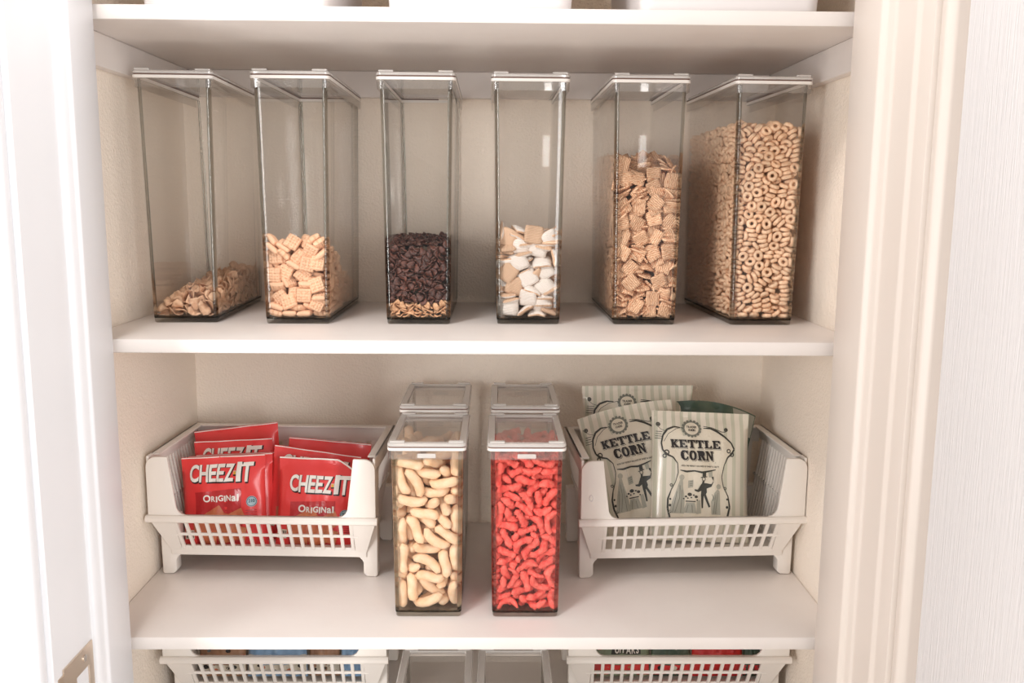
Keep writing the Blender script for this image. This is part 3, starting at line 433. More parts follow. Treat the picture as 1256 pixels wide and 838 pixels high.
112,-270,103,52,7,-13,3096,-271,138,33,22,-39,1182,83,13,12,-41,-18,18,-4,19,-44,14,-35,3184,135,162,12,-35,-8,16,40,158,-41,19,-32,2052,-271,124,-52,14,-5,3023,81,207,-12,-1,48,1107,75,207,13,-8,57,1018,-193,10,-38,24,-30,2123,-271,167,31,24,-14,2182,-85,28,22,-35,-28,16,-243,184,16,37,17,183,16,87,-35,-25,36,1183,-265,96,-22,-40,21,1018,19,69,-23,34,-17,3091,-270,112,-2,-56,18,2184,136,207,6,-48,-8,3051,106,207,-20,52,18,1184,98,167,37,-6,-46,2018,162,24,38,16,39,3152,-271,178,37,-21,39,171,180,207,-57,-15,-11,3108,-64,207,10,5,-55,
3182,119,70,37,-29,-20,2017,-123,124,37,17,39,3016,-72,201,29,36,33,2017,-79,137,24,30,20,3163,82,207,54,23,8,2018,14,31,-44,15,-33,2184,-78,180,-27,-32,36,3073,-269,47,14,-57,-10,1183,154,141,-21,-39,29,3018,227,40,-34,-2,-49,1017,34,122,29,28,21,3019,-158,11,-27,33,-22,2183,-145,106,-34,-12,47,1016,-70,186,-45,12,-32,182,262,95,-22,-37,19,2018,3,61,23,30,17,1118,191,207,-53,-9,-1,1182,-26,30,-18,-41,27,2182,149,97,26,-32,-37,3018,116,40,32,25,30,1066,-270,132,0,-17,57,2184,-175,197,6,-48,-9,1018,61,46,39,22,26,1184,141,190,-20,-39,31,
1172,-270,108,-4,-22,-50,1182,-42,102,-2,-49,5,2018,-2,76,11,33,7,3105,-270,124,-11,-3,-23,1134,-269,53,0,57,-17,1181,-68,29,28,-29,-40,2019,62,9,-23,38,-24,3018,-188,109,31,25,29,39,50,207,-2,15,41,3182,-179,62,22,-30,-16,3183,-226,151,48,-16,-30,2183,84,133,-32,-10,49,112,-270,149,26,-28,15,2181,148,35,-1,-50,3,2108,158,207,18,-56,12,2070,117,207,-52,-21,-2,2183,10,125,10,-47,-15,3157,-269,52,-18,54,18,183,-44,120,-29,-20,46,1017,1,207,1,52,1,63,79,207,3,3,58,1018,54,74,37,22,24,2046,-269,68,33,44,23,177,32,207,-22,-4,-41,
3163,-271,170,0,26,-2,181,35,28,18,-42,-27,3019,137,13,35,19,29,2181,-51,51,-49,-4,35,1022,41,207,-32,-49,-14,2060,139,207,21,20,51,3041,-269,78,-8,15,44,3184,-40,207,23,-27,-42,3025,-270,91,39,15,-13,184,48,207,-46,-9,36,82,71,207,2,-37,44,18,-40,112,-34,18,-44,2084,29,207,15,22,-45,1018,238,70,-35,22,-23,2019,-46,53,-30,25,-20,3183,200,144,25,-28,-18,100,-270,153,16,-47,21,3077,-49,206,-14,-12,57,1183,-268,186,36,-20,-28,18,162,92,-24,37,-31,1017,77,151,-23,40,-29,3017,99,153,-48,16,-28,3117,-268,2,-6,4,57,3066,-268,2,-6,4,57,
1183,152,175,26,-29,-42,3172,-269,74,-5,3,57,153,-95,206,-13,1,-56,2144,-270,127,12,-47,24,1182,52,114,30,-25,-23,2182,37,108,-10,-48,18,1018,182,102,-25,37,-33,3099,-268,11,1,4,58,2095,-46,206,-19,-54,-13,181,68,22,-1,-51,4,19,138,27,10,30,2,1100,-268,28,-4,20,38,2182,187,107,-39,-22,23,1144,-269,90,8,54,-19,3181,-18,47,25,-22,-46,183,-61,183,-30,-4,52,3145,-3,206,10,-4,33,1019,-149,36,-27,34,-36,2097,-26,206,1,-5,-60,2018,4,146,-11,29,-7,182,-104,116,26,-30,-42,3019,-103,59,-5,47,-19,19,185,76,30,4,51,3110,-269,76,-14,-3,56,
141,8,206,-54,-3,-16,181,-84,57,-19,-29,10,1182,229,132,15,-30,-14,2065,-270,169,-3,21,-56,18,-173,88,40,21,21,1018,-218,154,-48,11,-28,51,-270,150,-26,-5,37,1076,-270,156,-6,21,52,2032,-270,172,-11,18,-56,103,-270,169,5,21,-56,3130,-270,138,-13,-5,57,18,-110,97,29,11,51,2181,-104,71,-16,-32,6,3130,51,206,12,12,-24,1017,223,176,24,29,43,1182,-249,125,-29,-29,15,2034,-106,206,-15,52,-15,3019,-76,78,26,21,20,3182,-165,166,-19,-46,25,3029,-269,131,-8,-5,58,3181,93,36,-1,-51,-11,2135,71,206,-1,2,27,3020,102,27,40,13,26,1181,-269,128,41,29,32,
25,-131,206,-4,-6,-31,1109,59,206,2,17,58,18,253,134,29,-4,52,102,106,206,2,48,33,2075,-268,16,-51,27,-3,3024,-268,10,56,8,19,2095,-270,190,-8,12,-58,135,218,206,36,-45,2,2165,-269,157,-9,11,-58,3018,146,174,27,42,31,2182,24,186,34,-21,-20,53,21,206,-4,-8,-55,2019,38,84,-20,41,-33,3018,105,131,-53,8,-27,2182,268,177,-27,-1,53,2180,-227,26,26,-18,-50,2019,16,112,17,26,8,2180,-117,50,-25,-24,13,2181,65,100,-53,-1,28,2126,30,206,3,9,-24,3018,-140,184,29,28,44,20,24,42,24,23,48,1018,-158,171,-23,30,-43,1023,-268,33,10,-18,-40,
2166,-34,206,-19,13,42,1020,66,28,-28,12,-51,3019,72,106,16,25,13,3020,-90,36,-34,24,-14,26,-269,158,57,-2,-6,20,-65,29,52,9,26,182,-256,198,25,-29,-45,3181,232,78,-23,-43,30,2109,2,206,-2,-9,-58,2098,-102,206,0,-10,-43,3181,237,97,-53,11,27,3019,51,93,-11,47,-23,2153,-268,100,57,-16,7,20,-64,71,-21,40,-35,2021,109,205,-15,-27,20,1093,-160,205,-3,20,-36,2073,-269,123,21,6,-1,2114,-269,142,-39,-41,-20,2181,108,98,-16,-25,8,41,-267,39,-13,-6,-39,1154,-267,3,-2,3,-16,1181,-33,79,25,-15,-52,1148,-200,205,40,44,7,20,-205,41,5,51,15,
3100,-83,205,7,-6,55,3069,-268,56,7,25,42,1074,-29,205,-5,-4,-50,1020,-115,57,29,23,13,179,24,6,-26,0,54,2018,-10,159,25,2,54,3181,65,146,15,-44,-25,3025,-24,205,20,5,-54,2110,-160,205,2,-10,-43,2020,-257,74,23,19,51,1060,-267,25,23,-5,48,1047,-151,205,-5,0,25,1020,-83,61,9,25,3,2020,95,46,47,14,21,2116,-267,68,55,-22,-7,146,-268,145,-46,26,-15,3180,66,51,15,-30,-45,1178,-269,201,16,23,-29,3180,-209,87,41,-11,-37,2095,76,205,-18,3,-57,3181,259,146,16,-28,-47,2126,138,205,-1,-9,14,1129,149,205,-51,-1,-6,3097,-266,3,1,-1,24,
2181,-2,167,18,-39,-39,126,-267,83,7,-13,58,1180,-64,95,-43,-14,21,79,5,205,-3,-24,-35,130,-266,16,12,13,47,1180,-86,107,11,-27,-16,34,-266,25,27,-18,50,3133,-268,155,8,12,-58,121,41,205,-34,-37,23,1125,6,205,-60,-3,5,181,-178,138,19,-23,-11,1179,131,7,35,39,19,1180,233,122,32,42,14,1020,125,65,43,-29,-28,1020,-202,53,-5,-32,26,1020,-233,78,-20,-22,35,1019,189,155,15,-40,9,1182,6,197,-30,8,-43,1181,-115,185,-39,-11,-42,1179,-30,10,-31,8,-43,2118,-124,205,17,7,26,1180,91,53,34,40,18,103,-267,92,9,-49,13,1180,-255,81,38,36,25,
1179,-228,6,3,-24,2,3021,135,46,-8,35,-41,3180,-193,59,34,-22,-36,1182,-85,203,-25,15,-41,1180,-93,50,34,40,17,1021,-260,20,42,-30,-28,146,-269,194,11,3,-13,1020,241,89,31,-40,-9,1179,-168,23,31,41,13,3161,-268,111,30,-34,-36,2181,-146,161,-11,-45,32,1021,242,52,18,-42,3,3181,-163,146,29,-29,2,1019,71,167,-13,-31,29,1181,-28,154,26,44,5,1021,164,48,30,-39,-16,1179,103,8,34,37,21,1019,-207,134,-41,7,42,1181,192,188,23,42,6,1179,-133,50,-5,36,-23,1180,-260,117,-12,33,-27,1181,-146,181,-1,39,-18,1180,68,112,7,41,-11,3181,-248,161,-37,-24,26,
2072,-266,35,8,7,-3,1019,14,175,43,-18,-38,1180,-238,115,-10,30,-32,158,-266,15,-7,-5,50,2019,56,179,-10,51,-21,128,-109,205,12,-7,9,3139,-266,2,-1,7,30,180,265,116,19,-41,-37,1075,-267,98,14,55,-11,123,96,205,13,-17,-50,103,-176,205,-20,-8,-8,1177,-23,205,-8,12,28,3181,52,164,21,-4,-55,3021,-31,35,3,25,17,3021,212,31,-51,17,-17,1179,-189,47,33,42,14,3021,206,44,7,54,-5,79,-266,25,-5,-20,50,1059,-266,16,-4,3,13,2151,-267,113,31,-15,-45,24,-51,205,-3,3,45,3180,-74,102,-37,36,-26,3021,248,28,8,-31,-26,3181,-51,164,-26,-44,27,
3159,-267,66,-23,25,4,2181,179,175,10,-53,-12,173,-266,11,58,-7,-10,2180,-81,87,22,-12,-55,3179,257,73,18,26,36,3179,201,29,26,17,41,3181,239,175,13,29,34,180,170,84,-13,-23,4,1021,-165,28,-36,-9,41,3181,238,162,25,16,41,1021,-56,71,-39,6,40,1181,-159,188,-8,30,-32,3019,-118,175,30,-12,-38,2093,-267,79,-4,57,-3,3181,-216,160,3,36,26,1140,-268,166,-3,-12,52,1179,-200,34,-18,-25,50,3180,-205,133,-38,35,-28,2169,16,205,11,-2,49,1180,39,141,12,-23,-2,3179,8,14,-19,45,5,3021,-21,66,28,-12,-38,3179,-169,43,-42,21,-38,3180,98,119,-6,42,9,
2179,54,43,-19,-16,54,3021,-234,55,18,-31,-29,1181,-177,165,-25,-31,44,3086,80,204,-44,-8,20,3181,-12,193,-41,23,-35,3020,177,119,-50,19,-14,3181,63,190,25,25,34,3181,121,163,37,-10,43,3179,180,71,-41,22,-36,2022,-13,10,-8,47,-26,1020,21,138,41,-35,-19,126,112,204,-38,40,-15,1144,78,204,-57,-5,-2,2120,-54,204,5,22,-41,3021,224,62,35,-13,-40,3037,-267,115,19,32,14,2021,-252,43,-2,-38,11,2020,219,135,13,-39,-1,2020,-37,142,46,-11,-37,2179,-213,57,33,34,30,2180,125,93,-37,4,-45,2020,229,109,-10,-35,18,2020,91,163,17,-39,-4,2020,101,97,-43,-3,39,
2180,56,150,-24,27,-36,2181,-209,196,20,44,12,179,23,45,17,-35,-43,3020,-182,129,-22,-40,-6,2020,-229,160,24,-38,-11,2084,159,204,5,-6,49,3124,168,204,-4,19,57,20,-127,135,7,22,-3,2180,-67,204,34,4,44,3151,-266,44,-23,-55,-10,3020,208,115,40,7,-39,3020,72,143,20,53,8,1122,-43,204,0,10,-59,2181,-141,204,32,37,26,2022,-81,22,-40,-9,38,2021,-103,29,-7,-36,17,2179,235,65,-3,-55,8,179,-87,79,2,43,-15,21,122,84,15,-40,2,1026,15,204,3,5,-41,1179,222,81,-13,-39,39,21,89,83,-34,-13,37,179,-8,86,35,34,29,19,-266,183,1,-37,14,
1055,-268,182,2,13,-26,2021,-163,62,-21,9,-55,83,-149,204,1,-25,28,20,128,177,38,-33,-22,1021,-51,90,28,-37,-22,1179,28,66,15,41,-15,2180,118,144,20,-10,-56,1021,256,103,-16,-20,36,2179,-144,69,-16,34,-30,1179,89,60,3,-34,-1,2021,-241,99,-3,55,-7,1020,109,172,-18,21,-51,3179,-190,84,19,16,42,2179,-204,73,24,-3,-55,2077,-106,204,-11,8,-54,3022,252,8,-49,22,-11,2031,115,204,20,10,56,180,237,195,40,18,41,180,-85,142,-20,-27,0,2054,139,204,18,-53,7,2161,58,204,57,4,17,3079,-266,64,1,1,42,1179,-159,122,-3,41,-6,180,-194,158,13,44,-6,
2169,-266,124,11,-21,13,2021,-56,110,33,-8,48,1021,262,60,-19,6,-56,3020,127,196,-12,-33,-20,3150,-50,204,-50,13,-31,3179,-160,77,15,17,43,2020,-155,200,-4,17,-5,3021,-97,71,-26,-38,-8,180,-55,142,6,-20,-4,3142,-129,204,12,-11,58,1178,-102,7,39,40,15,180,-12,139,-23,21,-38,3178,195,63,50,-29,-11,20,-206,185,33,-36,-14,3052,-266,79,-27,2,-2,2022,-237,19,-23,6,-54,3178,195,44,-37,23,-35,1020,92,182,-21,-39,20,3022,44,54,-5,54,-7,1137,-265,64,5,14,-57,2046,-265,3,-2,-5,4,2020,246,152,18,20,49,1103,96,204,3,-14,41,20,209,171,21,6,56,
3164,-77,204,17,-35,30,78,-12,204,51,32,-3,2117,-265,27,8,17,-8,60,-267,188,18,13,45,2176,-265,23,-8,-3,-32,1022,185,15,44,-31,-26,1179,-193,124,43,3,40,3142,204,204,57,14,11,2157,28,204,11,19,32,1020,101,198,14,-33,-30,3020,198,187,11,-25,-34,102,-266,115,6,-3,-54,2071,99,204,-5,-10,51,3179,-3,122,45,-30,-2,178,247,26,-17,26,-35,2178,-161,61,-32,12,-42,1022,161,4,-18,-1,-57,178,45,62,1,38,-21,3072,-265,73,-12,-13,42,1177,232,4,1,-18,2,2094,-120,204,0,1,-60,3043,-265,14,43,35,18,175,-267,179,55,-15,-6,179,115,116,14,-37,-2,
3179,170,102,41,17,37,178,-151,34,33,41,15,178,6,45,-33,6,-42,1023,-173,11,-40,-26,36,3179,4,146,16,41,-1,3047,-113,204,4,16,18,2179,106,138,39,32,30,3177,157,9,-34,12,-39,3021,-234,141,5,-43,12,3177,189,10,-37,8,-39,3022,74,69,35,-36,-26,3022,-194,20,-4,20,3,3021,182,93,-41,24,-36,2023,40,10,19,-42,-1,3180,90,184,14,-23,-19,3089,-265,84,-8,-11,56,176,-265,42,9,14,34,1022,13,51,-16,15,-55,1180,-40,166,-14,16,-40,2021,-126,158,-42,-26,32,2178,-21,64,41,-7,43,2020,-24,181,-43,-21,35,180,159,181,-20,4,57,2021,154,130,-41,-27,31,
2178,-153,54,-50,6,32,95,-184,203,51,31,4,1177,-73,10,-29,-3,-46,2050,126,203,11,55,-22,23,-57,9,40,-35,-23,3177,-265,90,-55,21,12,1097,-55,203,22,7,-7,3177,-207,9,11,-19,16,1178,-170,102,-24,2,-44,2022,88,100,4,23,-7,1178,106,39,39,-12,39,1021,-141,168,26,-6,-43,75,-265,107,-57,-20,0,1177,-61,19,24,12,39,1179,245,136,-29,42,2,1179,61,169,-23,-22,16,179,24,138,-41,-16,-39,2123,-20,203,-1,-12,-59,2022,167,66,-8,-39,-12,2179,265,167,4,-58,3,2023,233,23,-22,13,-8,2179,211,133,3,37,24,2021,-172,157,44,17,-37,3020,267,192,23,-4,-41,
3021,122,149,10,11,23,1055,-9,203,-36,30,25,1023,94,11,23,-8,-42,2023,-122,17,-41,-32,24,178,-212,117,-30,6,-42,1122,-265,112,9,11,2,2021,174,137,19,-9,56,2021,-46,178,-7,-33,26,3178,-63,119,44,24,34,1178,251,114,-43,35,-22,3178,210,68,17,0,-57,3179,-14,154,0,-53,-21,2180,-103,197,14,-28,-49,136,-264,46,-34,47,0,1178,-123,80,30,-1,41,1028,162,203,13,0,0,2177,-233,48,14,-26,-52,3177,138,27,45,-32,2,2155,276,203,40,1,-7,1156,-161,203,-29,-52,-1,2022,-165,128,-21,2,-56,1178,184,122,-5,-16,3,2061,-266,159,-1,-11,-57,2021,49,194,16,10,56,
3021,-65,171,15,-31,-24,1178,-88,131,9,-39,-42,3179,-259,164,27,43,-5,3177,-190,29,8,36,-24,3179,-143,138,-26,6,-42,2047,-266,174,3,17,19,3179,-98,164,42,33,26,1094,-208,203,19,50,20,2060,-265,100,-24,-51,-10,177,264,42,40,-3,42,2022,-119,72,-24,-41,1,1045,-53,203,-55,-18,-8,3070,-168,203,-4,27,-51,1046,-31,203,-5,-37,-28,3021,-33,158,-16,-16,39,3023,151,41,-43,-40,8,2022,225,83,23,-43,-1,3176,-264,15,-8,5,-49,3034,-264,66,-11,-4,58,27,-264,61,3,59,5,178,-134,93,2,43,9,2179,82,155,37,-4,44,22,-154,91,17,5,57,2022,-139,121,-1,-35,-21,
1023,-79,5,-38,-43,11,2179,227,175,-8,-32,49,1022,-153,108,-35,-44,2,1021,161,196,26,11,15,3022,-96,128,0,-19,-37,21,-105,203,33,7,-45,41,-265,151,43,-16,-33,1022,-230,129,14,55,2,1022,-244,126,-40,-40,19,47,-72,203,7,7,59,177,-149,15,17,3,-58,3124,-264,74,17,-9,-49,3022,-141,81,-43,-40,10,3178,149,114,-44,36,-20,23,-189,55,40,10,-41,3023,23,11,44,37,-18,2178,101,79,-41,-10,-40,2177,-115,61,-7,-18,-5,148,-264,20,10,-30,21,1023,-217,64,-40,-42,15,1179,29,166,20,3,40,3177,75,40,-4,-2,32,3086,-265,92,-6,7,49,1024,-246,5,-39,-44,9,
1022,-35,98,17,-1,-45,1177,162,61,5,10,38,1177,37,76,6,12,38,1022,-262,146,9,-10,-44,1178,219,105,2,13,37,3177,11,33,-16,31,-29,1023,48,61,8,-10,-44,3177,127,14,13,3,-54,3021,74,201,41,29,-28,3022,7,96,6,8,25,1023,-181,32,18,14,52,1022,-200,91,23,12,-44,2021,-175,167,23,13,47,1178,-122,107,-33,37,15,22,198,128,-30,-43,10,22,-133,104,39,-38,-19,1177,150,203,-1,5,27,2094,192,203,-1,-2,14,1177,80,80,-11,-30,49,2179,-44,185,9,-14,-26,133,-265,150,-50,-33,3,2022,156,112,11,-27,-31,3177,57,73,-3,-1,35,1069,-136,203,11,1,16,
2023,-192,43,-21,52,4,3177,38,90,-11,-47,33,2178,-224,109,-34,-9,-49,1141,137,203,-6,9,50,3023,-78,39,0,12,26,3021,234,186,4,-1,-43,3179,-43,179,-44,38,-5,21,-89,202,-57,2,-16,2057,-265,145,19,54,16,1178,-257,134,9,-17,-26,43,180,203,36,-47,-3,1023,89,62,-41,-41,15,3024,-36,11,52,-26,14,3177,176,41,12,8,-53,1177,-5,40,-11,37,-1,3022,-172,105,19,-3,28,2178,-26,112,15,38,-14,1177,-108,90,-23,0,-50,1083,-265,132,-7,28,-21,3024,-124,2,-1,7,27,1065,-57,202,17,-54,15,3102,-142,202,4,7,-57,2176,-117,16,-29,7,-39,1023,13,77,-25,12,-45,
2115,-263,18,16,1,58,2093,211,202,8,31,-29,3023,36,97,17,13,-46,3022,92,111,-35,3,-48,24,-236,7,17,13,56,1171,47,202,18,-34,-45,1176,175,9,-12,-26,51,1176,-248,24,1,10,39,1162,-265,131,11,-15,-54,2177,-180,73,-10,6,59,3023,134,80,32,3,-34,2177,210,51,-9,2,59,22,-103,122,7,-28,-36,3021,25,185,28,2,33,23,36,109,13,-20,-41,22,-2,181,-5,-37,-27,178,-131,149,44,-18,34,22,-205,167,16,-15,-44,3176,225,35,29,52,-9,23,-200,80,24,-4,-46,2099,17,202,-1,0,-55,30,-147,202,6,5,25,1023,-162,52,12,3,-44,24,-215,202,22,-29,-4,
179,-117,198,-16,3,57,3176,-11,11,12,-14,-57,177,-5,106,-43,-29,-30,1085,111,202,-17,25,30,178,157,159,42,37,19,1116,-99,202,-53,6,-7,3176,54,6,38,43,15,23,-28,78,14,-14,-44,2165,-66,202,8,-44,12,3022,262,166,9,-6,30,24,266,21,-2,57,-4,176,-248,35,-46,33,-19,3023,-113,107,5,16,5,3178,194,171,39,40,21,22,148,159,12,-15,-44,1178,270,140,-11,-25,-18,3177,200,96,10,16,-49,3176,-35,50,32,-21,45,2177,-184,96,-6,17,-32,1178,-67,133,-41,41,8,178,-233,171,12,-57,-5,1024,-218,12,-47,36,12,2159,-10,202,9,-3,54,2023,-17,127,-16,-5,48,
3074,-182,202,-15,51,28,3023,258,91,6,-4,31,1128,57,202,6,-46,-34,2023,203,89,-8,-14,46,23,78,121,17,-8,-46,24,43,29,12,51,26,1178,0,184,-38,-45,-11,1023,201,77,19,9,44,36,138,202,-3,6,-43,1177,-100,96,-5,8,41,1024,110,5,3,-3,-48,3022,-183,147,-12,-23,-23,3024,-55,37,-5,-16,35,1178,-99,152,10,-3,-58,3177,-59,80,0,7,-50,3040,78,202,8,16,47,2178,172,154,-52,-24,10,3023,39,132,-5,4,31,3024,117,21,-14,-8,37,1024,78,49,-4,56,10,3022,115,167,46,-34,-16,176,-153,7,-44,36,-12,2177,132,107,-7,1,59,3177,22,120,-31,-49,-13,
177,98,144,20,-2,-56,2063,-115,202,-1,60,-4,3158,132,202,25,15,42,3177,-252,108,9,-54,-21,1023,268,86,-42,-41,9,2058,-263,49,13,-12,-33,3176,78,8,52,-13,-15,2176,144,51,48,34,9,1022,-124,196,-13,-19,43,1178,-66,161,11,-42,26,2023,173,130,-35,44,21,3024,-120,38,-14,-46,7,3023,96,139,-10,-8,35,2024,-128,45,-15,18,-29,177,131,123,8,16,34,3024,257,80,54,-17,17,2177,-160,114,15,-55,-4,3023,119,138,30,8,9,1024,212,51,1,0,-49,3023,137,115,25,-46,-13,159,-264,152,-35,-33,32,2023,4,127,4,-22,44,2022,27,165,-1,-13,48,2023,-225,107,33,-50,0,
3177,232,147,10,-1,30,22,-226,194,34,24,-40,178,-123,169,11,14,34,2022,249,186,13,-22,46,2023,127,104,-6,3,50,2024,-117,88,33,-50,-3,2178,-184,186,49,33,-4,22,-185,180,5,-21,-41,3178,-192,191,-15,-2,58,2026,-265,196,15,3,14,2177,-17,104,30,-42,-9,2023,209,160,-12,8,0,176,252,67,26,-47,-24,1023,-226,112,-8,-2,-41,3023,127,122,-14,10,-53,1022,-176,198,-59,8,-9,2175,-125,3,-4,-1,-34,2023,-158,141,-40,-35,25,1024,31,26,0,-13,43,3178,-53,198,6,-27,-30,1023,222,123,-47,17,4,24,251,48,-8,56,11,1023,-100,148,-12,2,-57,24,148,60,5,-20,-41,
1177,206,120,41,-43,5,2090,58,202,45,-38,7,2178,268,190,-1,-22,55,1176,-156,202,-4,2,26,165,-263,81,-13,-15,-55,1024,-223,41,12,-15,-36,1025,217,18,11,-4,-41,1023,-62,149,-12,3,48,3153,-264,140,-16,58,6,2175,51,10,15,-5,-18,1177,-116,158,-5,-10,16,2023,155,151,-7,-10,48,3166,113,202,-60,-3,0,3175,-133,24,-44,-29,-27,1177,-109,135,8,7,-58,3024,-261,92,-21,-1,45,3176,4,61,6,7,-49,2029,-262,24,30,-37,-26,2155,166,201,-11,23,-31,3178,215,190,10,6,52,2132,-262,31,51,-28,-6,2061,-92,201,-6,-7,58,1025,261,33,-20,-30,-28,25,-264,161,-11,6,37,
1025,-30,21,-1,33,42,177,124,176,-13,-14,2,3177,134,134,16,-15,45,1023,-201,120,-10,15,47,2108,-115,201,12,-7,-36,1024,106,53,0,59,-9,1175,21,26,-8,26,-46,2177,-36,145,44,9,-35,1177,-234,134,-1,-17,40,1176,219,58,-1,-2,-40,176,-175,91,-2,-56,-18,1023,-190,195,-32,50,-7,1076,-209,201,1,11,49,3023,-22,187,17,27,33,1163,-177,201,-33,-28,18,2121,-262,8,-3,3,28,24,63,95,-19,-3,42,3023,41,186,-2,-22,-47,104,-262,56,29,49,17,1176,-250,56,-57,-2,5,177,106,164,-27,-26,-10,49,-263,92,20,-56,-3,2121,85,201,-19,12,27,3176,26,98,35,-38,19,
2023,159,179,-15,-7,-57,25,110,57,-13,-7,-58,2023,9,159,49,19,29,1176,-69,75,-46,-37,11,3175,121,20,12,16,-56,3163,-188,201,18,-20,-52,2088,11,201,-14,58,-8,1025,74,16,-8,6,9,3108,-263,166,1,-26,35,2029,-263,124,-2,5,-20,2037,-8,201,-25,-26,39,3124,18,201,-45,-40,-2,2177,83,199,-14,-11,-19,3025,-216,47,6,-3,-45,176,-194,107,14,7,39,3047,-142,201,-58,-5,-14,1025,39,40,-55,14,5,1023,-57,156,4,13,58,3094,128,201,-7,4,59,80,181,201,2,-6,51,3175,-206,26,50,-21,5,1175,261,57,-2,-1,-57,2025,29,57,-4,21,-30,2024,-17,101,-10,-33,-27,
1175,117,45,37,-45,11,3023,175,197,-3,20,-53,2177,-98,177,-13,-9,-19,24,-133,90,9,-11,-46,2175,79,66,46,16,-27,3025,175,54,-5,54,-3,1175,108,56,49,-29,-12,2175,-246,8,-1,10,58,3157,-261,29,-2,54,25,2175,158,74,-23,-11,16,1125,-262,55,-10,36,-41,2091,-262,40,-23,-20,51,24,28,201,5,-22,44,2133,-264,193,-57,0,-6,1175,-262,55,14,-11,12,176,-229,86,-45,-12,-35,3177,34,160,-11,-49,-29,3176,-152,90,4,-24,-53,3134,-159,201,-20,-53,-5,1024,-241,113,4,30,52,26,-100,8,5,-23,36,2044,-262,54,49,10,32,2175,-63,62,9,3,-36,25,-182,67,-12,-7,-58,
1176,-81,120,-4,-4,-58,2175,251,46,38,-21,36,3023,170,164,-3,-17,43,25,-157,79,-12,21,-55,24,270,135,-21,6,3,2175,226,14,5,-9,-59,176,220,150,23,-1,34,3176,123,158,-36,-45,14,1024,-185,89,-33,44,24,1025,-100,46,-1,-7,46,3024,-19,138,-6,-2,-21,3025,155,71,24,-29,-39,3174,268,2,7,-2,-60,3176,-95,130,39,-15,18,25,-136,60,-2,-29,38,3176,220,99,36,44,-19,1175,125,89,50,-2,-33,2175,241,39,30,-11,40,25,-23,49,14,-5,-50,3176,162,113,31,-5,27,2023,-152,186,42,38,-20,1025,75,82,-3,-12,-51,23,189,176,12,-28,33,1158,-47,201,-37,36,-22,
24,215,149,35,-47,-4,3136,-262,101,-17,-1,51,1177,-204,199,-33,-13,45,3026,-237,28,11,20,53,1116,-142,201,-11,-1,57,3023,-55,186,26,8,-20,1024,244,117,25,2,-35,1177,-134,190,16,13,28,25,-150,49,-39,-44,3,2024,-261,120,-38,-43,1,24,-56,138,-30,-50,4,3176,247,157,-22,46,31,1023,-237,196,41,35,-24,25,-143,68,11,-5,-43,1056,85,201,8,8,-39,3174,-106,36,-1,-53,27,174,-32,37,1,6,-59,3176,-157,127,24,-24,-31,25,-223,93,-44,-34,19,2024,-90,173,-4,-14,-42,3175,5,100,-47,-33,-16,2024,-90,187,41,40,-16,2025,-10,89,-38,-44,-8,2024,-173,185,9,-3,-44,
2176,-81,160,15,0,41,1025,-38,70,2,14,-57,2026,6,6,-40,-44,3,174,-51,7,12,4,32,2176,-129,130,7,5,41,176,-172,120,17,30,-30,25,210,102,18,11,-49,2174,64,35,5,3,60,3177,257,197,10,10,53,176,221,186,-8,-59,-9,1131,-130,200,21,-19,51,2025,-37,92,49,30,14,1023,-8,198,5,-17,16,1026,91,19,1,6,-56,2025,-95,81,6,4,56,25,55,119,-10,4,-55,3025,-11,113,-36,-8,-23,2174,-135,36,45,25,28,3174,215,2,-7,3,59,3174,94,26,5,15,43,3175,87,77,33,43,25,3104,34,200,19,14,-4,1176,-250,143,60,3,3,2176,-22,165,-9,13,38,
3176,90,171,-50,-7,-33,1024,146,133,-11,22,-54,3024,136,183,-24,-50,0,1026,172,36,2,-4,53,2115,-263,172,-37,0,-44,2063,-76,200,-37,-46,-13,174,-244,44,-3,-16,-57,26,-214,22,0,-13,-50,1149,-263,181,20,-23,-32,1024,42,147,12,-24,-29,1025,147,96,-30,49,16,3102,-34,200,10,10,-56,3176,-215,145,46,31,15,1175,-146,131,-24,-31,-45,2174,17,59,24,-17,35,2175,63,127,-47,18,-33,2176,43,178,43,-31,26,1025,-22,93,-4,50,-32,3175,248,88,22,-54,-10,2174,-129,43,-32,8,46,1026,-144,4,-12,4,51,3024,109,188,-10,-35,36,176,-248,186,-51,30,-2,2175,47,123,-43,36,-17,
1144,187,200,16,3,57,2175,205,88,0,18,-26,3176,129,198,11,21,42,26,274,69,43,-17,2,1085,-261,51,-19,1,28,2080,-68,200,19,-3,56,176,-197,183,52,-29,5,174,-238,16,-6,-4,-59,3025,29,103,22,28,-11,2070,59,200,-9,-9,54,175,264,129,-6,-16,57,26,-181,56,-23,6,-3,175,83,93,-2,-22,54,25,-209,103,47,-15,2,2025,-164,118,6,7,-42,3175,-56,112,-3,-57,-15,2026,198,3,9,10,-46,2026,194,27,4,-5,46,174,-181,2,0,-5,25,176,53,184,37,-21,15,26,-6,36,-3,-9,12,176,-22,185,57,-15,-7,2174,164,20,7,-5,37,1174,195,48,-22,-30,41,
2024,-125,186,10,-22,-13,2035,-162,200,-7,32,-30,1176,-82,194,0,0,41,1176,175,186,24,-55,-5,25,4,113,-21,-35,2,176,-195,168,-9,-6,47,25,-106,140,9,7,-15,1176,13,168,-3,8,-51,1176,252,182,2,15,50,3176,-130,163,19,46,-30,2024,-44,200,9,58,7,2176,-169,180,-1,16,40,175,92,107,-6,4,-39,25,-83,140,-12,29,-47,3024,128,160,11,-7,27,3174,-46,30,2,-59,-2,3024,-217,166,0,-15,-52,175,-75,141,-43,-13,-3,3174,271,32,18,14,-31,25,-251,138,16,-8,52,26,-147,23,-24,-52,-8,2024,33,181,24,22,-35,1024,-219,177,-5,-13,-27,174,-214,36,15,5,-43,
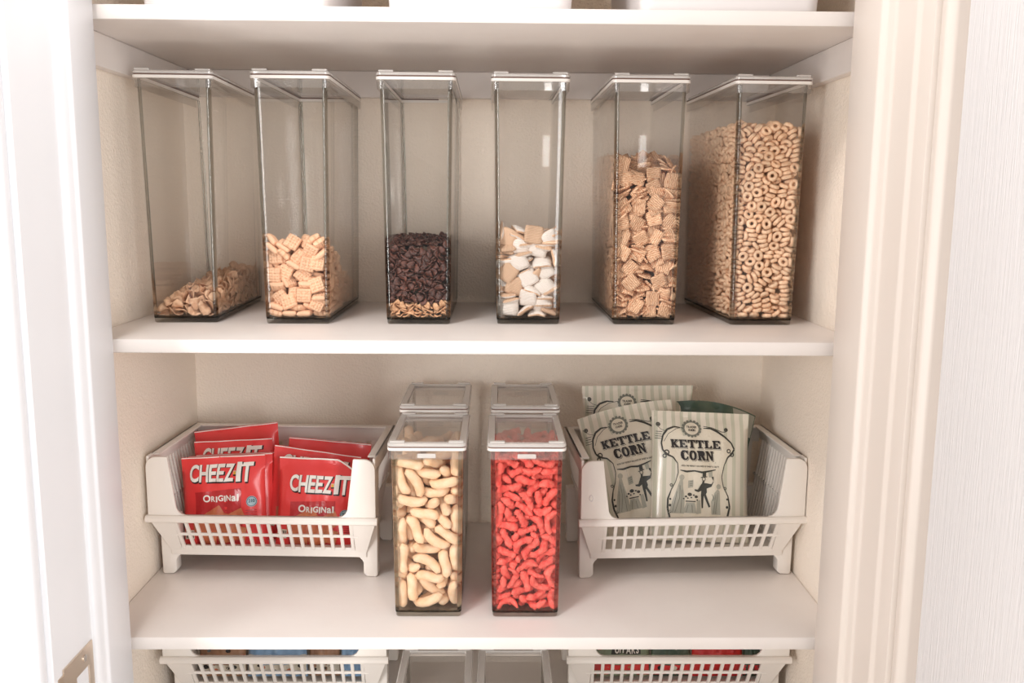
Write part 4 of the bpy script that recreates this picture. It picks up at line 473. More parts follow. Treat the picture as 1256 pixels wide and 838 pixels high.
1173,-40,5,21,-9,49,1050,-169,200,-28,36,27,24,85,190,10,8,-16,2024,262,176,-8,18,-54,25,239,162,17,14,7,2174,142,67,23,2,53,2052,97,200,5,35,-44,2025,-192,132,-24,-12,32,2093,-262,156,-8,6,33,2173,239,16,-11,-6,-35,25,-69,121,6,-1,55,174,-228,59,4,1,45,25,152,146,-57,16,-1,25,275,122,32,-35,27,1059,50,200,9,-9,10,3175,275,119,37,-12,26,1062,-261,115,-27,9,-38,2025,56,146,-20,55,11,3037,-261,81,12,-19,-55,3173,-261,148,-12,34,-47,1025,190,117,-16,-57,9,2026,-223,77,-18,-33,-47,1025,90,132,-13,27,52,172,-260,66,1,-17,-58,
1176,104,182,13,-11,52,2174,196,107,-25,-3,51,2025,-94,110,-59,11,5,1173,-180,30,-24,-13,-25,3083,-199,200,8,35,32,3175,181,139,1,9,59,1026,194,104,16,-38,-44,1152,-139,200,-7,-17,-6,1027,-136,14,-2,-46,36,3173,268,20,8,12,-31,27,87,26,19,5,12,2174,230,49,-8,-5,34,174,131,61,55,-21,4,2026,-28,57,-1,1,-48,25,-89,157,5,4,-42,174,-209,101,23,20,-40,3174,-12,113,9,31,47,2101,-262,182,20,12,-34,1027,-23,200,-59,-3,5,2056,194,200,-9,-51,31,3174,225,111,-5,-4,-31,2104,-259,14,14,11,57,3153,20,200,6,13,50,54,-192,200,5,2,60,
173,186,30,-4,13,44,1175,168,167,-57,-18,-1,173,-87,5,-5,4,57,175,-219,133,12,-7,-4,1027,-84,20,-28,30,-44,1173,-102,20,-49,16,3,3175,12,152,-7,-9,58,1174,-78,109,-18,-9,1,25,201,151,2,-1,-38,3175,-15,172,5,3,59,109,-159,200,41,42,6,2027,146,45,29,-14,43,175,-131,178,-17,-4,-55,26,-74,112,0,0,-49,1174,-33,92,16,-10,51,1027,189,50,-11,-16,55,26,156,83,-8,-11,31,2175,137,171,-10,26,53,1025,-112,156,27,40,-25,3025,-32,168,-7,-12,-8,1082,33,199,9,-1,57,3026,98,120,-19,27,43,26,-18,116,-1,25,-52,1026,-57,96,-48,8,-35,
1171,-94,199,12,-10,-50,2027,233,3,-3,0,-38,175,207,154,-5,1,43,2025,-101,171,-2,-19,-29,3051,116,199,-33,50,-5,3026,123,65,16,20,42,3103,140,199,17,-2,-1,2059,165,199,-21,4,1,1174,-250,82,8,-24,-51,2173,219,30,28,-50,3,2093,-260,58,-4,1,2,175,-6,194,-12,-29,40,174,-122,119,-24,50,2,1025,157,172,55,23,6,1173,161,58,55,-12,-17,150,-87,199,12,7,45,3084,-131,199,6,-3,52,134,-96,199,10,21,23,173,0,18,31,-46,17,25,174,152,10,12,-26,27,173,4,-12,-15,-45,25,-202,163,-42,34,-2,2123,-260,126,8,-6,-26,174,145,132,18,0,47,
3175,-85,171,36,-40,-25,1027,-67,58,-42,-28,20,1175,-51,155,38,-42,-5,44,-259,29,12,14,40,173,114,61,-16,27,14,146,-261,159,-41,35,-26,27,-3,48,-30,6,31,25,227,178,15,17,35,3174,89,135,-25,-11,31,2044,156,199,-12,-9,51,26,59,112,47,-35,5,1098,-69,199,4,22,56,1025,123,191,-30,-9,20,3151,-260,75,13,-31,-14,173,115,31,-9,-1,-55,2047,15,199,-1,-13,-45,2070,-223,199,0,2,58,2025,64,182,-8,-19,-56,2172,143,11,-20,0,-23,2026,-141,144,-4,13,-48,3174,238,105,3,1,16,173,62,64,5,0,48,174,147,120,-3,0,-58,3173,95,85,-16,-9,42,
26,-256,104,51,7,-3,1173,246,78,9,19,48,136,-20,199,-8,2,33,2106,-260,107,16,25,-50,3082,93,199,10,0,29,2026,-202,153,-45,-36,-16,1172,-92,13,3,-2,3,1048,-104,199,-4,-59,-4,3025,-254,181,22,55,3,3174,211,174,-8,-5,-28,26,-76,155,15,14,-48,173,-90,38,8,5,-16,2173,224,41,-11,1,30,2172,-23,23,-7,21,-29,3174,-201,131,3,-21,-4,27,241,94,9,-4,59,2026,-46,153,-37,-10,-15,2028,177,20,-21,-37,-31,174,65,177,32,-15,-45,1025,271,187,-17,8,56,172,-21,4,-8,1,-52,2047,-15,199,8,45,-36,2027,227,94,10,18,-47,3154,37,199,-37,-47,-2,
3026,-49,127,-1,-9,44,3132,-259,77,-57,-2,-17,2173,-241,94,-36,38,-22,3102,-259,44,-11,-15,44,174,195,138,-19,5,-38,3173,31,68,-5,-37,-45,3097,-259,30,-11,1,-10,1036,-260,139,6,12,-32,3077,-261,179,-21,2,-18,1175,-230,198,-40,40,-20,1027,-74,101,-21,28,-45,175,-33,192,-2,5,-18,3174,-121,185,16,11,55,1174,45,148,-46,16,-31,2172,131,39,-19,9,-26,1034,31,199,10,47,7,2037,61,199,-4,-1,-59,85,-260,120,33,-49,-4,173,-50,76,52,-26,6,172,-8,34,-46,-34,18,3112,179,199,0,-22,-56,28,-83,48,3,-8,59,2172,176,19,1,-18,55,174,-149,144,7,-42,25,
1091,-258,20,-13,8,-40,2173,-56,98,-7,-34,-46,3174,-124,139,10,10,22,1028,54,14,13,-4,56,1026,-166,180,-3,-2,58,27,171,86,31,45,21,1142,-259,58,-14,-28,9,1174,100,196,-4,26,40,1113,20,199,-59,-5,11,1174,-154,172,-29,19,-12,2026,196,146,35,-47,12,3028,-88,4,12,-8,57,2028,-208,7,45,38,9,1172,200,22,19,16,26,3027,270,104,4,-11,54,1028,156,51,-30,-31,14,174,191,156,-17,5,13,26,-243,149,-29,1,-47,81,-100,199,-15,-58,-4,2101,-104,199,-45,-31,-22,147,59,199,53,18,-22,3027,-30,125,-13,-4,-37,130,159,198,-16,43,39,3174,-104,142,3,-13,-26,
3173,0,71,27,12,-20,3170,-259,114,-7,8,-41,3146,116,198,7,-52,-29,97,-5,198,4,-17,-23,1174,17,144,0,17,-56,2026,143,198,-5,11,-59,1172,-170,52,-52,-29,1,2026,63,197,51,-21,-7,3028,-253,7,6,-15,58,1172,149,26,28,-28,44,26,-49,169,-27,-1,51,3137,-70,198,-2,-2,22,143,108,198,5,15,-39,3142,232,198,60,5,5,2027,16,92,15,58,1,2026,-16,150,-51,-30,-6,172,41,33,-4,-10,-22,2061,27,198,-10,-14,56,1027,199,135,5,23,52,26,-154,152,6,-1,42,1113,74,198,-3,5,56,2174,169,198,-3,-3,15,2027,-141,138,-39,42,17,2029,81,3,-5,0,-55,
28,270,47,-30,-12,-10,3081,214,198,56,-11,-13,27,-189,147,-46,35,-17,1028,-249,41,-16,23,2,2173,42,129,6,-8,20,1074,-260,163,0,8,39,173,245,142,-1,-2,3,27,76,134,12,58,-6,110,-259,135,-40,-44,6,3122,210,198,-6,-22,53,28,-170,42,8,6,-57,2169,-136,198,-5,-9,-11,2172,-3,48,-20,-30,42,174,-138,172,23,36,-41,2028,251,68,-13,-10,38,2030,87,198,2,9,-55,3038,-119,198,14,-16,-48,118,-32,198,1,-7,56,3028,92,75,9,-29,18,1028,-107,73,-35,-40,-23,2172,180,95,-53,-13,0,2028,-171,29,30,31,39,2173,-24,128,18,1,48,27,-158,109,3,-21,55,
2028,74,55,-1,7,-57,2083,-257,8,14,14,56,26,-108,187,-19,-3,-1,1074,196,198,4,-9,28,3027,-35,147,-26,5,-16,3063,68,198,-13,50,29,2028,-90,97,21,9,-35,172,244,96,-55,1,5,1173,-184,152,-56,20,-5,1041,-259,162,3,12,34,1173,172,110,52,9,28,171,-170,10,-1,-21,-51,3097,122,198,53,27,9,3053,-54,198,6,60,0,2159,258,198,-6,-5,-46,2071,-259,143,-41,41,-14,2027,-224,137,-10,-5,56,28,121,91,3,16,53,2174,185,192,4,-12,14,3172,-82,66,2,-4,18,171,266,12,6,11,57,172,-115,81,24,-21,51,171,-63,38,40,8,29,78,-46,198,6,-5,53,
29,226,14,-5,-4,58,1029,-189,7,5,60,2,173,-108,129,52,-27,9,3104,-19,198,-3,-8,27,3029,143,2,-5,4,56,1172,-131,93,13,-42,-15,152,-258,55,-27,17,49,2089,-259,168,42,-40,2,2027,58,136,-9,-52,-28,2173,9,163,-23,-55,6,2171,-187,27,49,-29,-17,3028,126,129,4,8,58,1027,-13,176,46,-32,-15,2029,129,57,-19,-53,-20,3172,215,121,-5,-14,-51,172,-139,117,34,8,28,3173,120,191,-2,17,-13,2028,105,74,15,-57,-9,3029,-71,17,25,14,-46,2027,53,163,-42,-37,19,3173,-171,149,-48,8,-25,2029,266,6,-59,-3,-4,110,-180,198,-12,-11,19,3171,-42,17,11,1,-24,
2113,-257,40,14,7,-51,113,-258,86,-6,15,-51,2133,-210,198,-7,9,24,3172,159,96,-11,-29,7,172,75,115,5,38,-40,3139,267,198,-2,2,-37,1136,-49,198,-1,5,54,29,18,15,2,1,59,2171,94,22,9,-58,-5,29,238,66,-40,38,-21,2028,210,118,-53,-5,-10,3112,111,197,6,-12,-2,2052,-38,197,-33,-8,31,3099,-200,197,10,59,6,173,201,186,-10,-8,-7,3126,-179,197,-23,-48,26,173,240,164,8,-55,-18,1142,-258,127,-24,25,49,1029,-123,60,-30,-6,25,1028,169,106,12,10,-55,2171,62,27,11,-52,15,2125,131,197,-2,13,48,2027,219,159,-24,-30,-44,2028,139,142,21,42,-35,
68,-256,10,-52,-29,8,3029,245,13,-10,-3,58,3172,18,109,-5,8,10,2170,252,8,-4,7,15,29,-234,73,8,53,27,1027,-211,192,-9,-38,27,1029,-167,72,34,10,-1,3029,-14,27,2,-16,58,1081,-259,189,-21,-20,-31,2028,258,115,-19,-54,9,2162,-257,39,14,-12,36,2029,-62,197,-7,-49,-32,1129,183,197,-18,-6,54,1173,24,194,-46,-13,-29,29,123,30,0,12,-48,2029,-185,20,5,25,53,2094,-85,197,1,3,-60,28,189,131,0,-38,-40,1027,139,190,-53,19,9,3171,273,73,50,19,-3,1171,46,24,-3,-20,-56,3029,78,35,-7,13,58,3172,69,162,-44,-30,-11,1030,104,17,-11,-20,54,
1030,-53,9,2,33,45,1171,-133,71,-28,0,-44,3172,-51,127,-9,38,36,1150,-258,126,-21,43,-33,3126,-172,197,4,17,46,2169,-47,197,24,-25,-27,1028,-146,167,-32,46,-10,1056,-257,108,-6,-1,-43,1094,-158,197,32,-44,-18,2029,230,45,-6,-41,35,1171,-99,45,20,-21,-7,28,111,151,13,9,-28,30,-66,12,-52,2,19,2085,-142,197,-21,55,-13,1028,-118,120,-1,-34,20,2029,-8,76,-45,10,29,2043,-236,197,5,1,-51,27,-161,191,1,14,39,1170,35,17,-3,5,44,3171,-98,66,25,14,33,1029,-140,85,-10,17,37,1138,-256,38,27,-53,-2,2120,-83,197,-6,-15,22,1028,233,141,2,-10,-43,
1171,-140,68,53,-12,-18,2171,-248,66,-15,7,37,2029,-21,46,-37,44,-4,172,-170,197,-23,10,-53,3030,-111,19,-3,29,52,3171,-179,47,47,-29,22,3149,-162,197,8,-56,-5,1028,265,157,2,5,-16,2028,-193,174,6,-20,-54,172,268,149,-13,-3,56,105,10,197,55,22,1,1141,-37,197,-20,-4,-51,
],
'c4': [
3042,-263,125,40,12,-13,127,-263,194,46,4,-6,1047,-263,29,37,1,-3,99,-263,55,46,-6,-7,1072,-263,156,40,-12,4,3062,-259,88,42,8,-5,1145,-259,131,37,-18,5,1079,-261,202,45,-1,1,1158,-264,220,46,-6,14,2138,-259,36,47,-9,10,1147,-261,88,37,-15,12,3041,-262,224,46,6,-12,99,-261,112,36,-12,8,2114,-271,232,-44,1,4,1139,-149,228,56,8,2,2079,-82,220,-50,-17,29,2112,-57,206,-2,-14,50,3124,72,177,1,58,-10,2106,140,177,16,-58,-3,3138,231,159,-10,-4,24,3074,205,150,-44,-36,14,39,-49,216,5,-1,0,38,186,165,-56,8,-20,3160,-245,233,-1,-4,59,
1108,174,157,14,-9,-44,2156,-207,212,1,4,-44,1168,19,168,33,39,27,1097,253,148,-3,18,-57,1164,114,168,28,-3,-46,2112,-18,187,-22,4,53,2070,-15,196,-46,-34,-15,1048,152,155,24,-13,-53,3078,66,183,-35,48,6,3049,243,140,4,-23,45,3163,-15,193,18,-2,-42,2161,177,162,-43,-40,15,2147,269,105,23,-37,35,1166,-171,230,37,42,4,80,-244,242,-11,4,-58,3119,-235,222,2,-2,-4,1040,-206,231,-58,-7,-11,1023,-249,235,-42,18,-34,2022,99,142,23,37,22,1021,24,186,-43,2,-41,77,-169,230,-7,-59,4,51,44,200,6,-23,-30,2124,-103,215,-5,0,47,3039,-95,225,41,-43,6,
114,-198,238,-47,-37,1,1166,65,186,-26,11,-31,2138,-255,158,2,16,-58,113,-253,81,-12,12,-58,3040,-254,196,-42,42,5,42,-252,61,60,-1,1,175,-253,169,38,-3,46,3160,-251,15,-42,-41,10,2096,-250,19,-16,4,57,142,-252,198,42,-43,-5,50,-250,43,40,44,0,3162,-252,214,3,5,-60,1161,-251,81,-41,39,-2,68,-252,229,6,-58,-4,2143,-249,38,2,0,-43,1127,-249,8,0,0,-8,3126,-250,115,-24,-2,28,1088,-250,181,-37,46,0,147,-247,58,5,-3,42,2092,-247,201,-47,37,-4,111,-200,202,-3,-7,39,1161,-120,188,-2,59,6,23,214,126,-42,8,-41,3162,215,141,58,-6,-12,
1170,30,142,42,34,23,90,48,158,-24,54,-7,3027,-21,187,27,-22,-45,124,209,140,53,-26,-5,2174,-26,143,-27,39,-23,65,-146,214,18,5,30,2154,-55,173,-37,46,-9,1077,-202,208,-53,23,-16,3168,126,152,-24,-13,52,1133,103,166,-16,48,26,2088,128,161,-8,-58,-5,2142,-70,194,-8,58,9,2039,-128,208,7,7,-41,2135,149,145,-51,15,-18,3113,-117,199,-4,9,10,3097,267,123,25,29,-38,2021,-188,199,35,22,36,3160,-127,205,4,3,-59,1150,0,166,49,25,23,98,11,179,26,33,6,67,13,182,18,10,29,2054,-198,212,-15,-7,42,22,154,125,-20,38,-20,1077,91,172,-5,-59,-5,
3043,265,131,1,-49,-34,2041,-244,153,59,0,1,1091,-241,118,35,-47,13,88,-241,156,16,-10,-36,42,-237,99,9,-10,46,1119,-235,149,9,10,-42,88,-233,82,10,-11,58,3043,-232,186,6,6,-50,3047,-230,82,-38,45,12,57,-227,127,4,-59,10,2157,-225,103,11,-13,-56,92,-223,36,-1,3,55,46,-225,163,-12,0,-6,3160,-107,171,-43,41,5,125,-38,176,11,-12,-31,32,44,161,-20,-15,44,124,127,142,-50,16,-21,42,266,90,37,4,-5,2136,62,164,-43,39,-11,1151,161,134,-9,-17,53,1159,73,149,58,-6,11,1098,94,123,55,21,11,2068,232,118,14,8,-56,162,-180,199,3,6,-39,
1160,-212,164,-9,13,-58,1112,193,124,3,3,-14,2057,197,137,-2,11,-10,1127,9,168,-12,-18,39,1115,-167,214,-13,-2,9,41,138,120,-43,23,-34,2059,97,128,-6,-4,17,1036,-22,160,-2,56,4,1056,86,147,-4,-9,35,2172,79,111,10,39,-6,161,231,122,10,0,44,46,-148,185,-8,6,54,3121,29,144,3,-2,-29,1078,131,144,-11,-58,-9,2160,-217,140,6,16,-40,105,-216,140,11,3,2,3096,-210,63,-2,8,-3,3136,-209,46,45,40,-5,1124,-210,182,7,8,-57,1040,-208,73,-43,-41,-1,1040,-206,54,-41,-43,-7,3148,-205,27,1,-3,-43,2157,-206,77,6,1,-3,3079,-203,14,-8,-7,43,
2132,-202,101,2,-19,-49,3147,-202,131,3,-59,-11,3041,-198,34,-41,42,1,60,-200,180,5,-4,33,3156,-196,10,-2,-1,59,2090,266,62,-20,-40,-37,57,-105,201,10,4,-18,2052,-64,197,4,59,8,2040,-30,133,-41,-42,-9,3113,233,118,-39,-45,-9,3160,-169,185,5,-2,39,3086,-156,184,-57,9,-16,1022,-67,163,-38,22,-35,1023,215,70,38,18,38,156,167,120,24,51,17,3117,-42,150,-48,36,-5,3082,153,130,4,10,-31,2024,102,31,19,37,20,84,1,146,-22,-7,-32,1073,-50,165,7,-1,-54,3032,-103,168,46,-17,34,167,181,106,27,-6,-42,175,251,41,-39,2,-46,3043,84,112,-5,5,33,
1167,-167,157,22,11,41,39,-154,168,-2,-9,-45,2037,230,89,23,32,33,3058,187,120,4,10,36,65,-64,179,-7,-10,58,1172,30,88,49,9,32,99,-101,183,-54,-25,4,1023,138,67,18,38,19,3095,-194,131,4,9,-50,2054,-194,141,6,-3,-49,2042,-192,18,-58,5,-11,23,-192,112,-40,4,-44,2159,-189,58,43,-41,4,1085,-189,99,-6,9,-16,107,-188,164,25,54,2,1071,-185,87,-35,-47,8,3118,-181,111,-9,3,41,1046,-179,160,-9,58,-9,91,-177,46,-2,1,-44,3057,-177,122,-32,-50,-5,1121,-174,72,8,-59,-1,2049,40,154,55,6,21,167,-78,131,-27,-7,44,1133,-90,151,-12,-12,38,
2065,-105,163,-14,5,53,149,-47,145,-18,-10,46,133,0,132,9,-5,-58,1161,250,72,-2,-10,42,3177,-49,98,42,2,43,168,-13,99,-19,31,-42,3074,231,99,10,12,-55,3164,102,110,33,26,18,3129,219,100,-4,-11,57,1160,202,86,-8,57,11,160,239,96,15,-17,40,102,73,140,-27,53,5,2041,-135,145,4,0,-60,1107,-147,175,10,-13,-49,1086,-121,150,2,10,38,1154,28,100,-29,45,-17,3128,-171,151,4,-8,-44,2044,-163,78,14,0,0,3099,-160,10,-1,-1,58,3158,-160,42,-42,-42,-5,167,-159,81,43,-27,32,40,-158,62,-43,41,8,2105,-155,29,-46,38,-2,159,-156,136,-59,3,4,
94,-155,66,11,2,46,3156,-155,21,-3,0,-8,1109,-155,130,6,-1,-2,42,-153,45,-5,-15,58,124,-153,86,0,9,47,2041,257,36,-40,39,13,132,40,112,8,59,-6,1119,246,75,-23,51,17,1072,44,132,-10,7,3,3091,194,73,23,-6,-53,1173,-101,107,-32,30,-35,2120,100,105,-31,45,-4,2092,-81,133,6,1,36,1081,243,82,15,16,-52,1160,201,64,-58,2,-10,3042,242,51,-38,44,10,1104,170,97,-4,-18,48,60,185,88,16,-5,-48,1074,123,108,-56,20,1,106,-86,161,-10,-2,53,1071,-47,149,-59,-9,-5,3130,-139,158,48,31,-6,3161,141,83,-47,32,-18,3023,-68,96,36,-23,-35,
3175,58,46,44,-2,-41,2130,60,126,-37,46,-10,1039,178,98,-4,-9,41,155,-102,146,16,-12,-37,3158,-149,119,-58,11,7,3056,-146,33,0,-14,55,1084,-144,116,-55,22,1,1143,-141,99,4,3,57,3031,-136,111,-8,26,-3,1042,-132,17,15,-3,-8,74,-130,91,-16,1,-52,3094,-127,48,59,1,-8,3055,-126,131,-5,-3,47,2042,-1,126,-2,16,-58,77,-3,81,43,41,2,77,-48,96,-11,-1,44,2041,63,80,8,-11,40,139,112,97,29,-11,-45,134,-57,119,-12,7,58,1039,21,117,9,8,-42,2092,5,103,-48,-35,7,3088,64,106,-5,-8,-39,1036,-32,73,-6,55,-6,1058,153,77,53,-12,3,
3115,199,61,14,0,-43,39,-83,135,-8,0,46,2097,-39,130,-12,58,10,2135,-9,115,57,-8,15,3131,-125,68,-7,14,-56,2148,-122,35,-6,-2,-59,163,-118,72,-36,-43,4,3122,-114,12,-6,-7,56,1098,-114,96,32,-50,0,1040,-114,78,-40,-44,7,1130,-112,121,26,-53,-9,3069,-109,11,1,-4,43,45,-105,58,0,-4,60,2109,-105,67,-39,42,18,2056,-103,117,-32,-50,-7,1090,-102,27,3,1,44,2043,250,8,1,-2,60,1091,82,33,-3,-17,40,1108,143,103,15,-17,20,45,42,91,-52,-26,-9,2133,-53,100,55,22,2,1136,103,53,-60,-5,-4,44,21,99,-1,-14,56,46,-28,103,-9,-2,-10,
3056,115,69,47,35,10,83,-19,120,4,-58,-13,
],
'c5': [
1035,-261,226,16,43,39,1035,-263,310,-42,-13,-8,1087,-270,222,-31,13,28,1142,-265,103,-30,18,27,1126,-265,54,7,-45,-38,1122,-257,185,-26,-33,-36,1077,-258,263,-35,8,12,1033,-265,268,-37,26,28,1036,-265,185,-35,19,1,1063,-267,99,-11,37,42,1078,-262,313,-38,12,-8,1155,-260,145,-6,-47,-36,1122,-267,280,-38,32,20,1165,-264,186,-22,-37,-26,78,-259,34,6,-33,46,169,-266,384,-6,46,-38,80,-259,180,32,-23,22,60,-258,139,42,13,-16,3163,-263,21,33,15,-1,3167,-260,312,-29,-40,-19,3126,-267,322,-14,39,38,2167,-257,228,-6,37,44,2168,-263,270,-38,10,17,2039,-264,389,30,-29,29,
127,-263,229,41,6,-15,2033,172,442,8,49,34,2021,135,443,20,-41,-28,3119,-85,444,35,-19,23,2094,99,445,19,17,-42,3057,-95,449,-30,-49,13,1135,82,442,-55,-6,4,2151,106,449,36,-17,33,3170,135,447,12,29,-26,1168,261,444,4,-55,-23,2079,232,446,23,8,-24,17,92,445,-41,21,-37,1092,205,443,-5,25,-54,1158,227,447,11,-22,51,3130,72,447,28,0,19,15,207,448,0,43,-1,2048,80,446,2,-47,-13,148,162,445,-34,-37,-16,2147,274,447,-42,-12,-1,3048,200,443,26,-22,33,61,50,449,10,-34,47,1106,-38,444,37,-5,11,2045,-97,446,14,-54,5,2031,0,447,25,18,-37,
3036,80,448,7,-48,-13,1023,208,444,21,38,19,121,181,442,32,9,26,3080,39,449,9,28,-51,3124,21,447,-26,-34,39,3156,-32,446,40,1,2,2168,148,445,12,-28,52,2104,113,445,2,-54,-26,134,-132,448,23,-20,1,1041,255,446,-55,-1,-3,2095,-114,444,-17,10,-56,2118,-7,447,1,-43,-39,3170,-75,449,-60,0,0,1107,-147,448,50,15,-13,2083,119,443,-36,38,26,162,156,442,27,-13,39,2127,128,449,-53,7,6,2084,244,444,-54,-5,-4,3095,75,449,-8,23,-54,2122,204,441,21,8,0,1184,42,441,-35,22,-40,1019,-155,68,42,6,42,1015,-249,377,12,47,-5,1018,102,124,18,38,18,
1016,-237,334,27,33,27,1016,92,324,11,41,11,1017,-137,240,2,43,1,18,-20,186,42,-6,-42,19,176,84,16,-39,-16,17,-105,279,43,-3,-42,15,147,412,20,-38,-20,18,90,170,5,-42,-5,1080,-257,348,-35,-22,-10,18,164,176,38,17,40,1019,139,103,38,15,41,17,-152,285,-23,37,-22,16,31,360,40,10,42,18,-222,161,-41,7,-43,2118,-262,401,-32,23,33,3016,260,379,0,-41,-3,24,84,440,-29,-25,28,3020,-179,33,42,-9,-40,181,-29,440,16,-40,-8,3118,-258,21,8,43,40,20,114,68,-37,-18,40,1019,-79,119,-25,-34,21,3016,-34,384,-7,41,-10,3019,201,153,-39,15,-40,
3017,184,322,39,18,39,3016,-81,349,-27,31,-29,3018,160,232,10,41,10,2015,21,417,-32,-26,35,2021,-48,26,-10,41,-10,2019,-39,149,-35,25,-33,2020,-214,53,-34,24,-35,1037,-101,440,-8,24,18,3020,242,118,42,4,43,3018,218,210,-41,10,-41,3016,-192,378,25,37,22,3101,-152,439,-10,-52,29,21,176,20,0,-45,2,21,8,46,31,-30,-28,1143,-133,439,-35,-38,-31,1017,16,320,16,-36,-20,21,56,44,-36,12,-43,2032,-261,428,-2,-41,-43,2019,87,210,8,-44,-2,2128,-255,356,-39,-11,-7,2018,256,251,3,-39,-5,3020,43,128,32,33,27,169,-254,342,51,9,-1,73,-260,391,19,27,-37,
2019,247,178,12,-43,-14,3048,-64,439,39,-9,33,20,-140,138,-3,-40,4,3018,139,302,28,28,32,3018,252,299,-32,-28,26,2124,-66,438,42,14,-8,2176,-145,438,16,24,33,20,24,203,40,-16,-37,3018,259,341,37,-3,-47,2035,-251,132,13,-47,-35,17,-125,419,-4,-39,5,21,-35,107,-42,13,-41,2136,-95,438,-36,16,17,50,212,437,25,14,-38,3020,-193,239,19,41,9,2099,177,437,-5,-53,-22,17,-71,420,5,45,-6,1158,29,437,-42,-40,-4,2036,158,437,10,30,-48,2033,-112,437,55,-9,-12,1168,210,437,-52,0,4,18,221,364,-35,-23,33,3047,14,437,34,-4,2,2117,157,437,-6,37,-44,
3163,234,437,-56,14,6,3165,-249,100,49,5,-9,1019,-172,355,-4,-38,11,1067,215,436,-37,38,11,1186,1,436,-23,-36,24,1023,-63,84,37,-1,-47,23,55,101,38,29,31,78,-254,22,-37,7,19,3075,-249,138,-6,43,40,1093,151,436,-42,-19,9,22,121,193,-11,-41,20,1032,235,436,-4,-22,56,1033,-255,249,-31,34,17,1023,-214,83,24,-42,-12,2155,-256,65,38,31,-31,1181,-244,64,25,-33,-27,1181,110,89,-38,-17,39,1183,-43,203,41,-5,-43,1182,25,173,32,-27,-33,1183,188,224,-37,-20,38,1180,169,21,29,-30,-30,2170,-115,435,26,2,2,1020,120,404,-42,14,40,2021,-179,275,-35,-10,41,
91,72,435,13,-20,55,1184,-213,333,-32,-26,32,124,-259,309,34,-8,11,180,230,39,5,42,5,184,85,341,-26,34,-25,184,128,339,-42,6,-42,182,243,167,41,12,40,181,256,88,-1,43,0,181,71,121,3,43,3,182,179,180,20,38,20,167,-253,297,11,45,-37,182,-104,199,-9,41,-9,180,-32,54,-41,-11,40,20,-120,393,2,-35,0,3183,254,252,0,45,2,3180,185,76,-40,17,-39,3183,-23,312,27,33,26,3180,-173,47,10,43,13,1121,-258,365,-33,15,28,1183,162,302,29,31,28,37,-253,220,-26,-34,-25,3126,-258,239,-5,45,-38,2184,-31,366,-44,-3,41,2182,4,210,4,-43,-6,
3180,56,68,20,37,18,2184,231,402,9,-43,-12,2183,-100,345,37,-15,-42,1053,24,434,-9,51,30,2181,-54,154,2,41,-3,26,107,22,31,39,25,3022,-213,285,44,2,39,2179,127,28,25,-33,-30,2025,-102,111,-27,36,-32,2179,11,20,41,-3,44,3182,45,232,-43,13,-38,1034,-161,434,7,-17,-23,3063,-151,434,33,50,-5,180,-248,147,22,-15,-44,74,-249,300,14,-20,35,2182,-96,268,3,-39,-1,2180,-146,131,-39,21,-38,1181,138,242,33,24,40,67,139,433,18,30,-16,2180,151,147,-39,21,-37,3184,107,428,17,36,12,2180,120,131,-18,-35,16,183,167,353,-28,-37,21,2183,120,391,0,39,-1,
3179,142,62,-17,42,-14,2092,-246,226,11,40,-33,182,-148,344,32,29,35,2178,-205,28,34,-26,-28,2180,-140,219,-35,17,-38,1178,-80,72,-22,31,-23,2183,171,417,-42,0,-42,178,-66,25,-38,8,-45,2149,-129,432,-34,-41,-28,2022,-39,364,13,46,2,1022,-242,378,11,41,21,1032,-256,420,38,-15,35,3024,256,232,39,32,27,2072,-247,252,-24,40,21,3164,-185,432,19,-55,-8,2161,188,432,-37,11,25,1035,-252,200,-29,37,31,2024,99,228,-20,-42,17,26,-203,96,36,-32,-21,2179,41,134,-43,-4,-41,180,-178,244,43,-16,-35,3037,-245,339,43,37,7,180,-142,259,38,5,46,123,-160,431,-19,47,-32,
148,-11,431,13,29,-40,2181,18,305,37,6,47,2178,12,120,36,-24,-28,3101,-241,121,0,10,-41,2150,-243,146,11,27,-52,81,175,431,18,-13,52,2179,118,222,-20,-40,26,2037,-242,25,-44,-38,-2,2121,125,431,10,4,7,178,-26,113,-42,9,-39,2024,12,305,34,31,28,2180,223,250,-34,-23,41,1112,-245,289,12,-32,35,3134,-250,383,4,47,-37,3178,225,127,42,-2,-42,3036,-247,45,-57,5,6,3025,196,282,24,-25,-47,3057,-248,80,4,-22,55,86,-250,90,26,-11,37,1036,-32,431,36,-4,12,1041,-241,156,-6,-17,-56,1037,-251,15,-17,-8,56,2123,-77,430,-37,-23,-25,2032,254,430,-55,-3,-2,
3177,-48,92,-42,-15,40,1067,-82,430,-5,-6,54,2025,234,300,-13,40,-27,2110,-247,146,20,-7,45,1180,202,382,7,-45,-2,177,-183,151,-27,-27,40,3025,96,313,25,-29,-27,1029,19,54,1,37,6,26,-135,262,-4,42,-4,1029,-116,31,-28,-7,43,3059,-241,272,27,21,-43,2029,103,54,50,7,28,3026,148,276,-6,-25,4,3065,119,429,-21,-50,-12,1043,122,429,-20,27,-43,1094,-34,429,-34,-33,-24,3127,-249,174,12,16,-56,29,-111,46,26,-17,-51,152,177,429,-38,-10,-1,37,-249,358,58,-4,10,3034,-241,120,-55,-2,1,88,-241,68,-17,-16,55,2179,-172,323,-32,16,-42,3175,-135,28,-49,10,-30,
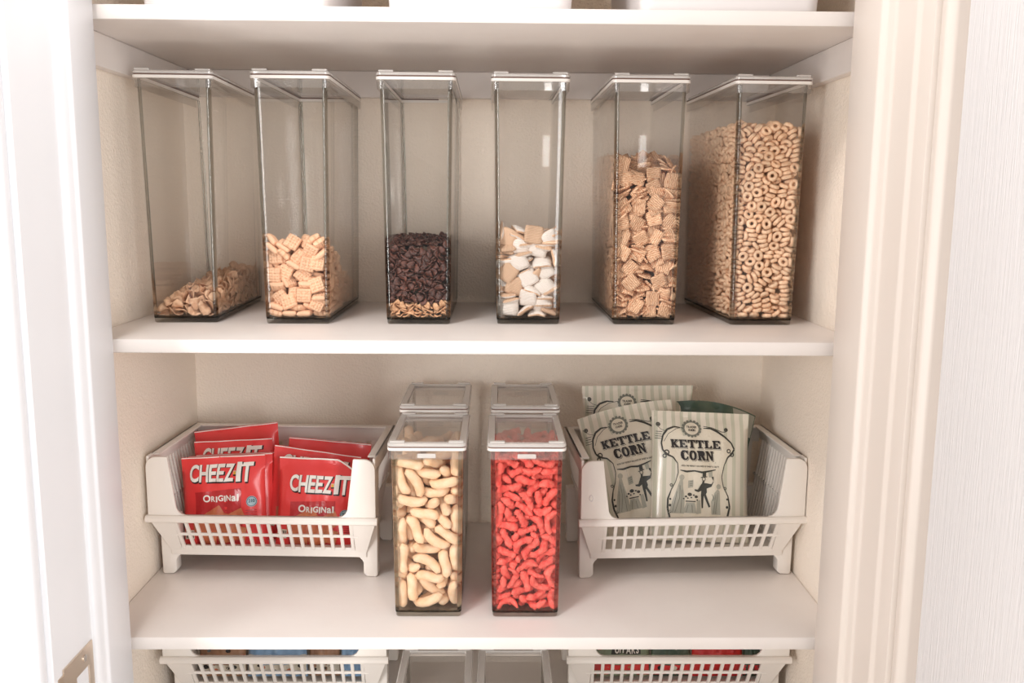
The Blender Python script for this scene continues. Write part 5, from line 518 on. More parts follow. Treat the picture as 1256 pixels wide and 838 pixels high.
2071,-242,101,-42,40,-3,2034,-22,429,-38,-33,-16,137,-248,162,4,53,22,2050,0,428,-47,-17,-14,1179,80,369,-26,38,-14,25,-214,360,36,-2,-47,2029,135,113,10,32,13,3178,-75,338,-21,34,-33,70,-251,293,-3,-30,52,166,-247,284,-41,25,27,3028,-161,188,6,-23,-1,3154,-245,417,2,2,44,168,-80,428,18,19,-38,3026,-91,347,16,42,-2,3174,-128,53,27,-19,-38,3029,96,113,46,-6,37,2164,-248,42,0,12,42,1041,-237,75,-19,-51,-22,29,-120,104,-23,-25,14,176,163,208,36,27,37,123,219,428,20,8,12,28,-237,252,37,3,-42,2029,-77,170,-20,-13,41,2028,220,213,-44,8,-38,
2027,216,295,29,-25,-43,167,-241,262,-5,57,14,3111,-240,115,5,15,3,1029,-36,162,-35,-21,41,1026,113,403,32,23,25,1036,-245,64,-7,19,-33,3095,-247,84,5,-59,-10,1175,202,186,-36,-21,37,3028,-251,308,20,1,-56,167,259,426,16,21,-34,2150,-246,136,26,-26,36,46,-237,55,14,-58,-7,3166,-242,210,-5,-11,52,2031,-105,65,-17,-21,7,2168,-250,408,-3,53,-1,175,-217,426,12,26,5,30,-236,426,-59,0,-9,2032,-58,67,-56,0,-21,1155,-1,425,-38,-35,-12,2158,-239,182,18,-7,38,57,-241,114,-32,40,11,1036,-237,36,-18,-7,39,2032,-90,70,53,6,17,2029,119,279,1,-26,-34,
2124,-234,202,0,4,-37,31,-58,119,8,38,8,119,-239,88,25,2,55,2029,-195,328,-56,2,-21,3037,128,425,-28,16,-50,2028,194,376,23,15,8,2176,-247,380,30,20,25,78,-247,368,-17,-15,41,1121,-241,41,10,56,-17,30,-244,321,41,31,15,2033,140,21,-43,-14,14,3028,94,396,17,35,-7,1114,-234,187,23,7,8,2030,203,246,3,-28,-21,1033,-120,24,-43,31,-28,3176,163,405,-38,2,-45,2101,51,424,-42,22,25,1172,-160,76,-14,-35,3,2130,250,424,-43,-22,13,32,-252,294,-18,-5,44,3081,-250,200,-1,5,0,2032,49,424,-35,37,21,3028,-216,412,42,37,21,3030,179,279,-26,-14,8,
123,-251,278,0,-23,53,91,-252,331,9,-15,-5,2074,-250,190,-5,8,-38,2060,-250,237,-38,-27,-23,3166,-250,223,7,-1,44,1033,-251,282,-36,43,-15,1041,-253,405,12,-22,47,1131,80,424,11,-16,57,2031,195,206,-26,-15,7,1163,-247,12,0,4,0,1167,-249,189,17,1,42,1152,-248,125,7,27,-53,1160,84,423,20,-7,47,2174,238,338,-54,-3,25,174,41,337,30,-3,-43,2032,-103,224,-59,1,-13,29,-90,390,-54,8,-20,3174,-239,377,-26,29,-43,2171,-94,152,17,-24,-38,163,-46,423,11,-45,34,142,-58,423,-47,-1,-23,3175,-22,407,33,17,29,77,68,423,-42,-41,-4,30,241,376,0,-41,-4,
3035,217,13,-59,1,8,1041,29,422,-2,-31,52,3168,-63,422,-37,-31,-31,32,75,262,13,-34,-46,3030,222,349,35,34,13,171,-195,151,28,38,29,3165,-246,30,-6,-3,-60,3030,174,417,23,-15,-9,161,117,422,12,5,40,2171,-122,151,-43,31,-29,34,234,91,59,-2,-8,3150,-245,5,1,2,50,2111,125,422,1,-59,-11,1034,-248,212,-32,36,24,122,-248,227,-35,-34,-24,33,-57,206,1,-6,1,3172,16,293,-5,-51,11,170,-90,125,-8,51,-22,3167,-249,311,41,-40,12,1135,-30,422,25,-16,37,2034,-184,138,1,60,-7,2158,-249,350,-17,12,-35,1090,10,422,-31,-29,-16,1031,-208,347,-14,-25,30,
3035,-247,179,-1,60,5,2085,-249,381,-2,-13,-5,32,-166,309,5,8,-59,2030,203,410,14,-9,-3,31,132,335,4,-1,1,3095,-247,170,-19,4,-57,34,42,163,58,1,11,3080,-249,359,-59,-2,-7,3030,82,402,-6,-47,-20,30,273,421,-38,0,2,162,45,422,-31,-37,-24,2031,67,342,-5,-13,58,3033,-50,236,6,-5,2,2170,235,155,-10,46,-8,2031,-49,326,2,-21,-32,1108,-248,252,34,49,-4,170,-235,153,-42,-20,36,31,126,359,6,-2,2,36,102,19,-47,-5,-36,2033,-234,191,1,-3,60,3137,202,421,5,22,-44,2073,-76,421,10,-9,-25,36,272,22,-42,0,2,31,-14,345,-53,1,-2,
1033,-233,217,-10,-36,46,2106,-193,421,17,3,-45,1031,12,378,-44,37,18,31,143,349,60,0,6,3033,-18,258,-1,-59,-9,2041,86,421,29,-12,51,2031,-46,351,-52,17,-24,34,-69,187,10,-4,-59,3168,198,61,28,28,14,60,-248,332,0,-21,0,2032,178,310,-35,15,45,73,-246,175,31,-47,-16,33,-38,219,8,-2,3,1034,-124,203,-43,41,-11,2170,131,206,-16,25,-19,3031,-12,407,-3,25,-36,1035,-45,91,25,44,22,79,255,421,27,-19,-16,37,-44,421,-34,25,32,172,72,370,-46,5,-36,1032,-136,347,12,-17,39,1035,9,106,-1,-3,42,1036,-154,60,-2,-31,23,1035,-181,119,-43,42,-1,
2173,-212,403,57,-1,-19,1035,198,111,-15,15,40,1032,-124,365,4,-12,40,36,195,36,-2,16,38,36,212,84,56,1,-2,2040,-247,347,43,39,6,2048,-248,371,13,-10,-58,1076,-23,420,37,7,-4,3033,-34,310,-58,-1,-15,3167,-245,202,-40,-42,-2,1034,-134,213,5,-9,-43,33,-29,267,21,5,-1,2168,-205,38,28,-22,-33,1166,-246,233,-2,-1,-60,2172,208,341,27,-2,43,2086,88,420,-6,12,-58,3034,-92,204,0,-14,-41,1031,251,403,-43,41,5,3034,-185,220,0,-17,41,1035,17,140,-26,33,27,2036,242,73,-11,9,42,2170,56,420,33,7,4,3032,116,367,6,2,-42,2035,267,145,-25,20,36,
2034,-58,246,-42,-43,-1,2152,140,420,-7,6,-58,2034,-5,242,6,2,-43,3033,-137,325,30,22,-37,2149,-243,23,50,-33,-3,2035,181,137,54,-5,0,1033,142,308,-53,-6,27,74,-247,333,40,40,17,2048,-248,395,-7,55,22,2168,224,110,-36,-36,30,2172,227,376,33,-2,39,2172,-224,378,37,-25,-40,3044,-125,420,-5,-1,39,1156,-243,79,0,59,8,33,-170,318,-59,-3,-5,2063,259,420,-43,22,-21,1168,-122,133,54,5,20,1037,60,14,40,44,3,1037,234,23,-10,2,-45,164,-245,258,-46,35,15,36,-220,135,-42,43,-1,3036,-125,93,15,-23,-34,2171,228,314,-20,-3,-56,2033,-6,340,21,-22,38,
2036,264,89,17,-21,39,2033,55,305,-1,-14,43,3121,-242,12,0,-11,-1,1036,-232,112,4,29,-52,1033,76,356,4,11,-59,38,235,5,0,2,-43,34,-11,251,5,-5,41,3041,-244,170,-38,45,-3,155,-243,118,7,27,-53,2038,-241,5,1,3,-4,3038,165,24,-3,26,-34,3034,54,316,-42,40,4,3033,-158,391,38,-38,23,33,104,373,-43,-40,-8,2084,-243,136,2,-10,58,2038,-70,14,56,3,2,2168,-245,321,-19,1,0,166,-206,419,31,-49,-8,33,48,344,-3,-29,52,3131,-245,331,7,22,29,1085,206,419,8,8,-58,95,251,419,5,-27,12,170,190,293,27,3,42,3037,193,70,4,-16,36,
3038,48,5,0,0,-45,1033,175,379,5,15,-36,1038,21,20,-60,4,3,2035,222,265,17,-14,-46,3036,-133,176,20,11,-41,1065,89,419,-1,-57,-12,1058,173,419,18,9,-38,1137,37,418,42,-14,-28,33,228,414,17,-21,35,3170,-75,326,34,-2,48,1034,-88,310,-38,44,7,3169,186,273,-56,1,21,1038,227,34,9,7,59,3129,-241,88,-32,26,-32,1091,-242,145,8,2,35,1034,213,341,-30,-21,14,97,35,418,-33,37,27,3169,253,266,22,-18,-40,2169,125,297,-51,-5,10,2162,64,418,8,-48,-32,1166,36,60,16,16,55,1070,-240,7,1,6,2,2037,58,169,7,58,-9,170,237,369,34,-8,41,
3069,-242,226,-37,-31,-33,3038,-155,42,32,47,14,3170,-61,402,-47,6,-6,2169,-244,352,21,12,50,131,-113,418,-46,14,0,1034,-157,342,9,50,31,2077,-198,417,12,7,-58,1107,-239,17,38,42,13,1037,142,146,-1,7,-59,3039,218,47,-8,-59,-5,2034,174,402,19,10,-46,2169,264,308,-9,33,-49,167,-165,196,-7,-6,-59,3165,-240,97,-59,1,1,2165,261,21,43,-5,-4,2165,88,40,-2,-9,0,38,80,87,11,-9,-37,3037,-84,161,-5,-27,-25,3167,169,178,-12,26,-5,2169,-48,353,-33,-21,-36,2166,-199,124,1,5,-60,2036,251,279,-36,46,-5,2165,271,26,-2,-42,43,2038,78,145,-3,-12,35,
1035,256,338,-40,26,-17,168,105,299,-2,17,-58,1038,183,113,35,44,-17,3035,164,356,0,60,-3,2167,-187,175,-43,21,-25,2170,-151,402,39,-17,35,168,-211,256,-1,11,-59,37,-17,217,9,6,-41,2165,-2,94,4,0,2,3170,-104,403,4,49,34,1035,-121,320,-3,54,25,35,202,337,22,-29,-46,166,-208,112,-2,6,-60,1170,-182,410,24,-14,40,1169,-162,393,40,11,8,3034,-180,416,-3,-21,45,1096,-223,417,-14,-22,-37,3166,96,181,-6,-6,-59,2169,-75,383,4,45,39,39,74,36,17,53,22,167,242,212,-43,28,29,2167,127,193,-21,10,-35,2168,91,282,-59,2,5,3165,-167,103,-29,8,46,
1037,193,245,-12,50,-18,2036,-69,288,-57,11,-4,2036,105,276,2,-20,-28,1169,-209,356,-38,-8,27,2039,163,54,40,45,0,164,169,33,7,-22,-28,1169,252,378,-38,27,33,1165,-210,68,57,4,12,1039,-19,78,14,8,-45,3166,273,144,42,0,0,3037,270,200,-40,2,-13,3090,-238,28,-3,2,43,3100,24,416,-12,46,35,164,87,29,-2,2,60,1035,-84,408,17,-2,-52,3167,94,270,-39,-42,-9,79,-238,18,-1,4,60,165,-189,86,15,32,-24,3037,-39,229,8,4,-43,1064,-125,416,-26,53,-8,3165,-108,96,-40,40,-21,164,23,54,9,17,57,1126,-238,51,44,-39,12,3164,-112,5,60,1,2,
1090,-242,353,-59,-4,-5,1169,6,403,20,25,-34,2165,-110,110,15,-17,-54,1167,68,296,15,-8,41,2037,244,229,-48,2,-35,1164,255,64,42,42,-1,3109,-125,416,40,38,23,2140,-241,276,-48,22,-17,166,-81,212,0,-12,-41,3168,276,358,30,29,-32,116,-238,61,-4,4,60,3102,-55,416,-9,-48,-34,1166,-212,218,-42,-43,3,1168,88,314,-40,-43,-2,2168,54,320,-39,-36,-21,1167,-96,296,-41,42,8,1039,-153,103,-13,52,10,3167,5,251,-7,-14,-41,2040,203,61,0,-13,59,3109,-241,317,-48,33,1,169,19,407,-5,31,-51,1164,92,50,12,2,-59,3168,-120,395,-29,31,30,3164,-126,96,-24,-9,6,
2076,-240,276,28,13,-41,3166,-174,207,59,-3,-3,3169,79,403,-1,-57,-13,2038,-148,179,3,57,15,3035,-151,399,-25,-7,-6,1164,-198,91,17,31,-20,3040,-17,14,1,1,35,2038,-52,197,-2,-7,-2,2035,144,387,6,56,20,167,260,324,-38,34,29,1093,-8,416,39,-17,18,2163,-162,8,-6,-5,-41,2165,-161,142,26,30,16,2096,-98,416,-41,9,17,40,-8,93,-57,12,-4,3089,277,415,7,-40,44,3164,-231,118,-5,-56,-22,167,97,305,-58,3,3,1165,-53,126,-34,41,-12,1167,225,290,-59,-1,13,2163,236,16,3,6,-43,1167,57,306,23,-18,36,82,-237,49,45,39,2,143,-241,388,-39,-18,8,
2164,217,85,40,-42,9,3167,232,301,-59,-1,11,1166,276,284,29,-31,31,3036,44,380,-1,10,-38,1124,85,415,18,1,46,1039,-205,415,-47,-27,-25,1163,-107,60,9,-33,-49,2163,76,6,-41,-44,-4,38,-167,206,-2,-8,42,2037,-208,315,-12,-8,5,2163,-30,14,-40,-44,4,163,51,10,-42,-43,-3,1165,-204,185,-28,35,-10,1166,-233,243,-60,2,2,166,-113,299,-41,40,13,3166,-6,246,-9,-10,-39,1089,-154,415,35,36,-20,1168,-174,388,-46,-2,9,164,215,415,13,-11,16,166,-217,273,-5,-3,-42,1168,39,395,-3,7,3,40,-182,78,21,-16,-41,1166,210,240,14,-49,-10,2125,-180,415,-46,30,2,
1166,-209,301,0,-60,4,1163,39,94,-36,-29,-27,1166,-142,283,-3,-1,1,1167,-132,325,-58,2,9,3163,-83,41,-43,40,4,3167,-184,383,22,32,-32,1040,-195,127,-60,-4,-3,119,259,415,-11,18,-56,166,-209,310,44,41,-5,2166,62,281,6,-11,59,1039,15,180,-1,-14,34,3164,-141,170,28,50,4,1163,-132,86,38,-37,27,3153,-149,414,-23,-29,-19,165,106,254,-40,-43,-7,1165,-73,244,-59,5,-6,2166,166,299,-8,28,-33,1166,60,267,-3,-60,-2,3088,-125,414,-57,-5,-14,166,39,283,26,-24,35,2115,-240,364,-37,-44,7,3039,135,234,-20,8,46,2041,-18,40,3,18,-18,1166,-218,293,-39,-45,5,
166,-27,290,-7,-59,1,1125,-239,302,-5,-22,56,2164,-124,183,-10,10,44,166,-19,281,5,6,40,3084,-235,39,-3,-12,-42,3162,88,18,60,-3,1,1165,-56,238,-1,-5,39,2041,147,46,-3,-3,-37,3162,237,5,-59,7,4,3163,263,134,-34,-28,-27,167,26,372,-34,-36,-17,2037,2,382,-12,-53,-18,1038,-91,271,-3,-12,45,164,216,222,-15,19,-50,1039,-93,218,48,34,10,39,49,216,-58,-13,-7,41,152,70,49,33,-4,2042,188,17,-14,9,-57,3124,-239,386,-1,-48,-17,3166,199,323,-53,-2,20,3042,-209,15,12,59,-1,2060,-236,161,-3,8,56,1098,-237,256,-7,-5,-4,42,218,57,9,11,-37,
2038,250,413,-38,-44,-12,3040,141,187,48,-20,28,3162,-152,67,18,37,5,3040,178,198,38,39,-14,2040,187,204,-4,53,-27,3038,193,327,13,-36,-41,3163,103,162,-2,4,7,1166,-30,386,-28,22,-48,1122,-237,228,30,-3,6,81,-236,226,11,49,33,41,-181,99,5,-27,12,2164,-35,219,34,48,4,42,-15,71,9,-15,36,2042,53,68,-56,17,4,2041,-107,142,27,-39,1,2038,-86,324,28,53,7,163,-9,167,60,6,-3,164,176,258,-59,-8,9,3143,-235,152,-10,33,49,2163,-9,148,2,-6,-38,2039,-37,292,0,-11,40,1060,-17,413,19,-32,39,3040,-143,228,4,-13,-39,41,148,139,7,3,2,
3160,234,413,25,5,2,2162,21,87,5,-31,51,71,228,413,-11,-52,-28,118,212,413,11,6,3,163,93,171,-2,3,4,2070,-52,412,29,-12,28,1166,-89,388,-11,-43,40,163,-61,229,-2,-5,42,3160,200,12,-58,10,-1,2156,-233,64,-10,-6,2,3040,-197,228,-8,-13,58,2042,256,136,11,-36,-46,3041,145,167,-12,-12,38,163,88,209,-8,-5,-38,3040,80,291,-40,44,-4,3044,-234,143,-36,47,5,3043,-47,55,-8,59,-6,2162,-16,138,-6,59,-4,1040,-24,304,9,-7,-22,160,-179,42,29,41,9,163,-21,227,-39,43,-13,3041,171,191,2,53,-28,1043,-62,48,42,42,1,3039,100,347,10,0,-41,
2165,276,409,-42,-6,-7,1164,-133,298,-47,35,7,3160,115,5,1,1,45,2163,69,245,38,44,-3,2161,188,127,-5,-22,-54,2164,89,333,-6,18,-38,2045,-148,411,-19,14,28,2041,-213,199,-3,10,57,1043,66,98,42,39,17,42,238,136,49,-7,-4,2164,175,372,-47,10,33,3160,76,61,-9,-21,31,41,98,260,50,2,21,40,-123,341,10,49,34,3159,-33,28,-4,14,-49,2043,41,82,-19,55,-7,1042,240,198,-1,-10,37,1044,-220,38,17,8,-44,160,156,85,-46,-32,-22,1164,34,371,0,-49,-32,1162,-100,237,-13,-3,-2,1102,173,411,15,-12,35,2042,55,227,2,4,-60,2043,159,98,13,-9,48,
2073,-164,411,43,31,-17,2164,267,367,-2,47,37,2163,172,321,-3,25,-34,2044,128,69,-12,5,47,159,5,44,-2,1,-47,161,189,138,-13,18,45,1162,70,206,-4,-12,-58,3164,-122,355,23,52,0,3042,-191,180,-5,10,58,2164,-10,362,-45,6,18,1110,8,411,-33,-27,-20,3041,126,263,-44,38,-12,2139,-106,410,-40,23,13,1161,-15,179,-59,4,7,45,-198,5,-1,0,60,85,-234,304,17,10,-39,164,254,408,-10,21,-55,162,92,230,8,-59,-3,3045,-151,16,5,56,-20,3045,-132,13,37,43,-13,2044,164,87,9,8,-44,3159,203,59,41,4,35,1160,251,125,-36,-32,-27,3163,83,348,-36,-41,10,
2051,-233,280,-52,0,-16,2160,104,151,9,-59,2,2040,-212,383,1,12,57,3163,148,333,-28,-42,-5,40,31,365,6,6,-2,1160,147,116,-42,41,11,2040,-175,374,-24,-17,52,3159,66,94,-44,40,-5,2159,-96,64,17,-29,-49,1079,-231,120,0,31,-52,1163,-23,356,37,-18,36,161,-19,187,-44,-40,1,1163,193,350,-8,-56,-17,160,151,153,26,-46,-15,161,94,221,-4,1,-59,3159,130,62,2,58,9,1044,60,107,-6,-17,41,3097,-233,330,9,14,-57,2045,-212,25,6,-2,-45,159,-68,100,7,-14,18,2043,-121,175,20,11,-34,3042,-148,243,-4,-12,41,1160,216,174,48,4,31,3040,-69,386,12,51,29,
1044,147,115,25,10,44,3043,-3,187,-50,29,-8,133,-231,166,36,-33,26,45,263,21,-2,39,-46,1163,145,382,-58,3,14,3141,-233,336,23,-53,-2,160,26,181,-17,-6,41,1046,16,8,6,0,-2,3044,203,124,-19,-17,-38,162,-187,351,12,25,-33,1158,46,24,38,-46,8,1158,48,32,-3,11,59,3046,110,26,-8,-37,15,162,-173,299,11,5,-1,3159,51,148,-39,39,-21,2162,-156,371,8,-53,-23,2159,147,103,4,19,-50,2042,-66,270,-56,-11,-8,43,-110,239,11,-6,-44,1043,160,189,9,-28,-52,46,5,27,40,-44,-4,2160,138,171,56,7,-19,3160,-55,183,-3,-59,11,3162,0,337,3,18,-51,
154,150,409,-13,4,-57,3042,228,303,-41,15,-41,2160,-52,210,9,-14,-57,3044,82,159,-6,-8,43,1043,-176,217,11,-8,-8,2044,117,164,33,38,-16,3159,184,116,-19,11,34,160,-14,201,-36,-45,0,2140,-209,409,27,-42,-32,3162,120,367,3,-58,-8,1044,-21,205,2,60,4,2045,121,85,-1,-5,45,3044,201,162,-2,16,58,153,94,409,7,-56,-12,3041,276,379,0,-42,-43,1044,-214,167,-23,20,35,3158,98,70,19,-7,-57,2046,35,40,-23,-11,-54,2159,193,148,-21,-14,-28,1161,-211,282,50,-33,2,3045,-64,135,-12,12,-54,2158,-22,114,24,-14,-41,2162,129,341,-15,36,-44,157,-193,4,59,10,0,
3046,246,42,49,1,-13,1045,228,131,-4,35,49,3162,13,372,12,-34,48,2143,-74,408,-15,40,33,1042,-114,308,-58,8,-3,2159,-59,195,-3,-7,-59,160,181,238,3,-55,21,3054,-232,378,-2,58,-13,1162,120,386,-4,14,-36,159,41,165,-16,-4,37,1106,-191,408,22,9,-46,1046,-35,23,1,-60,-2,3047,-93,5,-1,0,5,2158,182,102,-8,-25,-38,1161,141,305,-42,29,31,159,-132,198,0,-58,13,46,-67,24,40,39,-15,162,-129,398,9,42,-42,1161,148,361,31,17,16,1160,108,246,-39,-43,-8,161,117,339,10,-44,-38,1044,126,186,-45,30,-25,46,177,84,13,8,-40,2157,-7,54,5,0,60,
3044,-207,236,2,-14,38,2095,-230,281,-6,-37,47,159,-100,183,-25,-1,-1,1046,66,63,16,-12,38,3047,-31,5,60,1,2,157,-227,94,2,13,-54,159,-199,235,0,4,15,1150,-231,341,-17,1,-57,1046,-140,70,1,-30,16,2046,31,408,29,12,-24,1043,49,327,16,5,-39,42,52,393,-38,43,15,46,4,57,46,-28,-25,2044,156,260,41,42,13,2047,-198,42,-37,44,5,2045,226,178,48,31,-9,2044,44,236,-46,36,7,46,266,64,4,45,39,1043,262,317,29,32,-41,44,-174,269,-4,57,-12,3047,-163,14,39,40,-15,2064,-227,68,-25,-29,-36,3153,-227,46,57,13,10,2047,-181,21,-20,-18,-38,
1042,-133,374,-10,-57,-17,45,-172,166,45,40,0,3042,266,380,-29,-27,-30,2044,-104,259,-11,57,7,3158,68,197,0,11,59,2045,89,172,40,45,0,45,-8,197,-58,8,-9,156,155,5,-3,3,60,1046,-142,135,-3,5,41,3047,-201,58,-4,59,2,3043,-225,306,-32,47,-13,156,256,44,-44,-39,-12,1044,29,251,-5,-1,-4,160,237,340,3,28,-3,3158,-52,160,11,12,-1,1062,183,407,-35,44,-1,46,-182,147,-5,7,40,2046,220,126,-27,26,37,1044,-112,288,-37,46,2,1158,234,170,-14,-30,-2,1047,19,95,-9,-13,58,1045,21,232,-58,1,-3,2134,24,407,2,40,26,2045,-208,208,7,58,-14,
46,194,143,3,-57,18,156,195,20,13,7,-42,1055,-226,105,-20,46,28,1092,-226,81,44,-16,5,1047,104,105,-18,50,-22,3048,-63,38,-9,0,3,2156,167,76,-41,-38,-23,158,-198,226,-3,1,-51,2157,260,107,-57,2,3,1043,-169,362,-40,-37,-23,155,236,27,-2,-1,60,2047,74,57,3,-57,-20,2155,-93,12,58,7,1,1043,-189,398,-38,43,-15,1149,-228,259,10,-5,25,2105,88,406,-42,-40,-7,
],
'c6': [
2027,-274,276,22,-37,36,2112,-274,299,-8,42,42,2085,-272,178,-23,-35,-36,2127,-274,326,19,38,-37,2136,-273,231,18,39,-38,2158,-272,160,-11,-41,-41,104,-155,535,47,37,-4,1039,107,534,-3,-4,46,2025,84,535,59,4,7,27,-19,536,24,33,33,1063,28,539,-52,-3,17,1064,-220,537,48,-34,-5,118,36,535,-10,2,32,1101,7,534,9,-6,-30,2143,-90,538,55,14,-19,2108,-105,537,0,7,-41,2036,241,534,-20,-55,1,78,180,533,1,-2,50,2100,-23,535,33,-50,2,1109,-76,539,28,-9,46,1061,90,533,7,-2,-60,89,33,538,-57,14,-6,89,-74,532,-56,16,5,2021,-106,533,-21,-3,-49,
2150,90,536,-6,12,-11,159,-138,536,8,-15,-56,25,-47,533,19,-26,-26,1050,64,535,-1,10,-48,185,206,533,-26,33,-25,2159,25,539,-19,18,-41,2102,133,538,-7,-8,54,1162,-92,537,-27,5,-51,1023,-269,534,10,-10,-40,178,269,533,-13,1,-57,24,-174,534,-11,7,23,151,-194,540,-48,-32,-13,168,189,532,3,7,19,2065,117,540,-25,-53,-3,1065,49,539,9,16,-38,2121,-249,533,4,-1,34,81,266,533,0,1,40,1058,-246,534,9,-12,-43,1032,269,539,0,-2,45,141,-23,537,-22,17,-32,102,-257,538,13,-20,-25,1030,157,536,-2,11,-54,1108,269,540,6,4,29,69,241,540,3,8,59,
138,269,540,6,4,54,2171,-218,532,9,-18,47,143,215,536,-6,-2,17,1094,87,534,9,59,1,74,-193,534,-59,9,1,2040,33,535,17,2,-51,2037,-130,540,-26,10,-8,38,-226,537,12,5,55,175,-74,532,-33,42,19,2022,219,532,-30,-50,3,177,235,533,-53,26,-4,2045,-39,535,4,-9,-32,25,-247,539,34,-44,10,152,-270,534,53,22,-17,150,243,535,-11,-3,-56,154,-4,535,9,-29,47,1176,-116,538,42,42,-1,148,-242,532,58,9,-8,1065,-22,539,16,6,56,1132,78,534,3,-57,0,81,-46,538,-6,-7,-50,1064,-67,537,15,1,-57,2134,152,534,-36,46,13,1047,-198,532,-3,57,-8,
1081,-100,535,0,-10,-29,90,-127,537,-4,5,59,1023,9,533,-4,12,-48,2103,-186,537,54,-21,9,1131,-212,534,-21,54,0,1114,-277,534,35,-26,25,49,190,540,-27,-42,-33,2170,145,532,-19,3,55,2041,-272,175,-9,42,41,46,-275,341,-36,-21,-22,1104,-274,266,6,42,-42,113,-275,399,-4,42,42,167,-274,320,26,35,-33,1172,-274,280,29,31,-31,1113,-272,131,34,-26,26,59,-271,87,-10,41,41,1175,-275,376,5,-42,42,2049,-275,399,13,40,-40,73,-276,420,34,24,-26,1062,-273,267,-30,29,29,87,-274,314,9,42,-41,49,-275,370,-34,-28,-27,1022,189,532,-7,59,1,54,164,532,-16,-3,57,
2017,192,359,35,24,35,2016,-107,422,6,42,6,1101,-230,531,6,-1,-30,2017,232,386,-38,-20,37,2016,-22,453,29,31,30,2016,-145,455,34,25,35,2019,196,232,-28,-33,27,2015,30,499,35,-23,-36,2018,228,274,-10,-42,9,2018,-160,264,-40,11,-42,2016,-264,455,-32,-29,31,2016,132,419,42,-6,-42,2016,139,448,22,-36,-23,2016,89,448,36,22,37,2019,123,234,-24,34,-26,2020,251,160,21,-37,-22,2017,-94,338,15,40,14,2016,31,412,42,5,43,2021,-250,63,31,-29,-32,2019,183,197,42,-2,-42,2019,34,230,-39,-18,38,23,-144,531,8,6,39,1150,-49,531,4,5,32,2016,-62,409,-22,-37,22,
2016,170,454,-37,19,-39,2016,-97,449,24,36,23,2020,-156,167,-32,-29,32,2017,-19,364,-21,37,-21,20,-48,161,-43,4,-42,19,254,247,-4,43,-4,17,-48,357,-21,-37,22,18,176,311,16,39,18,1018,-58,320,-21,-37,21,1017,133,388,-23,35,-23,19,-98,201,-42,-4,43,1125,114,531,41,44,2,1017,-202,359,-42,-6,42,19,73,226,-32,28,-33,1018,-144,290,34,-26,-33,18,107,330,38,17,40,16,-75,481,39,13,41,16,-198,419,42,9,41,19,-192,214,-38,-17,39,16,1,486,28,-32,-28,1017,-127,361,-42,1,-43,20,-197,149,-15,-39,14,18,90,274,32,27,34,1019,-59,258,-40,15,-40,
20,50,167,-41,-13,39,18,63,310,-20,38,-21,17,-91,397,-39,17,-39,1017,161,411,-42,4,-43,1020,-19,172,13,40,14,1017,60,412,-41,8,-42,1015,-28,499,42,3,43,1016,91,488,-34,26,-34,1020,148,176,-41,-11,41,1015,-59,506,-3,42,-3,1021,-262,115,0,42,1,1019,238,210,34,-25,-34,2016,-177,449,26,33,26,1019,41,201,-2,42,-2,1020,190,157,39,18,39,1018,15,300,-32,-30,29,1015,-20,528,-39,14,-40,1132,185,531,43,-40,-10,1131,-67,531,-50,-28,-17,20,129,207,0,43,2,20,-175,190,39,20,37,34,-75,531,-5,-11,57,2103,-202,531,-9,9,55,2018,151,329,18,-36,-21,
117,-126,531,30,-47,17,18,-157,319,39,-18,-36,90,-270,149,-20,-43,-33,101,-274,452,39,-27,17,1016,58,526,-41,-9,41,178,101,531,-15,2,52,103,199,531,-27,-54,-1,79,152,531,-3,-5,-51,104,169,530,9,-5,53,2042,211,530,45,-3,38,2072,-273,353,9,39,45,20,209,207,-44,5,-39,19,-85,310,32,31,28,19,5,330,17,42,18,45,-8,530,-8,58,-7,1020,-90,229,40,-21,-33,2020,-5,263,25,-34,-31,177,-60,530,-25,48,20,17,-134,425,34,17,41,52,142,530,-22,17,36,1021,117,168,-10,44,-12,2020,23,270,-37,-20,34,2090,-275,521,-6,37,-47,126,1,530,2,-9,-56,
17,18,464,29,32,35,2021,89,181,33,33,22,2100,55,530,29,-52,-8,2023,-221,530,-58,-12,11,2155,115,530,-5,13,-56,2020,-170,293,-2,-46,-7,1063,231,530,-7,-4,-38,1060,-272,316,12,-34,47,20,-32,250,6,44,14,1018,-143,399,-15,-43,22,2019,-156,363,36,2,48,1109,225,530,-24,-52,-18,1156,-176,530,-8,-6,-55,17,-94,502,-39,13,-44,2022,0,154,44,18,36,2064,-269,161,-3,50,32,2018,-45,472,-46,-14,36,177,-243,529,5,16,-34,1074,-155,529,-59,5,-8,2020,196,332,6,-37,1,1019,-39,427,14,-47,-13,52,262,529,3,2,-60,1130,-269,205,17,-26,43,176,-272,422,15,-33,47,
20,122,364,12,48,6,1177,45,529,-6,10,14,1021,51,266,-36,-32,20,21,128,297,39,-12,-35,1061,203,529,-8,3,58,2023,77,158,-13,45,-20,68,-269,529,21,51,13,1053,-270,293,18,-27,47,1133,-99,529,-58,-1,13,62,-123,529,-46,38,-7,2021,-17,313,22,45,13,1129,52,529,28,14,-40,1026,-270,329,33,-11,35,1023,-263,181,-5,-34,-1,156,169,528,-11,-7,-56,64,121,528,11,-5,56,2128,-31,528,-44,-39,10,1157,62,528,6,-51,-3,2177,74,528,-2,-6,-32,1120,79,528,15,10,49,1020,-13,416,-21,-46,13,2106,-44,528,-13,-2,-38,133,268,528,59,-8,-5,23,-236,188,46,18,27,
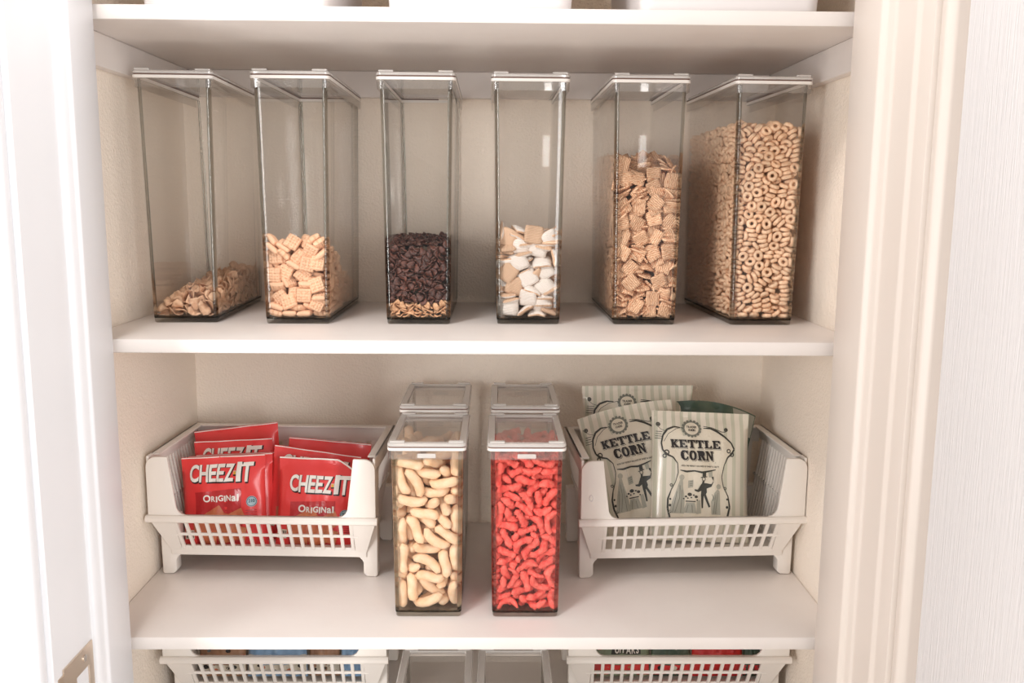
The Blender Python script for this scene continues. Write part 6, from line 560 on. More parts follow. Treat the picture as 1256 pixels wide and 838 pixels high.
2123,-184,528,7,57,-10,23,125,528,15,-56,-14,117,-271,467,-28,8,4,2091,-270,361,40,-22,-3,1090,115,528,-17,-8,-13,23,-68,210,-27,43,-18,2020,147,471,-18,25,-25,2021,-140,337,45,19,-35,2080,-268,281,49,-15,-3,23,-28,221,29,-6,-50,21,-21,391,22,-23,-23,2149,-271,487,-8,-55,21,25,12,138,30,9,-51,1122,-270,432,5,22,-46,1074,-270,482,44,33,-10,2085,-270,468,-5,56,-22,153,-114,527,16,2,44,1051,-270,423,40,-34,29,1021,7,397,-48,18,-25,2023,168,259,36,2,-41,2131,-159,527,-8,59,-9,2079,-51,527,56,22,-4,2026,-45,64,19,-22,-42,2161,-148,527,54,20,5,
1177,6,527,19,-56,-4,21,57,458,45,13,27,1023,-184,273,-21,43,-32,1020,236,486,25,10,53,2144,-265,118,-58,-4,-12,21,220,467,27,6,48,21,107,472,-15,-27,40,2107,-267,247,10,-9,13,2177,-205,527,-55,2,-12,22,-41,400,13,-31,7,2142,-265,147,12,-10,57,2025,-73,191,23,-14,-48,1021,75,471,32,36,8,2136,-267,274,55,5,21,2056,-265,145,-2,17,-56,1025,-268,359,-25,-45,31,2119,242,527,8,-6,7,2121,-268,370,-2,-59,-7,1022,-254,381,53,-6,27,1103,140,526,11,58,6,2064,-263,26,-58,-3,-13,1023,245,360,-7,27,7,1066,-264,112,33,-38,-29,22,267,390,22,14,48,
2099,-268,387,24,-11,46,1094,-269,431,-11,-7,-50,1024,194,253,23,16,47,97,-270,499,-34,47,-16,64,-270,498,-26,0,47,2148,-266,267,-22,10,55,1024,100,293,-41,-33,26,137,-270,504,-35,44,-21,1022,106,401,22,-19,-24,35,-270,517,-21,-52,17,170,-263,27,-1,13,-57,1051,-269,469,25,53,-13,2161,-266,225,-59,-2,-8,1085,-266,254,-3,-38,-22,23,268,526,8,1,55,2070,-268,388,-14,58,4,147,-265,191,-36,-45,-14,2164,-269,519,57,9,13,2079,-264,116,-50,-3,33,126,-266,282,-11,54,-16,2023,-192,526,28,-53,1,50,-171,526,-12,20,51,2156,-268,396,-6,1,59,1096,-265,232,1,-8,47,
1111,-263,66,16,55,-12,2030,-264,94,5,1,59,124,-269,511,11,-21,-47,26,-266,295,-6,-9,-29,2173,-265,196,-53,24,14,140,-263,63,8,7,-29,91,-262,24,-3,-11,54,77,-268,402,4,9,-58,1050,-262,8,-7,6,31,2113,-264,175,-60,2,1,27,264,76,-27,-4,-50,161,269,526,56,-22,-3,2139,-268,472,4,25,47,2138,-264,135,-52,26,14,2066,-268,440,-9,-6,-56,1102,-263,103,-9,16,-38,2021,264,493,-10,17,-34,168,-264,178,-9,2,20,1074,-268,452,-19,-55,14,2029,50,526,39,-26,-37,135,-263,96,-56,11,-15,1169,-263,54,-48,-36,-1,113,-267,346,2,10,-38,150,-267,372,12,-1,46,
2117,-265,228,9,-38,-18,1133,-268,452,36,47,9,1051,-269,502,-10,54,-15,2027,-102,59,-21,-8,37,62,-265,249,-34,-49,-4,2022,175,497,6,26,-32,1152,-268,432,4,-6,-40,1129,-267,408,2,23,39,40,-263,105,55,21,-13,2030,-262,42,-28,-52,-12,2022,-167,472,5,-15,-39,2173,-265,260,57,-14,-13,1022,-146,482,-19,0,56,2178,-38,526,11,-35,-41,2173,-266,339,2,-7,-58,80,-266,336,7,8,-59,1127,28,526,-3,-7,-52,1055,-39,526,56,19,8,78,-264,205,-50,-21,22,45,-264,197,-7,-8,57,2022,-269,511,3,24,19,2146,-266,325,-10,-35,21,1108,-101,526,-2,7,-54,46,-262,30,-18,-15,32,
45,-268,455,-8,4,-37,1103,-264,196,-52,-28,-11,2026,-197,173,43,-39,-13,25,77,260,-23,-12,25,1041,-268,482,-3,58,-13,1163,-263,102,53,29,1,1025,-268,435,5,2,52,2027,236,81,-2,19,36,2159,-264,211,-22,54,-4,2095,-265,220,-56,20,-3,118,-262,37,9,-2,-45,27,-265,254,58,-14,0,2161,-266,302,-56,20,4,2028,-248,31,-42,41,-5,1070,-262,68,-14,-11,39,127,-263,79,4,8,35,2165,-263,90,-2,-2,21,2023,239,441,-43,-38,6,25,-267,410,-30,-52,0,75,-267,376,-3,-10,33,2068,-265,236,4,1,-23,139,-267,525,16,-55,6,28,-264,159,9,3,55,102,-267,416,-7,-4,36,
27,263,111,18,-8,-54,24,-181,308,-53,0,22,2023,51,430,27,-14,50,157,-268,463,-12,-31,14,1148,129,525,-58,-2,8,89,-262,51,-9,-7,52,48,-147,525,14,-1,-58,25,-205,295,29,-49,-10,1089,245,525,18,-57,8,42,-262,57,1,-8,14,1027,-104,116,13,-49,-32,1174,-266,352,55,-21,6,28,-264,217,-21,56,-3,1081,4,525,27,-50,-4,2165,-263,130,-53,25,13,2029,-263,133,56,-20,-9,2085,-261,8,54,24,-6,1148,-261,12,53,20,15,176,-267,456,2,-8,-15,1118,-263,109,-2,13,-28,2023,240,401,50,27,-18,100,-264,208,18,56,8,2024,-184,368,-18,-12,-49,1022,268,510,-2,23,-25,
27,78,138,52,23,15,1108,267,525,-13,2,-58,1024,-210,328,-17,2,56,85,-262,64,-57,9,-18,185,-268,519,-42,1,-43,162,-264,238,-60,4,-3,1171,-263,115,15,-58,-5,2118,-266,359,3,9,-24,2027,-65,129,30,49,17,2025,0,289,32,-39,31,2027,-262,146,-6,7,-37,1172,-263,140,-1,-58,-8,2029,-29,35,43,-39,15,2023,-234,482,11,3,50,1022,150,502,6,22,54,1022,102,511,-1,-57,-13,1030,-262,81,2,3,-17,41,-262,69,-49,34,-5,28,-209,69,-6,-28,46,1166,-262,42,-59,12,2,168,-262,66,1,1,-50,2170,-262,79,55,24,3,2141,-262,50,-48,35,8,1022,-238,494,11,1,57,
1026,-263,203,-12,-3,57,2026,155,198,-43,41,-4,28,116,113,-16,8,-30,1023,22,436,-48,4,20,2167,-268,506,-16,-9,29,28,-47,122,14,-14,-11,1027,-94,167,-49,-20,-27,38,76,525,4,2,-44,1022,-2,511,-9,-12,13,1147,-265,345,18,57,0,23,-61,449,20,22,-51,25,-181,332,-12,55,3,23,113,496,-29,-48,17,2060,-217,525,-34,-48,9,1178,-267,495,2,-11,-14,2029,-200,23,1,-27,-47,23,241,455,-11,12,-55,1026,-84,249,-32,1,-33,26,-254,269,51,24,-19,2028,206,91,-2,19,46,1026,-211,280,56,-17,-10,1023,-122,473,42,21,4,23,-188,498,58,6,-14,1180,-263,159,42,-2,42,
2026,-267,492,51,-29,12,27,-264,242,7,60,-2,23,-69,461,-23,48,17,2028,-182,111,-42,41,5,28,-7,94,-9,-9,50,2022,197,518,4,-9,-50,2146,-265,357,4,-3,-54,2091,-261,38,-7,-7,51,25,-101,289,-11,-21,54,23,-164,494,13,25,-53,2027,125,189,52,27,9,1149,-266,418,6,-2,-59,23,127,504,-13,-55,17,1025,64,331,-17,-54,-8,1027,-227,169,13,-9,-20,2026,-131,266,31,6,24,25,38,321,-8,56,-15,2027,-90,145,43,-41,4,2028,158,96,48,-34,10,2078,-242,525,4,4,52,2026,-201,252,4,-5,41,29,-164,54,11,5,58,1022,21,522,57,-16,-10,1093,-262,81,59,-6,-8,
159,-264,251,-1,5,-29,2028,118,147,4,-18,-51,1025,-61,297,6,-18,-52,2026,110,255,-9,9,40,1169,-261,6,-11,59,0,2027,-39,205,50,33,0,2025,232,311,1,10,-50,1091,-262,94,-59,0,8,24,160,385,-41,-39,9,23,66,492,-47,30,0,1061,-261,50,-6,-6,59,1023,-138,517,56,17,-12,1023,80,514,13,10,-4,2122,-260,6,-1,2,50,2166,211,525,-8,11,-56,2026,215,242,-44,5,-22,2029,142,54,-48,-32,-11,2026,-263,230,-2,-3,-33,1174,-21,525,-27,-22,19,24,-134,377,-55,-19,7,2030,-242,7,6,1,36,2177,-266,444,-5,-5,49,1026,-59,236,-3,-21,55,26,195,301,-6,-14,50,
2025,264,320,9,-10,39,2025,33,350,31,50,-6,23,-179,509,-13,-8,-56,1025,150,312,-15,51,-13,2028,-30,139,46,-39,-1,1053,-263,211,-60,-7,-1,1028,-157,149,-5,4,59,23,168,521,-39,43,-15,1024,212,420,-13,12,-41,2028,-234,93,4,-3,-51,2024,-223,451,-12,14,32,25,-193,344,14,8,-56,28,-241,139,18,-34,29,2156,-266,408,2,-6,-32,27,17,171,-10,-7,-59,1025,-244,364,-3,-4,59,2028,34,102,13,-10,34,25,-219,351,12,-27,-52,1024,-266,423,-59,-7,4,1026,-234,247,1,6,59,1023,140,521,-18,-55,-7,2097,25,524,15,58,4,1024,-84,433,18,7,-52,2029,-156,24,3,-14,-52,
1023,-101,475,0,-29,50,1028,149,111,7,-59,5,23,-240,507,-6,10,-41,1024,-234,411,23,23,-48,1027,-235,233,6,-5,-59,2037,-266,445,6,-59,0,1024,116,426,-19,-49,-19,27,-111,188,-18,4,43,1025,126,321,22,52,20,1026,-18,276,-54,-12,10,23,-118,522,8,18,55,1027,-8,233,-7,13,57,25,-233,384,-31,-15,-5,27,-109,249,55,21,5,1029,-69,41,-3,9,59,2026,202,288,21,55,5,2028,190,112,3,16,51,1029,165,59,-50,21,-2,1029,107,94,4,7,-59,1027,231,193,-13,2,55,23,245,512,0,19,-46,1029,-175,43,3,10,58,1030,59,30,59,-8,-2,1026,-39,282,16,44,-27,
1029,63,109,4,-2,60,2030,246,29,7,-3,48,29,-229,80,6,-11,-36,1029,223,70,-14,-7,-4,1023,-195,486,48,-33,-6,1026,-106,266,0,12,21,1028,236,121,7,-14,-40,1111,-262,156,12,-31,-12,2025,158,364,23,-4,30,2030,43,6,50,-33,-1,1027,-229,209,5,1,8,28,-207,186,10,2,57,25,78,401,-56,-18,-9,24,-222,466,3,-59,9,26,232,323,8,8,-18,29,262,95,7,59,0,2024,106,435,2,28,-48,1029,19,107,9,-18,55,1028,160,135,0,60,4,1028,238,176,-57,-18,6,1025,221,345,-3,9,-59,1026,226,334,4,-59,-9,1025,-48,380,2,0,60,24,174,477,-7,20,-56,
1025,204,379,5,-6,58,1023,-245,522,-42,-40,14,28,232,148,-6,59,-5,30,-147,41,23,53,16,25,168,357,19,-17,47,26,244,301,-54,-23,3,1029,254,59,-6,16,56,1028,260,190,6,4,17,1086,-137,524,-39,45,-5,30,-203,43,16,-2,41,28,49,145,16,53,-19,1025,60,365,-16,-3,-7,2028,107,138,-18,-9,14,2026,258,290,5,2,53,30,47,42,4,-60,-1,1025,-212,373,-38,-42,-3,29,194,82,57,-6,8,1024,-171,432,10,1,-58,24,193,467,-13,29,42,2079,-183,524,-58,11,1,24,-260,471,-16,10,-47,26,-243,351,4,-3,-21,2065,-262,192,37,46,10,2024,-243,435,-23,-5,-24,
26,-120,291,17,-15,26,2029,-210,97,-44,20,4,2028,60,189,8,-5,-28,79,55,524,-50,-30,3,1027,0,243,55,19,0,24,201,488,34,-48,-11,2028,-117,171,0,58,7,30,96,41,-5,-19,-54,24,-201,447,26,46,-27,30,-10,41,0,10,55,1029,178,101,-12,-4,-3,2024,135,486,5,13,-54,1026,-129,309,42,-12,12,30,137,29,-59,8,4,27,46,245,-10,1,-11,1030,-74,60,-15,-56,-13,2025,19,370,53,21,-8,1024,-203,469,-13,-25,-51,2028,10,218,4,3,-25,2028,-48,181,54,25,0,2026,-166,345,-12,16,49,1030,85,75,-56,-21,6,29,56,95,18,57,-3,27,-162,244,-10,0,24,
2025,211,434,-12,-1,-59,1025,27,380,57,0,-2,1029,145,87,-41,41,-14,30,-24,19,-5,3,29,2045,35,524,15,0,-46,28,104,210,16,-8,28,1026,87,319,25,-46,21,26,262,333,-51,-30,-5,25,239,426,26,-53,-7,26,91,344,-20,54,16,28,-15,194,-24,55,0,28,-149,193,42,42,1,29,-180,89,-10,-59,-1,28,-132,223,5,4,-29,25,268,431,-3,10,-48,1029,262,128,60,0,1,30,-101,30,-54,27,-2,1026,-236,339,21,56,0,26,267,371,2,5,54,2178,-266,469,41,43,6,2030,36,62,-4,-2,54,2115,-260,50,-10,-4,49,181,-262,217,29,-30,-29,29,-235,119,-1,-2,-30,
26,-251,316,-7,6,53,27,-232,302,1,3,44,30,-73,29,1,-9,-58,29,224,162,29,-53,-1,2024,-141,502,9,17,56,1026,-246,328,2,-7,-59,26,66,375,-2,-15,-57,31,-107,6,1,0,57,2183,-65,360,-32,29,-30,2178,261,15,-18,39,-17,2184,218,412,33,27,32,26,71,348,-13,-58,-7,2182,-5,261,-30,31,-29,2184,-203,456,-6,-41,7,2183,-238,332,-35,-23,35,26,3,350,-8,-3,-51,2181,-116,235,32,28,31,2180,208,170,28,32,28,2181,151,213,-41,15,-39,2184,71,435,41,11,40,2181,234,220,-16,-38,17,2183,153,347,37,-21,-37,2025,76,429,1,6,19,2180,-70,139,-39,-17,39,
2184,125,423,-38,21,-37,2183,-26,353,1,42,2,2182,136,313,14,40,14,1025,184,422,-5,4,-53,2182,60,316,-28,-31,28,2180,161,154,-30,-29,31,2183,-40,394,-18,-38,18,26,41,385,-10,-15,-51,26,126,342,-11,1,-13,29,-133,95,0,1,44,2029,165,154,50,-22,4,2026,-100,364,-55,-5,-14,1026,46,359,-16,-6,-20,1025,88,416,3,1,19,2081,220,524,-15,6,57,29,212,144,25,44,-26,1031,110,6,0,-1,-56,1025,54,393,-5,10,57,2029,-224,148,51,-11,-13,2182,-252,276,-24,-34,25,28,-192,236,-7,15,46,25,38,438,8,34,-35,1030,61,76,42,-31,26,26,109,380,6,20,-54,
29,-18,127,-34,49,2,31,195,17,-4,-1,43,1029,-147,134,23,54,-8,2025,-259,399,6,-5,55,1025,184,434,6,5,32,2184,17,422,43,-2,-42,28,6,205,-26,-54,0,1027,141,253,-50,31,-2,2024,-207,514,-6,-8,15,1026,95,360,8,-3,50,179,163,107,-11,-40,10,180,-211,186,12,41,12,1183,17,353,6,-42,-6,28,-138,234,-37,47,6,1025,201,404,-51,31,8,182,-161,298,34,25,35,1182,-58,268,-38,19,-38,1184,16,456,-41,12,-40,1182,232,338,20,-37,-21,183,166,380,35,24,35,62,-82,523,45,38,8,183,-137,391,40,13,41,1027,261,278,-4,4,-51,185,-197,511,-37,-21,36,
184,-75,437,42,-10,-41,183,-223,375,26,-33,-27,1180,-95,174,3,-42,-3,1183,265,378,42,-4,-43,181,24,227,39,-14,-41,183,147,402,-39,-18,38,184,-151,418,-2,42,-3,1184,266,433,12,41,11,2030,18,40,57,-20,-2,182,-28,323,35,-24,-36,1184,-57,461,-35,24,-35,1026,-177,378,-25,-51,19,182,-262,302,41,11,41,1180,126,152,-29,31,-29,181,138,263,42,-9,-41,1185,-20,504,23,36,23,1181,167,255,-40,15,-40,182,-2,308,36,23,36,184,155,466,38,20,36,1181,64,195,41,12,40,1184,202,442,39,17,39,2027,189,277,58,-8,12,1183,-173,374,-41,11,-41,179,73,102,37,20,38,
181,-168,231,11,-41,-11,1181,-122,265,8,42,7,26,-116,341,-15,51,27,1133,215,523,-8,6,1,1080,-23,523,-25,54,-8,1181,88,257,-19,-38,18,2182,-21,288,-39,17,-39,1180,-167,188,39,-16,-39,2029,146,145,4,-5,19,2024,222,509,10,32,50,27,141,266,-45,37,0,27,-222,314,3,3,59,181,-220,255,37,20,38,1185,-50,508,40,-14,-41,27,251,265,-6,1,-60,2043,-101,523,-11,-11,45,1031,-78,18,28,52,-4,2183,-199,359,-43,3,-42,1025,-161,420,11,-3,-58,1178,247,39,-37,-17,39,1147,240,523,6,6,57,44,-263,523,42,-37,-9,2030,161,75,-52,-5,-14,1026,254,343,8,-7,50,
2068,79,523,-7,8,59,2026,-161,384,56,-11,-8,2024,-165,517,2,-58,11,182,-92,288,42,-9,-40,2030,206,48,-56,19,1,27,153,293,-60,-1,-2,1030,-89,79,-41,41,14,31,261,6,-60,1,0,2044,-260,116,-11,4,-36,2030,132,65,7,-8,56,31,232,6,1,1,-29,102,-164,523,50,34,1,1027,38,336,-11,2,32,1024,238,523,-4,15,-51,1028,98,220,-54,20,7,25,156,428,11,-1,59,1027,-262,307,-10,2,32,1182,-168,327,39,-14,-40,2184,148,439,-35,-22,34,2119,-261,187,-41,-44,-3,2030,38,121,-6,7,14,1024,201,501,38,-45,-11,2029,-132,181,9,4,-58,1184,99,442,-42,5,-43,
1029,174,178,-18,-11,-19,1026,181,380,-47,30,12,2025,-113,498,28,21,27,28,122,277,47,-37,7,30,7,63,3,0,38,1026,-216,431,14,-3,24,25,4,449,-13,-17,-45,1104,-265,481,-18,-10,-32,2031,190,30,2,5,-54,1030,-236,107,1,-4,-42,1031,255,19,-42,-42,-3,2029,2,187,-17,-51,-26,1029,-136,203,39,-44,8,1030,263,140,-1,3,53,1025,213,449,-5,6,52,2182,113,335,22,34,23,2029,-165,217,6,2,-59,1028,172,286,21,-22,40,1030,-175,137,42,42,-3,1029,140,156,-42,-42,-5,1179,-132,99,40,7,43,2027,-110,308,7,11,59,1029,264,216,4,4,-25,2026,249,409,7,20,55,
2028,273,238,-14,-40,-40,1182,116,362,-41,3,-43,2028,152,223,19,-57,-1,28,-209,233,32,-46,12,2028,90,244,-57,10,6,2030,235,136,7,-6,-58,1029,-212,199,48,-35,-4,2028,-232,272,-5,-10,-59,1067,-261,224,2,2,-51,2030,188,135,-8,2,14,1029,155,211,1,2,41,2031,-184,32,-10,0,12,28,-165,232,32,-50,11,2031,170,40,-1,2,12,1029,-44,193,55,25,0,2031,242,41,-14,-58,-5,1183,-66,404,-16,-38,20,1030,-128,144,-2,3,-46,2025,47,487,5,38,-46,183,-35,422,43,15,38,2029,97,234,14,6,-14,1028,-39,303,52,28,-10,1150,-216,523,10,-4,55,47,-261,232,-5,43,2,
2181,208,251,40,19,38,179,146,131,7,-44,-5,27,-68,389,-13,58,7,2031,-97,42,3,0,-60,2031,-55,49,-15,-2,-11,27,-74,351,1,-4,46,2030,-86,125,0,47,37,180,-144,216,-35,-28,29,2031,-85,102,-6,16,57,2028,149,280,3,-3,-10,2027,217,357,3,-59,-10,2179,238,140,22,-40,-18,2031,92,108,1,-9,-59,1182,-86,383,-44,-9,38,2030,-69,174,-15,-13,10,1118,-258,25,9,3,-57,1028,114,266,-9,-9,-47,2026,-126,449,-9,-22,38,1026,-13,439,13,2,-39,121,-135,522,-9,17,51,1050,13,522,-35,19,15,1183,-3,480,-40,8,-41,1030,272,160,25,33,-36,2183,79,477,33,-27,-27,
1057,-9,522,56,-15,14,2177,-264,482,-24,54,-5,1183,183,464,28,-29,-25,1180,97,201,7,39,13,32,234,53,-2,0,54,183,-31,471,-17,-39,8,1180,-91,260,42,3,42,85,-264,516,3,37,-44,28,80,293,-42,-22,-5,1147,22,522,-30,1,51,2029,-47,231,-55,3,-6,2031,111,83,4,-4,5,30,264,203,-58,-15,3,1029,254,228,-43,41,-4,2149,-189,522,4,9,59,182,-180,433,-38,6,46,2032,62,17,-60,5,1,1028,-15,340,-17,-36,-39,1133,-259,164,-59,8,-7,182,-145,365,-9,37,-4,2141,-259,178,3,-7,45,2134,-260,245,-12,14,40,1026,-24,481,33,42,27,2027,180,402,-49,-2,3,
1177,-98,522,18,-7,-47,1180,-64,296,-24,-28,29,2183,-72,492,-43,21,-32,183,-145,450,23,30,23,2031,-59,148,-28,51,-15,180,103,281,32,-28,-38,2087,-258,128,47,-23,-26,38,-66,522,8,7,-55,2029,32,293,-24,-47,-27,1179,88,228,-20,33,-28,1029,-228,258,-5,7,34,1182,8,392,28,-23,-36,181,76,382,-46,-7,36,1128,-235,521,-3,0,-55,30,58,209,7,20,55,2182,174,410,-20,-35,13,2028,-214,406,14,57,-10,29,212,269,35,-35,30,2129,151,521,6,-12,58,2180,25,282,-27,-39,18,1183,157,514,22,29,26,29,-234,288,-57,17,8,2182,210,468,17,-32,-20,182,57,402,-32,-35,21,
30,-114,231,-10,-29,-51,2028,207,392,-56,19,6,2033,218,29,-58,14,4,30,-205,265,1,3,48,2179,124,241,12,36,25,1031,266,178,9,-6,36,1030,149,235,-3,2,-54,2031,174,220,7,-45,35,2030,46,283,17,7,14,2084,-209,521,-8,18,45,178,-193,149,19,-45,-13,2031,23,185,7,-5,58,27,-73,489,40,4,45,1028,268,443,-39,-44,2,28,-69,419,-21,18,-52,1034,-157,6,-60,2,0,1029,217,370,7,-8,51,154,89,521,-3,4,-51,177,130,521,9,59,6,1179,64,243,-42,18,-29,2105,-58,521,57,16,-8,29,6,362,33,-49,4,94,176,521,0,5,-26,43,101,521,2,-8,52,
2097,76,521,8,5,-56,1030,171,330,-23,11,-28,2028,163,448,37,-23,-37,1030,-29,343,-35,-2,1,31,18,249,58,-13,2,1111,-256,520,59,4,-9,129,-260,386,56,11,-4,1125,184,520,8,10,30,2095,-259,281,-2,25,46,29,-195,420,-41,-1,44,177,237,520,-2,-6,28,31,66,286,33,-34,33,30,-108,320,-13,-57,12,146,-261,443,28,53,3,1100,104,520,-8,6,45,28,25,488,22,-9,-53,1030,-50,341,-21,55,-9,68,29,520,-4,-12,40,2075,-103,520,-10,5,57,2030,-83,372,4,34,49,1178,-142,245,-34,-29,36,1029,-155,453,12,-35,-21,33,-159,124,30,52,-3,2182,-166,494,38,29,22,
1030,91,378,3,-26,54,1106,-13,520,-1,-5,-59,36,-259,380,9,-25,-30,2179,166,309,-36,-35,26,1030,80,389,12,8,-48,29,-27,456,-42,12,-37,1029,39,465,20,-22,-51,2033,-224,130,59,-5,0,1160,-75,520,13,19,27,76,269,520,-47,-36,1,1107,-259,325,-55,21,8,2030,-91,400,26,27,30,1031,-73,291,-25,48,-26,2109,-259,337,35,-48,-10,1031,198,325,22,41,25,2029,-52,444,30,0,-27,29,117,467,27,-1,-48,2176,-124,520,-15,21,-54,2061,170,520,4,60,-1,32,228,222,-8,-55,-15,2032,-72,268,-36,-45,-2,49,-259,365,-30,44,14,1030,-187,396,-9,-10,-58,33,192,191,28,-11,-30,
32,-19,291,17,23,-21,30,-108,379,13,-7,40,1030,-94,453,-36,-13,41,30,-240,448,56,-2,-4,2179,40,379,35,-11,-36,181,26,481,22,47,14,34,25,156,-1,2,-54,141,-58,519,-17,-57,-6,2034,6,119,-8,-1,6,1100,-259,446,-33,8,6,32,17,312,3,23,11,157,-244,519,-3,5,40,31,-210,387,12,9,29,1030,269,477,41,40,19,30,85,447,-20,-40,29,2151,-25,519,-6,-6,39,2178,-165,519,32,41,-14,41,-257,276,21,16,54,1177,179,232,-8,-50,8,2065,-255,181,-6,-9,57,1178,-5,334,-32,4,50,181,163,492,10,-51,-5,31,-121,397,21,-7,-22,1033,-118,212,-2,1,-5,
2132,-3,519,-6,5,49,176,186,519,0,0,4,2033,-135,247,-4,-60,-5,1034,-30,157,36,44,18,2110,-200,518,-7,9,58,2100,-229,518,-54,-26,-8,1035,38,87,40,44,1,2031,-116,435,26,-19,-41,1047,-231,518,-15,-57,3,2162,-256,285,1,57,-16,34,56,169,-10,-50,4,1032,144,348,2,-59,9,178,183,330,2,-50,-12,34,-238,222,-6,-4,44,1177,-148,518,37,-39,27,2178,180,353,-5,33,-30,1053,-256,329,38,42,-10,2139,66,518,-2,-25,-54,176,-185,176,42,-20,-19,52,52,518,-7,-8,59,1109,-256,288,-19,-18,-51,2178,-180,518,26,-44,30,2036,172,121,-6,-55,-21,2161,-254,162,-1,27,-50,
1129,103,518,15,-58,-4,179,-28,443,49,17,24,2034,175,239,-2,-60,4,1066,198,518,-5,6,59,1177,90,331,-32,17,-23,1032,267,416,0,2,-47,2037,123,17,0,-10,-59,2177,-227,290,21,-17,-37,2036,-115,75,-6,-1,-57,1035,128,213,16,35,36,47,126,518,11,1,-39,1032,146,402,-6,28,52,2094,203,518,5,1,-59,1031,211,475,15,-9,57,1179,54,483,48,1,-31,178,208,382,-27,1,53,1033,-67,369,30,45,-26,162,30,517,18,-10,-51,1077,-257,422,-3,20,-51,178,-103,434,54,5,25,1031,54,506,5,-1,54,137,-255,295,-13,-52,26,2089,-255,300,9,-2,-54,1179,-123,469,27,12,41,
1179,269,476,37,35,31,1092,-256,373,-24,-34,44,2178,102,517,-14,-1,45,177,-90,359,0,-51,18,1165,2,517,-32,-51,-2,2072,134,517,-45,36,-4,1061,-252,135,-37,-45,-1,178,-178,406,26,-18,-51,2034,224,291,14,-54,15,1033,127,395,52,-13,-24,2041,-253,168,59,-12,-4,2119,-254,308,-17,1,47,1032,-44,493,15,-9,-50,35,54,227,-5,15,57,1179,-94,474,-12,52,5,2118,-257,487,10,23,54,114,128,517,45,38,10,34,105,330,15,23,22,49,-255,345,-1,8,47,178,107,469,44,-26,-13,179,6,500,53,6,23,2036,109,170,15,-28,-45,2034,274,305,7,-41,42,1035,235,256,27,51,-8,
176,-30,271,-28,3,-48,147,192,516,-54,-10,-23,1174,-255,361,58,14,1,2033,-129,409,8,-19,31,1035,13,269,33,1,-49,2177,-203,384,-1,-26,-24,2032,-27,516,12,-22,-48,1132,-254,331,17,38,-7,178,-11,452,-31,42,-27,2071,106,516,0,-17,-53,33,125,456,27,6,-53,175,185,266,7,51,-17,2033,-178,467,51,22,15,1074,-254,307,56,10,19,80,-254,325,3,-14,1,1138,-164,516,-6,8,52,36,-17,218,26,-22,-42,2176,-210,341,8,17,29,2167,-255,385,-46,37,-7,2177,112,397,36,-43,-2,1179,-77,510,30,46,12,33,-140,475,11,-14,-37,2176,51,296,-47,-29,15,174,-75,182,-44,0,27,
1175,-168,281,-19,15,-12,176,-158,351,-23,16,-27,175,265,224,24,3,-51,2177,268,413,-50,24,23,1178,127,451,2,-26,21,2032,164,513,12,-10,-56,2174,-105,214,6,18,46,178,32,445,17,26,-3,2173,-106,87,10,-6,-43,2034,-1,429,-15,-22,49,2177,-233,395,6,-9,-43,2172,31,16,-12,2,-43,34,240,383,-8,-27,1,1050,-184,516,44,38,4,2175,-219,273,-49,32,-8,33,-3,502,3,57,-1,2035,194,363,36,34,7,1176,185,386,-3,43,-36,174,152,242,22,-51,3,76,-76,516,-55,-20,-13,174,91,183,52,-21,-14,35,-41,362,-19,12,-54,174,-59,182,35,17,8,2172,-168,54,-9,-3,45,
2178,233,508,-5,-5,43,2173,262,151,-15,5,-48,94,-251,168,44,1,40,37,106,195,-44,36,15,2174,-142,198,14,-53,-10,2177,-52,430,-35,-40,-27,1177,58,457,13,-50,-27,2176,-225,357,3,12,35,2040,-80,6,-2,2,59,2177,242,445,-5,11,-47,2175,48,277,-42,40,16,1036,-141,310,23,34,-32,2034,-185,452,-6,-26,-10,1175,34,315,-17,8,-9,1178,130,501,18,10,49,1176,-19,388,-9,16,-56,1043,266,515,-6,-5,56,2052,224,515,12,58,6,2172,106,106,41,43,4,2177,138,477,40,5,-33,1175,-189,293,10,-56,-16,34,245,464,14,3,57,174,204,225,-38,-16,-37,61,-51,515,53,-25,7,
1176,-208,416,-13,8,58,176,-191,395,5,-24,-48,2174,229,201,-9,2,-48,1176,105,418,-20,12,-1,1177,47,427,-18,-54,15,175,19,332,-48,-26,7,2177,-209,431,-11,-4,31,67,-253,361,16,-27,35,1176,-122,407,-4,-10,-5,2173,262,192,40,-44,-1,178,-106,506,-3,-13,18,2171,46,26,32,-50,1,174,-142,275,42,20,-34,2039,-54,97,0,-17,58,2040,-132,10,-3,16,57,2171,191,38,40,43,-4,1176,-252,405,13,7,-57,175,110,309,-33,-6,-31,177,-230,500,-13,-7,53,1040,-41,6,37,47,1,1173,263,165,6,-59,2,177,-44,490,-57,-8,13,2173,35,197,5,-3,43,175,263,347,5,16,27,
2040,78,6,1,0,-59,1177,34,499,-13,-18,43,175,69,340,-22,36,42,175,189,292,5,-16,-53,37,185,217,-30,23,16,1144,-248,30,2,3,-48,172,264,123,-13,11,57,2174,-242,235,-33,47,10,174,66,213,54,12,19,2176,-93,417,2,-12,45,2040,-14,6,12,59,0,1040,-104,18,0,0,45,1177,-150,473,55,-19,-15,2159,214,515,43,-40,-13,173,-209,168,18,-9,57,2173,-24,203,-35,-49,4,1147,268,515,-1,-6,-60,177,75,515,-10,1,19,2075,-170,515,3,-8,25,1034,150,470,32,21,41,2173,233,188,-50,-32,8,176,239,430,41,-41,-14,2034,-50,509,17,-8,-51,2174,263,266,-39,46,1,
